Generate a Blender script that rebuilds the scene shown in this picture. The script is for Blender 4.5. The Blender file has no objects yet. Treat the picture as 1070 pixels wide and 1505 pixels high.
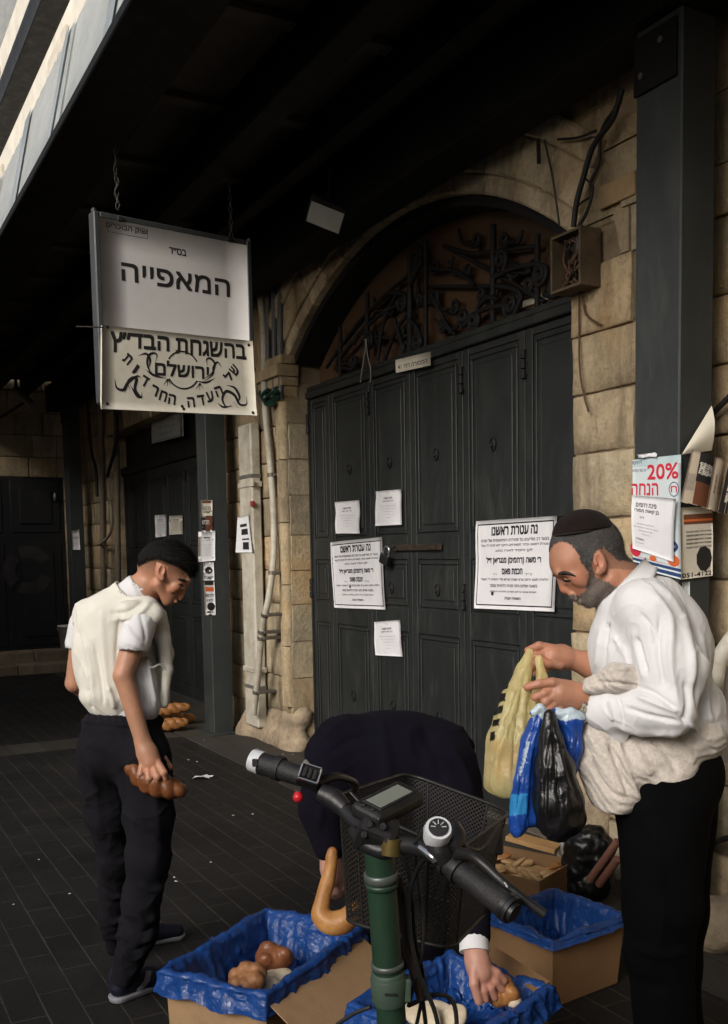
import bpy, bmesh, math, random
import numpy as np
from mathutils import Vector, Matrix, noise as mnoise
from mathutils.geometry import tessellate_polygon

SC = bpy.context.scene
COL = SC.collection
rad = math.radians

# ------------------------------------------------------------------ camera
FPX, IW, IH = 1480.0, 1070, 1505
YAW, PITCH, ROLL, CAMZ, PPY = rad(28.2), rad(-5.0), -0.018, 1.55, 939.0
_f = Vector((-math.cos(YAW) * math.cos(PITCH), math.sin(YAW) * math.cos(PITCH), math.sin(PITCH)))
_r = _f.cross(Vector((0, 0, 1))).normalized()
_u = _r.cross(_f)
CR = _r * math.cos(ROLL) + _u * math.sin(ROLL)
CU = _u * math.cos(ROLL) - _r * math.sin(ROLL)
CF = _f
CO = Vector((0, 0, CAMZ))
cam_d = bpy.data.cameras.new('camera')
cam = bpy.data.objects.new('camera', cam_d)
COL.objects.link(cam)
cam.matrix_world = Matrix(((CR.x, CU.x, -CF.x, CO.x), (CR.y, CU.y, -CF.y, CO.y), (CR.z, CU.z, -CF.z, CO.z), (0, 0, 0, 1)))
cam_d.sensor_fit = 'HORIZONTAL'
cam_d.sensor_width = 24.0
cam_d.lens = FPX / IW * 24.0
cam_d.shift_y = (PPY - IH / 2) / IW
cam_d.clip_end = 500
cam_d.clip_start = 0.05
SC.camera = cam

# ------------------------------------------------------------------ light
SUN_EL, SUN_AZ = rad(30), rad(-62)      # azimuth measured from +X towards +Y: the light comes over the alley, from behind the camera
sun_dir = Vector((math.cos(SUN_EL) * math.cos(SUN_AZ), math.cos(SUN_EL) * math.sin(SUN_AZ), math.sin(SUN_EL)))
w = bpy.data.worlds.new('World')
SC.world = w
w.use_nodes = True
nt = w.node_tree
bg = nt.nodes['Background']
sky = nt.nodes.new('ShaderNodeTexSky')
sky.sky_type = 'NISHITA'
sky.sun_disc = False
sky.sun_elevation = SUN_EL
sky.sun_rotation = math.pi / 2 - SUN_AZ
sky.dust_density = 4.0
sky.air_density = 1.0
sky.ozone_density = 0.6
hs = nt.nodes.new('ShaderNodeHueSaturation')
hs.inputs['Saturation'].default_value = 0.45
nt.links.new(sky.outputs[0], hs.inputs['Color'])
nt.links.new(hs.outputs[0], bg.inputs[0])
bg.inputs[1].default_value = 0.135
sun_l = bpy.data.lights.new('sun', 'SUN')
sun_l.energy = 1.35
sun_l.angle = rad(22)
sun_l.color = (1.0, 0.95, 0.88)
sun_o = bpy.data.objects.new('sun', sun_l)
COL.objects.link(sun_o)
sun_o.rotation_euler = (-sun_dir).to_track_quat('-Z', 'Y').to_euler()
sun_o.location = (0, 0, 20)
SC.view_settings.view_transform = 'Standard'
SC.view_settings.look = 'None'
SC.view_settings.gamma = 1.0
SC.view_settings.use_curve_mapping = False
SC.view_settings.exposure = 0.3
try:
    SC.cycles.max_bounces = 6
    SC.cycles.diffuse_bounces = 3
    SC.cycles.use_denoising = True
except Exception:
    pass

# ------------------------------------------------------------------ pixel helpers (photo pixels, 1070 x 1505) -> points of the place
def raydir(px, py):
    return CF + CR * ((px - IW / 2) / FPX) + CU * (-(py - PPY) / FPX)
def P(px, py, d):
    return CO + raydir(px, py) * d
def onY(px, py, y):
    v = raydir(px, py)
    return CO + v * ((y - CO.y) / v.y)
def onX(px, py, x):
    v = raydir(px, py)
    return CO + v * ((x - CO.x) / v.x)
def onZ(px, py, z):
    v = raydir(px, py)
    return CO + v * ((z - CO.z) / v.z)
def pix(p):
    q = Vector(p) - CO
    d = q.dot(CF)
    return (IW / 2 + q.dot(CR) / d * FPX, PPY - q.dot(CU) / d * FPX, d)

# ------------------------------------------------------------------ objects
def rootloc(o):
    while o.parent is not None:
        o = o.parent
    return Vector(o.location)
def tag(o, label=None, cat=None, group=None, kind=None):
    if label: o['label'] = label
    if cat: o['category'] = cat
    if group: o['group'] = group
    if kind: o['kind'] = kind
    return o
def thing(name, loc, label, cat, group=None):
    o = bpy.data.objects.new(name, None)
    o.empty_display_size = 0.1
    COL.objects.link(o)
    o.location = loc
    return tag(o, label, cat, group)
def mesh_obj(name, verts, faces, mat, parent=None, smooth=False, loc=None, mats=None, midx=None):
    V = np.asarray(verts, dtype=np.float64).reshape(-1, 3)
    if parent is not None:
        off = np.array(rootloc(parent))
    elif loc is not None:
        off = np.array(loc)
    else:
        off = np.array(((V[:, 0].min() + V[:, 0].max()) / 2, (V[:, 1].min() + V[:, 1].max()) / 2, V[:, 2].min()))
    me = bpy.data.meshes.new(name)
    me.from_pydata((V - off).tolist(), [], faces)
    if mats:
        for m in mats: me.materials.append(m)
        if midx is not None:
            me.polygons.foreach_set('material_index', midx)
    elif mat is not None:
        me.materials.append(mat)
    if smooth:
        me.polygons.foreach_set('use_smooth', [True] * len(me.polygons))
    me.update()
    o = bpy.data.objects.new(name, me)
    COL.objects.link(o)
    if parent is not None:
        o.parent = parent
    else:
        o.location = off
    return o
def dup(o, loc=None, rotz=None, label=None, rot=None, parent=None):
    c = o.copy()
    COL.objects.link(c)
    if parent is not None: c.parent = parent
    if loc is not None: c.location = loc
    if rotz is not None: c.rotation_euler = (0, 0, rotz)
    if rot is not None: c.rotation_euler = rot
    if label: c['label'] = label
    for ch in list(o.children):
        dup(ch, parent=c)
    return c
def catmull(pts, n=6):
    p = [Vector(q) for q in pts]
    if len(p) < 3: return p
    out = []
    e = [p[0] * 2 - p[1]] + p + [p[-1] * 2 - p[-2]]
    for i in range(1, len(e) - 2):
        a, b, c, d = e[i - 1], e[i], e[i + 1], e[i + 2]
        for k in range(n):
            t = k / n
            out.append(0.5 * ((2 * b) + (c - a) * t + (2 * a - 5 * b + 4 * c - d) * t * t + (3 * b - a - 3 * c + d) * t ** 3))
    out.append(p[-1])
    return out
class MB:
    def __init__(self):
        self.v, self.f, self.s, self.t = [], [], [], []     # smooth flag per face, tint per vertex
        self.tint = None
    def add(self, verts, faces, smooth=False):
        n = len(self.v)
        self.v += [tuple(q) for q in verts]
        self.f += [tuple(i + n for i in f) for f in faces]
        self.s += [smooth] * len(faces)
        self.t += [self.tint] * len(verts)
        return self
    def box(self, c, size, rot=None, bevel=0.0, taper=1.0, seg=1):
        x, y, z = size[0] / 2, size[1] / 2, size[2] / 2
        bm = bmesh.new()
        vs = []
        for sx, sy, sz in ((-1, -1, -1), (1, -1, -1), (1, 1, -1), (-1, 1, -1), (-1, -1, 1), (1, -1, 1), (1, 1, 1), (-1, 1, 1)):
            k = taper if sz > 0 else 1
            vs.append(bm.verts.new((sx * x * k, sy * y * k, sz * z)))
        for f in ((3, 2, 1, 0), (4, 5, 6, 7), (0, 1, 5, 4), (1, 2, 6, 5), (2, 3, 7, 6), (3, 0, 4, 7)):
            bm.faces.new([vs[i] for i in f])
        if bevel > 0:
            bmesh.ops.bevel(bm, geom=bm.edges[:], offset=bevel, segments=seg, affect='EDGES', profile=0.6)
        self._bm(bm, c, rot)
        return self
    def _bm(self, bm, c, rot=None, smooth=False):
        bm.verts.index_update()
        R = rot if rot is not None else Matrix.Identity(3)
        self.add([R @ v.co + Vector(c) for v in bm.verts], [[v.index for v in f.verts] for f in bm.faces], smooth)
        bm.free()
    def b2(self, lo, hi, bevel=0.0):
        lo, hi = Vector(lo), Vector(hi)
        return self.box((lo + hi) / 2, hi - lo, None, bevel)
    def tube(self, pts, r, n=8, cap=True, smooth=True, flat=1.0, up=None):
        p = [Vector(q) for q in pts]
        m = len(p)
        rs = list(r) if hasattr(r, '__len__') else [r] * m
        if len(rs) != m:
            rs = list(np.interp(np.linspace(0, 1, m), np.linspace(0, 1, len(rs)), rs))
        V, F = [], []
        prev = None
        for i in range(m):
            t = (p[min(i + 1, m - 1)] - p[max(i - 1, 0)])
            if t.length < 1e-9: t = Vector((0, 0, 1))
            t.normalize()
            if prev is None:
                a = Vector(up) if up is not None else (Vector((0, 0, 1)) if abs(t.z) < 0.9 else Vector((1, 0, 0)))
            else:
                a = prev
            a = (a - t * a.dot(t))
            if a.length < 1e-6: a = t.orthogonal()
            a.normalize()
            prev = a
            b = t.cross(a)
            for k in range(n):
                th = 2 * math.pi * k / n
                V.append(p[i] + a * (math.cos(th) * rs[i]) + b * (math.sin(th) * rs[i] * flat))
        for i in range(m - 1):
            for k in range(n):
                k2 = (k + 1) % n
                F.append((i * n + k, i * n + k2, (i + 1) * n + k2, (i + 1) * n + k))
        self.add(V, F, smooth)
        if cap:
            self.add(V[:n], [tuple(range(n - 1, -1, -1))])
            self.add(V[-n:], [tuple(range(n))])
        return self
    def prism(self, poly, y0, y1, bevel=0.0):
        """poly: (x, z) points, extruded along Y from y0 to y1"""
        bm = bmesh.new()
        a = [bm.verts.new((x, y0, z)) for x, z in poly]
        b = [bm.verts.new((x, y1, z)) for x, z in poly]
        n = len(poly)
        bm.faces.new(a)
        bm.faces.new(b[::-1])
        for i in range(n):
            bm.faces.new((a[i], b[i], b[(i + 1) % n], a[(i + 1) % n]))
        bmesh.ops.recalc_face_normals(bm, faces=bm.faces[:])
        if bevel > 0:
            es = [e for e in bm.edges if all(abs(v.co.y - y0) < 1e-6 for v in e.verts)]
            bmesh.ops.bevel(bm, geom=es, offset=bevel, segments=1, affect='EDGES', clamp_overlap=True)
        self._bm(bm, (0, 0, 0))
        return self
    def quad(self, a, b, c, d):
        return self.add([a, b, c, d], [(0, 1, 2, 3)])
    def ball(self, c, r, rot=None, nu=12, nv=8):
        V, F = [], []
        rr = Vector(r) if hasattr(r, '__len__') else Vector((r, r, r))
        R = rot if rot is not None else Matrix.Identity(3)
        for j in range(nv + 1):
            ph = math.pi * j / nv
            for i in range(nu):
                th = 2 * math.pi * i / nu
                V.append(Vector(c) + R @ Vector((rr.x * math.sin(ph) * math.cos(th), rr.y * math.sin(ph) * math.sin(th), rr.z * math.cos(ph))))
        for j in range(nv):
            for i in range(nu):
                F.append((j * nu + i, (j + 1) * nu + i, (j + 1) * nu + (i + 1) % nu, j * nu + (i + 1) % nu))
        return self.add(V, F, True)
    def build(self, name, mat, parent=None, loc=None):
        o = mesh_obj(name, self.v, self.f, mat, parent, loc=loc)
        o.data.polygons.foreach_set('use_smooth', self.s)
        if any(t is not None for t in self.t):
            at = o.data.attributes.new('tint', 'FLOAT_COLOR', 'POINT')
            at.data.foreach_set('color', np.array([(*(t or (1, 1, 1)), 1) for t in self.t], dtype=np.float32).ravel())
        return o

# ------------------------------------------------------------------ materials
def srgb(r, g, b):
    f = lambda c: ((c / 255 + 0.055) / 1.055) ** 2.4 if c > 10 else c / 255 / 12.92
    return (f(r), f(g), f(b))
class NT:
    """small helper round a material's node tree"""
    def __init__(self, name):
        self.m = bpy.data.materials.new(name)
        self.m.use_nodes = True
        self.t = self.m.node_tree
        self.b = self.t.nodes['Principled BSDF']
        self.tc = self.t.nodes.new('ShaderNodeTexCoord')
    def n(self, typ, **kw):
        nd = self.t.nodes.new(typ)
        for k, v in kw.items():
            if k in nd.inputs: nd.inputs[k].default_value = v
            else: setattr(nd, k, v)
        return nd
    def l(self, a, b): self.t.links.new(a, b)
    def coords(self, scale=(1, 1, 1), rot=(0, 0, 0), src='Object'):
        mp = self.n('ShaderNodeMapping')
        mp.inputs['Scale'].default_value = scale
        mp.inputs['Rotation'].default_value = rot
        self.l(self.tc.outputs[src], mp.inputs['Vector'])
        return mp.outputs[0]
    def noise(self, scale, detail=5, rough=0.6, vec=None, dist=0.0):
        nd = self.n('ShaderNodeTexNoise')
        nd.inputs['Scale'].default_value = scale
        nd.inputs['Detail'].default_value = detail
        nd.inputs['Roughness'].default_value = rough
        nd.inputs['Distortion'].default_value = dist
        self.l(vec if vec is not None else self.tc.outputs['Object'], nd.inputs['Vector'])
        return nd.outputs[0]
    def ramp(self, fac, stops):
        nd = self.n('ShaderNodeValToRGB')
        cr = nd.color_ramp
        while len(cr.elements) < len(stops): cr.elements.new(0.5)
        for e, (p, c) in zip(cr.elements, stops):
            e.position = p
            e.color = (*c, 1) if hasattr(c, '__len__') else (c, c, c, 1)
        self.l(fac, nd.inputs[0])
        return nd.outputs[0]
    def mix(self, fac, a, b, mode='MIX'):
        nd = self.n('ShaderNodeMix', data_type='RGBA', blend_type=mode)
        for sock, v in ((nd.inputs[0], fac), (nd.inputs[6], a), (nd.inputs[7], b)):
            if hasattr(v, 'is_linked') or hasattr(v, 'links'): self.l(v, sock)
            elif hasattr(v, '__len__'): sock.default_value = (*v[:3], 1)
            else: sock.default_value = v
        return nd.outputs[2]
    def bump(self, h, strength=0.3, dist=0.01):
        nd = self.n('ShaderNodeBump')
        nd.inputs['Strength'].default_value = strength
        nd.inputs['Distance'].default_value = dist
        prev = self.b.inputs['Normal']
        if prev.is_linked:
            self.l(prev.links[0].from_socket, nd.inputs['Normal'])
        self.l(h, nd.inputs['Height'])
        self.l(nd.outputs[0], prev)
    def set(self, **kw):
        for k, v in kw.items():
            k = {'base': 'Base Color', 'rough': 'Roughness', 'metal': 'Metallic', 'spec': 'Specular IOR Level', 'trans': 'Transmission Weight', 'alpha': 'Alpha', 'ior': 'IOR', 'sss': 'Subsurface Weight', 'sheen': 'Sheen Weight', 'coat': 'Coat Weight'}.get(k, k)
            s = self.b.inputs[k]
            if hasattr(v, 'links'): self.l(v, s)
            elif hasattr(v, '__len__') and s.type == 'RGBA': s.default_value = (*v[:3], 1)
            else: s.default_value = v
        return self
def sc(c, k): return tuple(min(1, x * k) for x in c)
def mat(name, base, rough=0.6, var=0.2, vs=6.0, bump=0.0, bs=60.0, metal=0.0, spec=0.4, dirt=None, ds=2.0, da=0.5, rvar=0.0, **kw):
    t = NT(name)
    c = t.ramp(t.noise(vs), ((0.3, sc(base, 1 - var)), (0.7, sc(base, 1 + var))))
    if dirt is not None:
        c = t.mix(t.ramp(t.noise(ds, 6, 0.7), ((0.45, 0.0), (0.7, da))), c, dirt)
    t.set(base=c, rough=rough, metal=metal, spec=spec, **kw)
    if rvar > 0:
        t.set(rough=t.ramp(t.noise(vs * 1.7), ((0.3, max(0, rough - rvar)), (0.7, min(1, rough + rvar)))))
    if bump > 0:
        t.bump(t.noise(bs, 4), bump, 0.01)
    return t.m
random.seed(7)
YW, YD = 3.17, 3.35                      # front of the stone facade, front of the doors
XL = onY(457, 760, YD).x                 # jambs of the big door
XR = onY(839, 760, YW).x
ARC_H, ARC_SP = 3.575, 3.0
HALF = (XR - XL) / 2
XC = (XR + XL) / 2
RISE = ARC_H - ARC_SP
ARC_R = (HALF ** 2 + RISE ** 2) / (2 * RISE)
ARC_Z = ARC_H - ARC_R
PY_ = 2.86                               # near steel post: front face, near edge, widths
PX = onY(998, 600, PY_).x
PWX = PX - onY(932, 600, PY_).x
PW = onX(1047, 600, PX).y - PY_
print('POST', PX, PWX, PW)
POST_STEP = 5.24

# ---- materials of the setting
def mat_stone(name, base=(0.46, 0.365, 0.235)):
    t = NT(name)
    at = t.n('ShaderNodeAttribute'); at.attribute_name = 'tint'
    n1 = t.noise(5, 8, 0.72)
    n2 = t.noise(34, 6, 0.7)
    c = t.mix(t.ramp(n1, ((0.3, 0), (0.72, 1))), sc(base, 0.62), sc(base, 1.18))
    c = t.mix(1.0, c, at.outputs[0], 'MULTIPLY')
    c = t.mix(t.ramp(n2, ((0.35, 0.5), (0.5, 0.0))), c, sc(base, 0.45))
    # soot runs: streaks stretched downwards
    st = t.noise(1.3, 7, 0.75, t.coords((3.0, 3.0, 0.55)))
    c = t.mix(t.ramp(st, ((0.47, 0.0), (0.70, 0.85))), c, (0.085, 0.058, 0.038))
    och = t.noise(2.2, 3, 0.5)
    c = t.mix(t.ramp(och, ((0.55, 0.0), (0.7, 0.35))), c, (0.42, 0.25, 0.09))
    t.set(base=c, rough=0.9, spec=0.2)
    t.bump(n1, 0.45, 0.03)
    t.bump(n2, 0.55, 0.012)
    v = t.n('ShaderNodeTexVoronoi'); v.inputs['Scale'].default_value = 90
    t.l(t.tc.outputs['Object'], v.inputs['Vector'])
    t.bump(t.ramp(v.outputs[0], ((0.0, 0.0), (0.35, 1.0))), 0.25, 0.006)
    return t.m
M_STONE = mat_stone('limestone')
M_MORTAR = mat('mortar', (0.20, 0.15, 0.095), 0.95, 0.3, 9, 0.5, 40)
def mat_paint(name, base, rough=0.38, scratch=0.25, spec=0.5, dust=0.12):
    t = NT(name)
    n1 = t.noise(3, 6, 0.7)
    c = t.ramp(n1, ((0.3, sc(base, 0.8)), (0.75, sc(base, 1.25))))
    d = t.noise(2.0, 8, 0.8, t.coords((4, 4, 1.0)))
    c = t.mix(t.ramp(d, ((0.52, 0.0), (0.78, dust * 2))), c, (0.16, 0.14, 0.115))
    s = t.noise(9, 4, 0.7, t.coords((14, 14, 1.2), (0.25, 0.1, 0)))
    c = t.mix(t.ramp(s, ((0.70, 0.0), (0.76, scratch))), c, (0.22, 0.21, 0.19))
    t.set(base=c, rough=t.ramp(d, ((0.35, rough), (0.7, min(1, rough + 0.3)))), spec=spec)
    t.bump(t.noise(160, 2), 0.06, 0.004)
    t.bump(n1, 0.05, 0.01)
    return t.m
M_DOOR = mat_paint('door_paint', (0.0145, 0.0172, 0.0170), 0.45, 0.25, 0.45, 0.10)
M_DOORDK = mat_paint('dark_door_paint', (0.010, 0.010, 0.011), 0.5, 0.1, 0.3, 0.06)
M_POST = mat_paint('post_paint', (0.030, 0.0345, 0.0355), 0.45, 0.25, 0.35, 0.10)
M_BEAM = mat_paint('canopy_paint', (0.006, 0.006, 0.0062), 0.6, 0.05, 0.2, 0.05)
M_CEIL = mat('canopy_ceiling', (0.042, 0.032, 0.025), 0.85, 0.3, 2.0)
M_IRON = mat_paint('wrought_iron', (0.008, 0.008, 0.009), 0.55, 0.1, 0.35, 0.08)
def mat_ground():
    t = NT('paving')
    br = t.n('ShaderNodeTexBrick')
    br.offset = 0.5
    br.inputs['Scale'].default_value = 1.0
    br.inputs['Brick Width'].default_value = 0.36
    br.inputs['Row Height'].default_value = 0.118
    br.inputs['Mortar Size'].default_value = 0.0036
    br.inputs['Mortar Smooth'].default_value = 0.25
    br.inputs['Bias'].default_value = 0.0
    br.inputs['Color1'].default_value = (0.0, 0.0, 0.0, 1)
    br.inputs['Color2'].default_value = (1, 1, 1, 1)
    br.inputs['Mortar'].default_value = (0.5, 0.5, 0.5, 1)
    co = t.coords()
    wob = t.noise(1.4, 3, 0.5)
    t.l(co, br.inputs['Vector'])
    c = t.mix(br.outputs['Color'], (0.0075, 0.0068, 0.0063), (0.0115, 0.0105, 0.0097))
    n = t.noise(2.2, 8, 0.75)
    c = t.mix(t.ramp(n, ((0.42, 0.0), (0.75, 0.65))), c, (0.021, 0.0185, 0.0165))
    n3 = t.noise(60, 5, 0.75)
    c = t.mix(t.ramp(n3, ((0.5, 0.0), (0.8, 0.55))), c, (0.030, 0.027, 0.024))
    jn = t.ramp(t.noise(3.1, 6, 0.7), ((0.35, 0.15), (0.68, 1.0)))
    jf = t.mix(1.0, br.outputs['Fac'], jn, 'MULTIPLY')
    c = t.mix(jf, c, (0.060, 0.052, 0.043))
    t.set(base=c, rough=t.ramp(n, ((0.3, 0.55), (0.75, 0.9))), spec=0.25)
    inv = t.ramp(br.outputs['Fac'], ((0.0, 1.0), (1.0, 0.0)))
    t.bump(inv, 0.5, 0.006)
    t.bump(n3, 0.3, 0.004)
    t.bump(n, 0.2, 0.02)
    return t.m
def mat_strip():
    t = NT('kerb_paving')
    br = t.n('ShaderNodeTexBrick')
    br.inputs['Scale'].default_value = 1.0
    br.inputs['Brick Width'].default_value = 0.55
    br.inputs['Row Height'].default_value = 0.27
    br.inputs['Mortar Size'].default_value = 0.006
    br.inputs['Color1'].default_value = (0.030, 0.0275, 0.023, 1)
    br.inputs['Color2'].default_value = (0.050, 0.045, 0.036, 1)
    br.inputs['Mortar'].default_value = (0.018, 0.0155, 0.013, 1)
    t.l(t.coords(), br.inputs['Vector'])
    n = t.noise(3, 8, 0.75)
    c = t.mix(t.ramp(n, ((0.4, 0.0), (0.7, 0.7))), br.outputs['Color'], (0.035, 0.030, 0.024))
    n3 = t.noise(45, 6, 0.8)
    c = t.mix(t.ramp(n3, ((0.55, 0.0), (0.8, 0.5))), c, (0.16, 0.14, 0.11))
    t.set(base=c, rough=0.75, spec=0.35)
    t.bump(t.ramp(br.outputs['Fac'], ((0, 1), (1, 0))), 0.4, 0.006)
    t.bump(n3, 0.35, 0.005)
    return t.m
M_GROUND, M_STRIP = mat_ground(), mat_strip()

# ---- ground
g = MB().quad((-70, -60, 0), (70, -60, 0), (70, 60, 0), (-70, 60, 0)).build('ground', M_GROUND)
tag(g, kind='structure')
g = MB().b2((-14.0, 2.63, -0.05), (6, 3.6, 0.012)).build('pavement_strip', M_STRIP); tag(g, kind='structure')
g = MB().b2((-8.62, -1.2, -0.05), (-8.20, 2.626, 0.006)).build('pavement_band', M_STRIP); tag(g, kind='structure')

# ---- stone facade
def tint():
    k = random.uniform(0.72, 1.12)
    wv = random.uniform(-0.07, 0.07)
    return (k * (1 + wv), k, k * (1 - wv))
def arch_z(x, r):
    d = abs(x - XC)
    return ARC_Z + math.sqrt(r * r - d * d) if d < r else -1
RING = 0.42
R2 = ARC_R + RING
RCLIP = ARC_R + RING - 0.07
ringhalf = HALF + 0.22
def rough_block(mb, x0, x1, z0, z1, yf, yb, amp=0.010):
    nx, nz = max(2, int((x1 - x0) / 0.07)), max(2, int((z1 - z0) / 0.07))
    sd = random.uniform(0, 50)
    V, F = [], []
    xs = [x0, x0 + 0.006] + [x0 + (x1 - x0) * i / nx for i in range(1, nx)] + [x1 - 0.006, x1]
    zs = [z0, z0 + 0.006] + [z0 + (z1 - z0) * i / nz for i in range(1, nz)] + [z1 - 0.006, z1]
    a, b = len(xs), len(zs)
    for i, x in enumerate(xs):
        for j, z in enumerate(zs):
            q = mnoise.noise((x * 6.0, z * 6.0, sd)) * amp + mnoise.noise((x * 17, z * 17, sd)) * amp * 0.45
            edge = i in (0, a - 1) or j in (0, b - 1)
            ex = (mnoise.noise((x * 9, z * 9, sd + 9)) * 0.007) if edge else 0
            dx = abs(ex) if i == 0 else -abs(ex) if i == a - 1 else 0
            dz = abs(ex) if j == 0 else -abs(ex) if j == b - 1 else 0
            V.append((x + dx, yf + q + (0.006 + abs(ex) if edge else 0), z + dz))
    for i in range(a - 1):
        for j in range(b - 1):
            F.append((i * b + j, (i + 1) * b + j, (i + 1) * b + j + 1, i * b + j + 1))
    mb.add(V, F, True)
    rim = [i * b for i in range(a)] + [(a - 1) * b + j for j in range(1, b)] + [i * b + b - 1 for i in range(a - 2, -1, -1)] + [j for j in range(b - 2, 0, -1)]
    R = [V[k] for k in rim]
    n = len(R)
    mb.add(R + [(q[0], yb, q[2]) for q in R], [(k, k + n, (k + 1) % n + n, (k + 1) % n) for k in range(n)])
def stone_courses(mb, x0, x1, z0, z1, course=0.285, wmin=0.38, wmax=0.75, hole=True, yf=YW, depth=0.3, jitter=0.012):
    z = z0
    while z < z1 - 0.02:
        h = course * random.uniform(0.92, 1.08)
        zt = min(z + h, z1)
        if z1 - zt < 0.12: zt = z1
        spans = [(x0, x1)]
        if hole and z < 2.98:
            zt = min(zt, 3.02) if zt > 2.9 else zt
            spans = [(x0, XL), (XR, x1)]
        for a, b in spans:
            x = a
            while x < b - 0.01:
                wd = random.uniform(wmin, wmax)
                xe = min(x + wd, b)
                if b - xe < 0.2: xe = b
                gp = 0.003
                mb.tint = tint()
                yo = yf + random.uniform(-jitter, jitter)
                if hole and zt > 2.98 and xe > XC - R2 and x < XC + R2:
                    xs = np.linspace(x + gp, xe - gp, 9)
                    low = [(q, max(z + gp, arch_z(q, RCLIP) if abs(q - XC) < HALF + 0.30 else -1)) for q in xs]
                    if all(l >= zt - 0.02 for _, l in low):
                        x = xe; continue
                    low = [(q, min(l, zt - gp - 0.004)) for q, l in low]
                    mb.prism(low + [(xe - gp, zt - gp), (x + gp, zt - gp)], yo, yf + depth, 0.0)
                else:
                    rough_block(mb, x + gp, xe - gp, z + gp, zt - gp, yo, yf + depth)
                x = xe
        z = zt
    mb.tint = None
fac = thing('stone_facade', (XC, YW, 0), 'old limestone block facade with a wide arched doorway and carved arch ring', 'building')
mb = MB()
D2L, D2R = -12.55, onY(309, 800, 3.17).x                 # second doorway further along
random.seed(11)
stone_courses(mb, D2R, 7.1, 0, 4.4)
random.seed(12)
stone_courses(mb, -14.0, D2L, 0, 4.4, hole=False)
stone_courses(mb, D2L, D2R, 3.0, 4.4, hole=False)
o = mb.build('stonework', M_STONE, fac)
# mortar core behind the blocks, open at both doorways
mb = MB()
for a, b, z0, z1 in ((-14.0, D2L - 0.01, 0, 4.4), (D2L, D2R, 3.01, 4.4), (D2R + 0.01, XL - 0.01, 0, 4.4), (XR + 0.01, 7.1, 0, 4.4)):
    mb.b2((a, YW + 0.022, z0), (b, YW + 0.6, z1))
xs = np.linspace(XL, XR, 25)
mb.prism([(q, arch_z(q, ARC_R + 0.05)) for q in xs] + [(XR, 4.4), (XL, 4.4)], YW + 0.022, YW + 0.6)
mb.build('mortar_core', M_MORTAR, fac)
# the arch: wedge stones in three stepped bands
mb = MB()
a0 = math.asin(HALF / ARC_R)
nv = 13
for r0, r1, pr, dp in ((ARC_R, ARC_R + 0.10, 0.0, 0.30), (ARC_R + 0.10, ARC_R + 0.30, 0.022, 0.12), (ARC_R + 0.30, R2, 0.045, 0.12)):
    for i in range(nv):
        t0, t1 = -a0 + 2 * a0 * i / nv + 0.0012, -a0 + 2 * a0 * (i + 1) / nv - 0.0012
        ang = np.linspace(t0, t1, 6)
        random.seed(300 + i)
        mb.tint = tuple(1.3 * a_ * b_ for a_, b_ in zip(tint(), (1.0, 1.02, 1.08)))
        poly = [(XC + r0 * math.sin(q), ARC_Z + r0 * math.cos(q)) for q in ang] + [(XC + r1 * math.sin(q), ARC_Z + r1 * math.cos(q)) for q in ang[::-1]]
        mb.prism(poly, YW - pr, YW + dp, 0.012)
mb.build('arch_ring', M_STONE, fac)
mb = MB()
for sg_ in (-1, 1):
    mb = MB()
    mb.tint = (0.85, 0.84, 0.82)
    ex, ez = R2 * math.sin(a0), ARC_Z + R2 * math.cos(a0)
    poly = [(XC + sg_ * HALF, 2.985), (XC + sg_ * (HALF + 0.55), 2.985), (XC + sg_ * (HALF + 0.55), ez + 0.3), (XC + sg_ * (ex + 0.04), ez + 0.3), (XC + sg_ * (ex - 0.01), ez - 0.004), (XC + sg_ * HALF, ARC_SP + 0.003)]
    mb.prism(poly, YW + 0.013, YW + 0.3, 0.006)
    mb.build('springer', M_STONE, fac)
# imposts and jamb mouldings
random.seed(5)
for s, xj in ((-1, XL),):
    mb = MB()
    mb.tint = (0.9, 0.88, 0.84)
    xa, xb = (xj - 0.42, xj + 0.0) if s < 0 else (xj, xj + 0.42)
    for k, (zz, hh, pr) in enumerate(((2.72, 0.08, 0.03), (2.80, 0.07, 0.055), (2.87, 0.09, 0.085), (2.96, 0.07, 0.06))):
        mb.box(((xa + xb) / 2, YW - pr / 2 + 0.05, zz + hh / 2), (abs(xb - xa) + 0.02 * k, pr + 0.1, hh - 0.002), None, 0.012, seg=2)
    mb.build('impost', M_STONE, fac)
    mb = MB()
    zb = 0.35
    for k in range(5):
        mb.tint = sc(tint(), 1.02)
        zt = zb + 0.475
        xo = xj - 0.055 if s < 0 else xj + 0.055
        mb.tube([(xo, YW - 0.005, zb + 0.004), (xo, YW - 0.005, zt - 0.004)], 0.05, 12)
        mb.tube([(xo - s * -0.085, YW + 0.0, zb + 0.004), (xo - s * -0.085, YW + 0.0, zt - 0.004)], 0.032, 10)
        zb = zt
    mb.build('jamb_moulding', M_STONE, fac)
# upper storey, seen pale through the roof gap
M_PALE = mat('pale_upper_stone', (0.62, 0.58, 0.5), 0.9, 0.15, 2.0, 0.3, 12)
mb = MB().b2((-70, YW + 0.05, 4.42), (7.1, YW + 0.9, 13))
mb.build('upper_storey', M_PALE, fac)
M_SHUT = mat('shutter_slats', (0.55, 0.5, 0.42), 0.8)
for k in range(7):
    x = -36 + k * 5.2
    for z in (6.4, 9.9):
        mb = MB().b2((x, YW - 0.04, z), (x + 1.5, YW + 0.045, z + 0.1))
        mb.b2((x + 0.1, YW + 0.01, z + 0.098), (x + 1.4, YW + 0.045, z + 2.0))
        mb.build('window_shutter', M_SHUT, fac)

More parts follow.
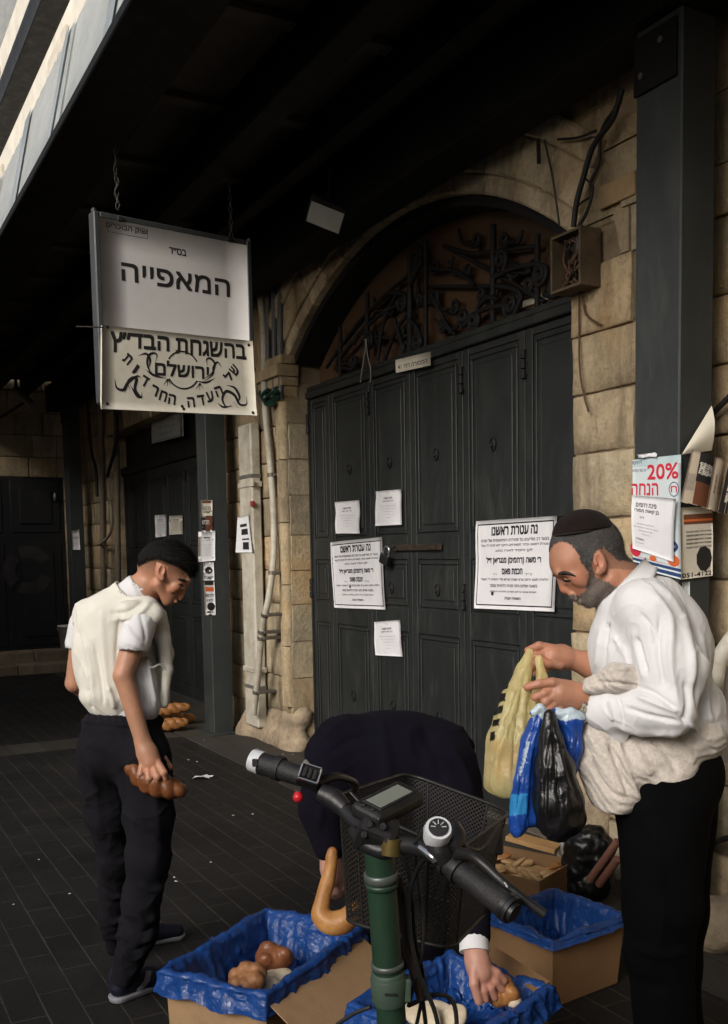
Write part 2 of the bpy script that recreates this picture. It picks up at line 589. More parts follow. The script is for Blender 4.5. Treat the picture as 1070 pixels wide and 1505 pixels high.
# ---- end wall across the alley
ew = thing('end_wall', (-14.2, 0, 0), 'shadowed stone wall across the far end of the alley with the dark door', 'wall')
mb = MB()
random.seed(21)
XE = -14.25
Y_GD = onX(97, 800, XE).y
def yz_courses(mb, y0, y1, z0, z1):
    z = z0
    while z < z1 - 0.01:
        zt = min(z1, z + random.uniform(0.26, 0.31)); y = y0
        while y < y1 - 0.01:
            ye = min(y1, y + random.uniform(0.3, 0.7))
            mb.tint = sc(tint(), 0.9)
            mb.box((XE - 0.15 + random.uniform(-.012, .012), (y + ye) / 2, (z + zt) / 2), (0.3, ye - y - 0.008, zt - z - 0.008), None, 0.012)
            y = ye
        z = zt
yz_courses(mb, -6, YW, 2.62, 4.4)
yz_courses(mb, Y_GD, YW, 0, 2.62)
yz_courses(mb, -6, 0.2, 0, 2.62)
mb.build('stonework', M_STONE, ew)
MB().b2((XE - 0.4, -6, 2.62), (XE - 0.03, YW + .02, 4.4)).b2((XE - 0.4, Y_GD, 0), (XE - 0.03, YW + .02, 2.62)).b2((XE - 0.4, -6, 0), (XE - 0.03, 0.2, 2.62)).build('mortar_core', M_MORTAR, ew)

# ---- unseen blocks added opposite and behind the camera to shade the alley ends
M_OPP = mat('light_blocker_stone', (0.16, 0.125, 0.08), 0.95, 0.3, 2.5, 0.4, 10)
o = MB().b2((-14.2, -3.2, 0), (-6.6, -2.3, 5.6)).build('opposite_light_blocker', M_OPP)
tag(o, 'tall unseen stone block added across the alley to shade the far door', 'building')
o = MB().b2((-6.55, -6.2, 0), (6.0, -5.2, 2.6)).b2((-6.55, -5.19, 2.45), (6.0, -4.4, 2.6)).build('low_row_light_blocker', M_OPP)
tag(o, 'low unseen stone row added opposite the big folding door to block low light', 'building')
o = MB().b2((7.2, -6.2, 0), (7.8, 6, 6.5)).build('near_end_light_blocker', M_OPP)
tag(o, 'unseen stone block added behind the handlebars to block light along the alley', 'building')
# ---- canopy: everything runs along X
def ang_y(t, z):                          # Y of a line parallel to the alley at height z that crosses the top of the photo at pixel t
    v = raydir(t, 0)
    return v.y / v.z * (z - CAMZ)
cn = thing('canopy', (-6, 2.0, 3.65), 'dark steel canopy with deep beams and boarded ceiling over the doors', 'canopy')
ZB = 3.66
CX0, CX1 = -14.2, 7.0
y0, y1 = ang_y(192, ZB), ang_y(340, ZB)
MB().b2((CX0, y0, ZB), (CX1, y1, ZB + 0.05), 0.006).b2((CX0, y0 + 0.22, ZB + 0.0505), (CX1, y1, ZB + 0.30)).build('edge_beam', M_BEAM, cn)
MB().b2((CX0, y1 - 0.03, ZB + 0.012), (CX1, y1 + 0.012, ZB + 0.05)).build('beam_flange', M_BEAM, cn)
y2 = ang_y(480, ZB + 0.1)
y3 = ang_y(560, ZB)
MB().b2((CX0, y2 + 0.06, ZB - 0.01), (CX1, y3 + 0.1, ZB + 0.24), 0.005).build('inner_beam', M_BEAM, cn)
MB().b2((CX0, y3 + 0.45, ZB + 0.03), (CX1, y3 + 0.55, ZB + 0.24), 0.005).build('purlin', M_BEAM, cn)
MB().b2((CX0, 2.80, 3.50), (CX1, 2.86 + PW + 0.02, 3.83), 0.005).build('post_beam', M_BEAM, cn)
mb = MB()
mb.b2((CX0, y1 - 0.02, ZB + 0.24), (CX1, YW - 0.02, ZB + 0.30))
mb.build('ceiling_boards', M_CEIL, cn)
M_BATT = mat('batten', (0.055, 0.045, 0.036), 0.8)
for k in range(16):
    x = -13.6 + k * 0.93
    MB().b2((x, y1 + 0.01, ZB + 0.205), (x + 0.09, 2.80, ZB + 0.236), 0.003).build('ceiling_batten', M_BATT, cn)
# translucent sheet along the edge
t = NT('translucent_sheet')
n = t.noise(3.0, 7, 0.75, t.coords((1, 6, 1)))
c = t.ramp(n, ((0.3, (0.52, 0.56, 0.57)), (0.72, (0.74, 0.77, 0.77))))
df = t.n('ShaderNodeBsdfTranslucent'); t.l(c, df.inputs['Color'])
t.set(base=c, rough=0.35, spec=0.4)
ms = t.n('ShaderNodeMixShader'); ms.inputs[0].default_value = 0.5
t.l(t.b.outputs[0], ms.inputs[1]); t.l(df.outputs[0], ms.inputs[2])
t.l(ms.outputs[0], t.t.nodes['Material Output'].inputs['Surface'])
M_TRANS = t.m
ya, yb = ang_y(189, ZB + 0.052), ang_y(124, ZB + 0.62)
tr = thing('translucent_roof_sheet', (-6, ya, ZB + 0.1), 'pale translucent plastic roofing sheets lapped along the canopy edge', 'roofing')
for k in range(17):
    xa = -14.0 + k * 1.2
    mb = MB()
    N = 28
    V, F = [], []
    for i in range(N + 1):
        x = xa + 1.40 * i / N
        for j in range(2):
            y = ya + (yb - ya) * j + (0.010 if k % 2 else 0) + 0.002 * math.sin(x * 40)
            zz = ZB + 0.052 + 0.57 * j + 0.003 * math.sin(x * 60)
            V.append((x, y, zz))
    for i in range(N):
        F.append((2 * i, 2 * i + 2, 2 * i + 3, 2 * i + 1))
    mb.add(V, F, True)
    s = mb.build('sheet', M_TRANS, tr)
M_LAP = mat('lap_shade_grey', (0.24, 0.27, 0.285), 0.5, 0.25, 4)  # grey strips painted in for the dimmer light where sheets overlap
for k in range(16):
    xa = -12.85 + k * 1.2
    wl = 0.10 + 0.12 * ((k * 7) % 3) / 2
    V = []
    for i in range(2):
        for j in range(2):
            V.append((xa + wl * i + 0.05 * j, ya + (yb - ya) * j - 0.012, ZB + 0.052 + 0.57 * j))
    mesh_obj('lap_shade', V, [(0, 2, 3, 1)], M_LAP, tr)
# the higher rail and roof panel beyond the gap
ub = thing('upper_roof', (-6, 2.2, 7.6), 'high dark steel roof rail with a cloudy plastic panel above the canopy edge', 'roof')
M_RAIL = mat_paint('rail_paint', (0.008, 0.009, 0.012), 0.45, 0.05, 0.5, 0.05)
ZU = 7.6
MB().b2((-60, ang_y(43, ZU + 0.3), ZU), (CX1, ang_y(104, ZU), ZU + 0.30), 0.01).build('rail', M_RAIL, ub)
mb = MB().quad((-60, ang_y(-25, ZU + 0.5), ZU + 0.36), (CX1, ang_y(-25, ZU + 0.5), ZU + 0.36), (CX1, ang_y(26, ZU + 0.3), ZU + 0.31), (-60, ang_y(26, ZU + 0.3), ZU + 0.31))
mb.build('plastic_panel', M_TRANS, ub)

# ---- steel posts
def make_post(x_near, label, seen_base=True):
    p = thing('steel_post', (x_near - PWX / 2, PY_ + PW / 2, 0), label, 'post', 'steel posts carrying the canopy')
    x0_, x1_ = x_near - PWX, x_near
    MB().b2((x0_, PY_, 0.012), (x1_, PY_ + PW, 3.5), 0.006).build('shaft', M_POST, p)
    MB().b2((x0_ - 0.04, PY_ - 0.04, 0.012), (x1_ + 0.04, PY_ + PW + 0.04, 0.028), 0.003).build('base_plate', M_POST, p)
    MB().b2((x0_ + 0.0, PY_ - 0.014, 3.26), (x1_ - 0.02, PY_ - 0.001, 3.47), 0.003).build('splice_plate', M_BEAM, p)
    for dx, dz in ((0.05, 0.06), (0.15, 0.15)):
        MB().tube([(x0_ + dx, PY_ - 0.026, 3.26 + dz), (x0_ + dx, PY_ - 0.013, 3.26 + dz)], 0.013, 6).build('bolt', mat('bolt_steel', (0.2, 0.2, 0.2), 0.4, metal=0.8), p)
    return p
post1 = make_post(PX, 'grey steel post beside the leaning man, papered with discount and notice sheets')
post2 = make_post(PX - POST_STEP, 'grey steel post behind the bakery sign with a vertical row of small stickers')
post3 = make_post(PX - 2 * POST_STEP, 'farthest dark steel post at the end of the alley with one paper strip')
# ------------------------------------------------------------------ lettering and paper
def _flat(hx, rough=0.7): return mat('ink', hx, rough, 0.1, 20)
INK = _flat((0.012, 0.012, 0.013))
INK_SOFT = _flat((0.16, 0.16, 0.165))
INK_RED = _flat((0.50, 0.02, 0.045))
INK_BLUE = _flat((0.02, 0.045, 0.14))
INK_ORANGE = _flat((0.55, 0.12, 0.03))
INK_BROWN = _flat((0.13, 0.045, 0.02))
INK_WHITE = _flat((0.62, 0.6, 0.55))
def mat_paper(name, base, warm=0.0):
    t = NT(name)
    n = t.noise(14, 4, 0.6)
    c = t.ramp(n, ((0.3, sc(base, 0.93)), (0.7, sc(base, 1.0))))
    c = t.mix(t.ramp(t.noise(5, 6, 0.7), ((0.55, 0), (0.8, 0.35))), c, (base[0] * .75, base[1] * .7, base[2] * .6))
    t.set(base=c, rough=0.62, spec=0.35)
    t.bump(t.noise(9, 4, 0.6), 0.25, 0.01)
    return t.m
PAPER = mat_paper('paper', (0.72, 0.715, 0.735))
PAPER_OLD = mat_paper('aged_paper', (0.60, 0.56, 0.47))
PAPER_TAN = mat_paper('brown_paper', (0.42, 0.35, 0.27))
PAPER_BLUE = mat_paper('bluish_paper', (0.56, 0.62, 0.64))
_fc = {}
MIRROR = {'(': ')', ')': '('}
def text2d(s):
    """vertices (x, y) normalised so that the capital height is 1, and faces; Hebrew is set in visual order"""
    key = s
    if key in _fc: return _fc[key]
    heb = any('\u0590' <= ch <= '\u05ff' for ch in s)
    vis = ''.join(MIRROR.get(ch, ch) for ch in s[::-1]) if heb else s
    cu = bpy.data.curves.new('t', 'FONT')
    cu.body = vis
    cu.resolution_u = 3
    cu.fill_mode = 'NONE'
    ob = bpy.data.objects.new('t', cu)
    COL.objects.link(ob)
    me = bpy.data.meshes.new_from_object(ob.evaluated_get(bpy.context.evaluated_depsgraph_get()))
    co = [v.co.copy() for v in me.vertices]
    nb = {}
    for e in me.edges:
        a, b = e.vertices
        nb.setdefault(a, []).append(b); nb.setdefault(b, []).append(a)
    seen, loops = set(), []
    for st_ in nb:
        if st_ in seen: continue
        lp, cur = [st_], st_
        seen.add(st_)
        while True:
            nx = [q for q in nb[cur] if q not in seen]
            if not nx: break
            cur = nx[0]; seen.add(cur); lp.append(cur)
        if len(lp) > 2: loops.append([co[q] for q in lp])
    bpy.data.objects.remove(ob)
    bpy.data.meshes.remove(me)
    bpy.data.curves.remove(cu)
    def bb(l): return (min(q.x for q in l), max(q.x for q in l), min(q.y for q in l), max(q.y for q in l))
    def inside(p, l):
        r = False
        for a, b in zip(l, l[1:] + l[:1]):
            if (a.y > p.y) != (b.y > p.y) and p.x < (b.x - a.x) * (p.y - a.y) / (b.y - a.y) + a.x: r = not r
        return r
    outer, holes = [], []
    for i_, l in enumerate(loops):
        par = [m_ for k_, m_ in enumerate(loops) if k_ != i_ and len(m_) >= 4 and all(inside(q, m_) for q in l)]
        (holes if par else outer).append((l, par))
    V, F = [], []
    for l, _ in outer:
        polys = [l] + [h for h, par in holes if any(p is l for p in par)]
        flat = [q for p in polys for q in p]
        tri = tessellate_polygon(polys)
        n_ = len(V)
        V += [(q.x, q.y) for q in flat]
        F += [tuple(k + n_ for k in t_) for t_ in tri]
    V = np.array(V, dtype=float).reshape(-1, 2)
    if len(V):
        V[:, 0] -= (V[:, 0].min() + V[:, 0].max()) / 2
        V[:, 1] -= V[:, 1].min()
        V /= max(V[:, 1].max(), 1e-6)
        if heb: pass
    _fc[key] = (V, F)
    return V, F
class Sheet:
    """a sheet of paper or board given by four world corners (tl, tr, br, bl); wave(u, v) lifts it along the normal"""
    def __init__(self, tl, tr, br, bl, wave=None):
        self.c = [Vector(q) for q in (tl, tr, br, bl)]
        self.n = (self.c[1] - self.c[0]).cross(self.c[3] - self.c[0]).normalized()
        if self.n.dot(CO - self.c[0]) < 0: self.n = -self.n
        self.wave = wave or (lambda u, v: 0.0)
        self.el = {}
    def pt(self, u, v, off=0.0):
        a, b, c, d = self.c
        p = (a * (1 - u) + b * u) * (1 - v) + (d * (1 - u) + c * u) * v
        return p + self.n * (self.wave(u, v) + off)
    def size(self):
        return ((self.c[1] - self.c[0]).length, (self.c[3] - self.c[0]).length)
    def text(self, s, cx, cy, h, wdt=None, m=None, bold=0.02, rot=0.0, maxw=None):
        V, F = text2d(s)
        if not len(V): return self
        W_, H_ = self.size()
        nat = (V[:, 0].max() - V[:, 0].min()) * h * H_ / W_
        k = 1.0 if wdt is None else wdt / nat
        X = V[:, 0] * h * H_ * k
        Y = (V[:, 1] - 0.5) * h * H_
        cr, sr = math.cos(rot), math.sin(rot)
        U = cx + (X * cr - Y * sr) / W_
        Vv = cy - (X * sr + Y * cr) / H_
        self._put(m or INK, [(a, b) for a, b in zip(U, Vv)], F)
        if bold > 0.005:                       # heavier face: the same letters again, a hair aside
            bx, by = bold * h * H_ * 0.7, bold * h * H_ * 1.1
            for k, (sx, sy) in enumerate(((-1, 1), (1, -1), (-1, -1), (1, 1))):
                dx, dy = sx * bx, sy * by
                self._put(m or INK, [(a + (dx * cr - dy * sr) / W_, b - (dx * sr + dy * cr) / H_) for a, b in zip(U, Vv)], F, 0.0013 + 0.0001 * k)
        return self
    def _put(self, m, uv, F, off=0.0012):
        e = self.el.setdefault(m.name, [m, [], []])
        n = len(e[1])
        e[1] += [self.pt(a, b, off) for a, b in uv]
        e[2] += [tuple(i + n for i in f) for f in F]
    def rect(self, u0, v0, u1, v1, m=None, n=6, off=0.0007):
        uv, F = [], []
        for i in range(n + 1):
            for j in range(n + 1):
                uv.append((u0 + (u1 - u0) * i / n, v0 + (v1 - v0) * j / n))
        for i in range(n):
            for j in range(n):
                a = i * (n + 1) + j
                F.append((a, a + n + 1, a + n + 2, a + 1))
        self._put(m or INK, uv, F, off)
        return self
    def frame(self, inset, th, m=None):
        W_, H_ = self.size()
        iu, iv, tu, tv = inset / W_, inset / H_, th / W_, th / H_
        self.rect(iu, iv, 1 - iu, iv + tv, m, 10); self.rect(iu, 1 - iv - tv, 1 - iu, 1 - iv, m, 10)
        self.rect(iu, iv + tv, iu + tu, 1 - iv - tv, m, 10); self.rect(1 - iu - tu, iv + tv, 1 - iu, 1 - iv - tv, m, 10)
        return self
    def stroke(self, pts, th, m=None, taper=None, n=6):
        """a brush line through (u, v) points, width th in metres"""
        W_, H_ = self.size()
        p = catmull([Vector((a * W_, b * H_, 0)) for a, b in pts], n)
        k = len(p)
        uv, F = [], []
        for i in range(k):
            t = (p[min(i + 1, k - 1)] - p[max(i - 1, 0)]).normalized()
            nn = Vector((-t.y, t.x, 0))
            w_ = th / 2 * (1 if taper is None else max(0.15, math.sin(math.pi * min(1, max(0, taper[0] + (taper[1] - taper[0]) * i / (k - 1))))))
            for s in (-1, 1):
                q = p[i] + nn * w_ * s
                uv.append((q.x / W_, q.y / H_))
        for i in range(k - 1):
            F.append((2 * i, 2 * i + 2, 2 * i + 3, 2 * i + 1))
        self._put(m or INK, uv, F, 0.0013)
        return self
    def disc(self, cu, cv, r, m=None, n=20, ry=None):
        W_, H_ = self.size()
        uv = [(cu + r * math.cos(2 * math.pi * i / n) / W_, cv + (ry or r) * math.sin(2 * math.pi * i / n) / H_) for i in range(n)]
        self._put(m or INK, uv, [tuple(range(n))], 0.0010)
        return self
    def ring(self, cu, cv, r, th, m=None, n=28):
        W_, H_ = self.size()
        return self.stroke([(cu + r * math.cos(2 * math.pi * i / n) / W_, cv + r * math.sin(2 * math.pi * i / n) / H_) for i in range(n + 1)], th, m, n=2)
    def build(self, name, m, label=None, cat=None, group=None, parent=None, nu=12, nv=14, th=0.0006, jag=0.0):
        V, F = [], []
        for side in (0, -th):
            for i in range(nu + 1):
                for j in range(nv + 1):
                    u, v = i / nu, j / nv
                    if jag and j == nv: v += random.uniform(-jag, jag)
                    V.append(self.pt(u, v, side))
        N = (nu + 1) * (nv + 1)
        for i in range(nu):
            for j in range(nv):
                a = i * (nv + 1) + j
                q = (a, a + nv + 1, a + nv + 2, a + 1)
                F.append(q); F.append(tuple(N + k for k in q[::-1]))
        rim = [i * (nv + 1) for i in range(nu + 1)] + [nu * (nv + 1) + j for j in range(1, nv + 1)] + [i * (nv + 1) + nv for i in range(nu - 1, -1, -1)] + [j for j in range(nv - 1, 0, -1)]
        for a, b in zip(rim, rim[1:] + rim[:1]):
            F.append((a, b, N + b, N + a))
        o = mesh_obj(name, V, F, m, parent, smooth=True)
        if label: tag(o, label, cat, group)
        for k, (mm, vs, fs) in self.el.items():
            mesh_obj('printing', vs, fs, mm, o)  # all print of one ink: letters, bars, discs and borders
        return o
def waver(a, seed, fu=2.0, fv=2.3):
    random.seed(seed)
    p, q = random.uniform(0, 6), random.uniform(0, 6)
    return lambda u, v: a * (1 + math.sin(fu * math.pi * u + p) * math.cos(fv * math.pi * v + q) + 0.35 * math.sin(7 * u + 9 * v + p))

# ------------------------------------------------------------------ the big folding door
TOPZ = 2.745
door = thing('folding_door', (XC, YD, 0.02), 'big dark grey green panelled metal folding door under the stone arch', 'door')
ledge = [XL] + [onY(q, 760, YD).x for q in (487, 545, 605, 682, 773)] + [XR]
zr = lambda py: onY(640, py, YD).z
PAN = ((zr(786), 2.66), (zr(898), zr(822)), (0.17, zr(934)))
def leaf(parent, x0, x1, pans, yf, m, ztop, zbot=0.03, knob=True):
    mb = MB()
    g = 0.004
    x0 += g; x1 -= g
    W_ = x1 - x0
    st = min(0.055, W_ * 0.2)
    mb.b2((x0, yf + 0.012, zbot), (x1, yf + 0.045, ztop))
    mb.b2((x0, yf, zbot), (x0 + st, yf + 0.013, ztop), 0.003)
    mb.b2((x1 - st, yf, zbot), (x1, yf + 0.013, ztop), 0.003)
    zs = sorted(pans)
    edges = [zbot] + [q for p in zs for q in p] + [ztop]
    for i in range(0, len(edges), 2):
        mb.b2((x0 + st + 0.0005, yf + 0.001, edges[i]), (x1 - st - 0.0005, yf + 0.013, edges[i + 1]), 0.003)
    for (a, b) in zs:
        i = min(0.035, W_ * 0.12)
        xa, xb, za, zb = x0 + st + i * 0.5, x1 - st - i * 0.5, a + i * 0.5, b - i * 0.5
        fr = min(0.016, W_ * 0.05)
        for lo, hi in (((xa, za), (xb, za + fr)), ((xa, zb - fr), (xb, zb)), ((xa, za + fr + .0005), (xa + fr, zb - fr - .0005)), ((xb - fr, za + fr + .0005), (xb, zb - fr - .0005))):
            mb.b2((lo[0], yf + 0.0015, lo[1]), (hi[0], yf + 0.013, hi[1]), 0.004)
        j = fr + min(0.03, W_ * 0.08)
        if xb - xa > 2 * j + 0.03:
            mb.b2((xa + j, yf + 0.004, za + j), (xb - j, yf + 0.013, zb - j), 0.006)
    o = mb.build('leaf', m, parent)
    return o
leaves = []
for i in range(6):
    lf = leaf(door, ledge[i], ledge[i + 1], PAN, YD, M_DOOR, TOPZ - 0.045)
    leaves.append(lf)
    if 1 <= i <= 4:
        xc = (ledge[i] + ledge[i + 1]) / 2
        for zc in (2.13, 1.30, 0.50):
            mb = MB()
            mb.ball((xc, YD + 0.002, zc), (0.021, 0.010, 0.034)).ball((xc, YD - 0.008, zc - 0.004), (0.010, 0.012, 0.012))
            mb.tube([(xc + 0.026 * math.cos(a), YD - 0.004, zc + 0.036 * math.sin(a)) for a in np.linspace(0, 2 * math.pi, 17)], 0.004, 6, cap=False)
            mb.build('rosette', M_IRON, lf)
for q, zc in ((0, 2.52), (0, 1.27), (2, 2.55), (4, 2.53), (4, 1.27), (5, 2.52)):
    x = ledge[q] + (0.01 if q in (0,) else 0.0)
    mb = MB()
    for dz in (-0.052, 0.0, 0.052):
        mb.tube([(x, YD - 0.012, zc + dz - 0.022), (x, YD - 0.012, zc + dz + 0.022)], 0.017, 10)
    mb.b2((x - 0.022, YD - 0.006, zc - 0.06), (x + 0.022, YD + 0.004, zc + 0.06), 0.003)
    mb.build('hinge', M_IRON, door)
mb = MB()
mb.b2((XL + 0.002, YD - 0.03, TOPZ - 0.04), (XR - 0.002, YD + 0.06, TOPZ + 0.01), 0.006)
mb.b2((XL + 0.002, YD - 0.014, TOPZ + 0.012), (XR - 0.002, YD + 0.05, TOPZ + 0.05), 0.006)
mb.build('head_rail', M_DOOR, door)
mb = MB().b2((XL + 0.001, YD - 0.012, 0.0), (XL + 0.022, YD + 0.06, 2.70)).b2((XR - 0.022, YD - 0.012, 0.0), (XR - 0.001, YD + 0.06, 2.70))
mb.build('frame', M_DOOR, door)
MB().b2((XL, YD - 0.05, 0.0), (XR, YD + 0.1, 0.022)).build('threshold', mat('threshold_stone', (0.12, 0.1, 0.075), 0.9, 0.3, 8, 0.4), door)
# hasp bar and staple, rusty
M_RUST = mat('rusty_steel', (0.035, 0.024, 0.016), 0.75, 0.5, 25, 0.4, 90, metal=0.3, dirt=(0.02, 0.015, 0.012), ds=14)
ha, hb = onY(578, 815, YD - 0.02), onY(648, 813, YD - 0.02)
mb = MB().b2((ha.x, YD - 0.022, 1.545), (hb.x, YD - 0.008, 1.585), 0.004)
mb.b2((hb.x - 0.16, YD - 0.03, 1.548), (hb.x - 0.05, YD - 0.0225, 1.582), 0.006)
mb.tube([(ha.x + 0.03, YD, 1.585), (ha.x + 0.03, YD - 0.045, 1.58), (ha.x + 0.03, YD - 0.045, 1.55), (ha.x + 0.03, YD, 1.545)], 0.006, 6)
mb.build('hasp', M_RUST, door)
pl = onY(566, 824, YD - 0.06)
lk = thing('padlock', (pl.x, pl.y, 1.40), 'black padlock with a bright shackle hanging tilted from the door hasp', 'padlock')
rot = Matrix.Rotation(rad(22), 3, 'Y') @ Matrix.Rotation(rad(8), 3, 'Z')
c0 = Vector((pl.x - 0.01, YD - 0.055, 1.49))
MB().box(c0, (0.088, 0.034, 0.068), rot, 0.008, seg=2).build('body', mat('lock_body', (0.012, 0.012, 0.012), 0.5), lk)
mb = MB().tube([c0 + rot @ Vector((0.028 * math.cos(a), 0, 0.03 + (0.034 if math.sin(a) > 0 else 0) * 1 + 0.026 * math.sin(a) - (0.0 if math.sin(a) > 0 else 0.0))) for a in np.linspace(math.pi, 0, 12)], 0.0058, 8)
mb.tube([c0 + rot @ Vector((0.028, 0, 0.03)), c0 + rot @ Vector((0.028, 0, 0.064))], 0.0058, 8).tube([c0 + rot @ Vector((-0.028, 0, 0.03)), c0 + rot @ Vector((-0.028, 0, 0.064))], 0.0058, 8)
mb.build('shackle', mat('shackle_steel', (0.62, 0.62, 0.6), 0.28, metal=0.9), lk)

# ------------------------------------------------------------------ fanlight
fan = thing('fanlight_grille', (XC, YD, TOPZ + 0.05), 'black wrought iron scroll grille before brown panel in the arch above the door', 'grille')
M_WOOD = NT('fanlight_panel')
n = M_WOOD.noise(1.6, 6, 0.7, M_WOOD.coords((1, 1, 2.5)))
c = M_WOOD.ramp(n, ((0.3, (0.045, 0.022, 0.010)), (0.7, (0.105, 0.056, 0.026))))
M_WOOD.set(base=c, rough=0.6); M_WOOD.bump(n, 0.15, 0.01); M_WOOD = M_WOOD.m
xs = np.linspace(XL + 0.005, XR - 0.005, 31)
mb = MB().prism([(q, arch_z(q, ARC_R) - 0.004) for q in xs] + [(XR - 0.005, TOPZ + 0.0), (XL + 0.005, TOPZ + 0.0)], YD + 0.10, YD + 0.13)
mb.build('panel', M_WOOD, fan)
xs = np.linspace(-1, 1, 41)
mb = MB()
ring_o = [(XC + math.sin(a0 * q) * (ARC_R - 0.004), ARC_Z + math.cos(a0 * q) * (ARC_R - 0.004)) for q in xs]
ring_i = [(XC + math.sin(a0 * q) * (ARC_R - 0.055), ARC_Z + math.cos(a0 * q) * (ARC_R - 0.055)) for q in xs]
for i in range(40):
    mb.prism([ring_o[i], ring_o[i + 1], ring_i[i + 1], ring_i[i]], YW + 0.06, YD + 0.095)
mb.build('frame', M_IRON, fan)
mb = MB()
def fx(px, py, dy=0.03): return onY(px, py, YD + dy)
M_SILL = mb
def bar(pts, r=0.010, dy=0.03, sm=True):
    r *= 1.35
    q = [fx(a, b, dy) for a, b in pts]
    return MB().tube(catmull(q, 6) if sm and len(q) > 2 else q, r, 8).build('bar', M_IRON, fan)
bar([(725, 330), (725, 478)], 0.014); bar([(603, 372), (603, 520)], 0.016); bar([(626, 352), (626, 514)], 0.012)
bar([(540, 430), (540, 548)], 0.013); bar([(500, 480), (500, 562)], 0.012); bar([(790, 345), (790, 452)], 0.012)
bar([(631, 421), (752, 421)], 0.009, 0.05)
bar([(653, 361), (689, 372), (725, 370), (792, 361)], 0.009)
bar([(653, 361), (720, 397), (801, 444)], 0.010, 0.045)
bar([(631, 394), (671, 399), (698, 419)], 0.009)
bar([(631, 428), (664, 491)], 0.010); bar([(640, 470), (670, 492)], 0.008)
bar([(600, 405), (560, 440), (505, 505)], 0.010, 0.045); bar([(600, 440), (550, 470), (495, 530)], 0.010)
bar([(603, 455), (580, 490), (560, 545)], 0.011); bar([(590, 420), (565, 470), (555, 530)], 0.009)
bar([(575, 430), (530, 470), (480, 540)], 0.010)
def scroll(path, c, r, turns=1.35, sgn=1, rb=0.0155, dy=0.02):
    r *= 1.35
    """a bar that runs along path and curls up round c (photo pixels)"""
    q = [fx(a, b, dy) for a, b in path]
    cw = fx(c[0], c[1], dy)
    R = r * pix(cw)[2] / FPX
    e = q[-1]
    a_0 = math.atan2(e.z - cw.z, e.x - cw.x)
    sp = [cw + Vector((math.cos(a_0 + sgn * t), 0, math.sin(a_0 + sgn * t))) * (R * (1 - 0.72 * t / (turns * 2 * math.pi))) for t in np.linspace(0, turns * 2 * math.pi, 22)]
    MB().tube(catmull(q[:-1] + [sp[0]], 6)[:-1] + sp, list(np.linspace(rb, rb, 10)) + [rb * 1.25], 8).build('scroll', M_IRON, fan)
scroll([(725, 405), (738, 402), (748, 390)], (736, 382), 11, 1.3, 1)
scroll([(728, 408), (750, 396), (785, 388), (802, 394)], (793, 404), 13, 1.4, -1)
scroll([(728, 420), (752, 424), (766, 434), (765, 452)], (750, 449), 14, 1.5, -1)
scroll([(800, 432), (815, 436), (824, 430)], (814, 424), 11, 1.2, 1)
scroll([(753, 448), (720, 452), (690, 466)], (681, 466), 10, 1.4, -1)
scroll([(733, 441), (718, 437), (703, 452), (706, 470)], (696, 473), 10, 1.4, -1)
scroll([(603, 470), (612, 480), (622, 500)], (613, 502), 9, 1.4, -1)
scroll([(580, 470), (586, 490), (588, 508)], (597, 511), 9, 1.4, 1)
scroll([(560, 440), (575, 430), (592, 436)], (590, 446), 10, 1.3, -1)
scroll([(520, 505), (530, 490), (545, 492)], (541, 501), 10, 1.3, -1)
for cx_, cy_, r_, sg_ in ((650, 478, 8, 1), (668, 450, 9, -1), (640, 392, 8, 1), (686, 398, 8, -1), (757, 396, 9, 1), (776, 420, 9, -1), (708, 432, 8, 1), (575, 452, 8, -1), (556, 492, 8, 1), (520, 530, 7, -1), (498, 538, 7, 1), (618, 440, 8, 1), (640, 436, 8, -1), (742, 352, 8, 1), (700, 352, 8, -1), (590, 490, 8, 1)):
    scroll([(cx_ + sg_ * 26, cy_ - 14), (cx_ + sg_ * 20, cy_ + 4), (cx_ + sg_ * 12, cy_ + 8)], (cx_, cy_), r_, 1.4, -sg_, 0.012, 0.045)
for a, b in ((585, 385), (598, 400)):
    scroll([(603, 420), (612, b), (620, b - 12)], (613, b - 12), 9, 1.3, 1)
tr_a = fx(796, 434, 0.09)
pn = Sheet(fx(768, 443, 0.09), fx(815, 424, 0.09), fx(816, 436, 0.09), fx(768, 452, 0.09))
o = pn.build('paper_scrap', PAPER_OLD, parent=fan, nu=2, nv=2)
# a knot of white string on the head rail
mb = MB()
for dx, k in ((0, 1), (13, -1)):
    q = [onY(538, 500, YD - 0.045), onY(536 + dx * 0.3, 520, YD - 0.05), onY(532 + dx, 545, YD - 0.05), onY(530 + dx * 1.1, 562, YD - 0.045)]
    mb.tube(catmull(q, 6), 0.004, 6)
mb.ball(onY(538, 500, YD - 0.045), 0.011)
tag(mb.build('string_tie', mat('string', (0.25, 0.24, 0.22), 0.8)), 'white string knotted over the door head rail, two loose ends hanging', 'string')
# small plate on the head rail
s = Sheet(onY(581, 529, YD - 0.036), onY(631, 517, YD - 0.036), onY(632, 537, YD - 0.036), onY(582, 548, YD - 0.036))
s.text('המסורה רח׳ 14', 0.5, 0.62, 0.34, 0.86)
s.build('name_plate', PAPER_OLD, 'small cream name plate on the head rail above the door', 'plate', nu=3, nv=2, th=0.006)

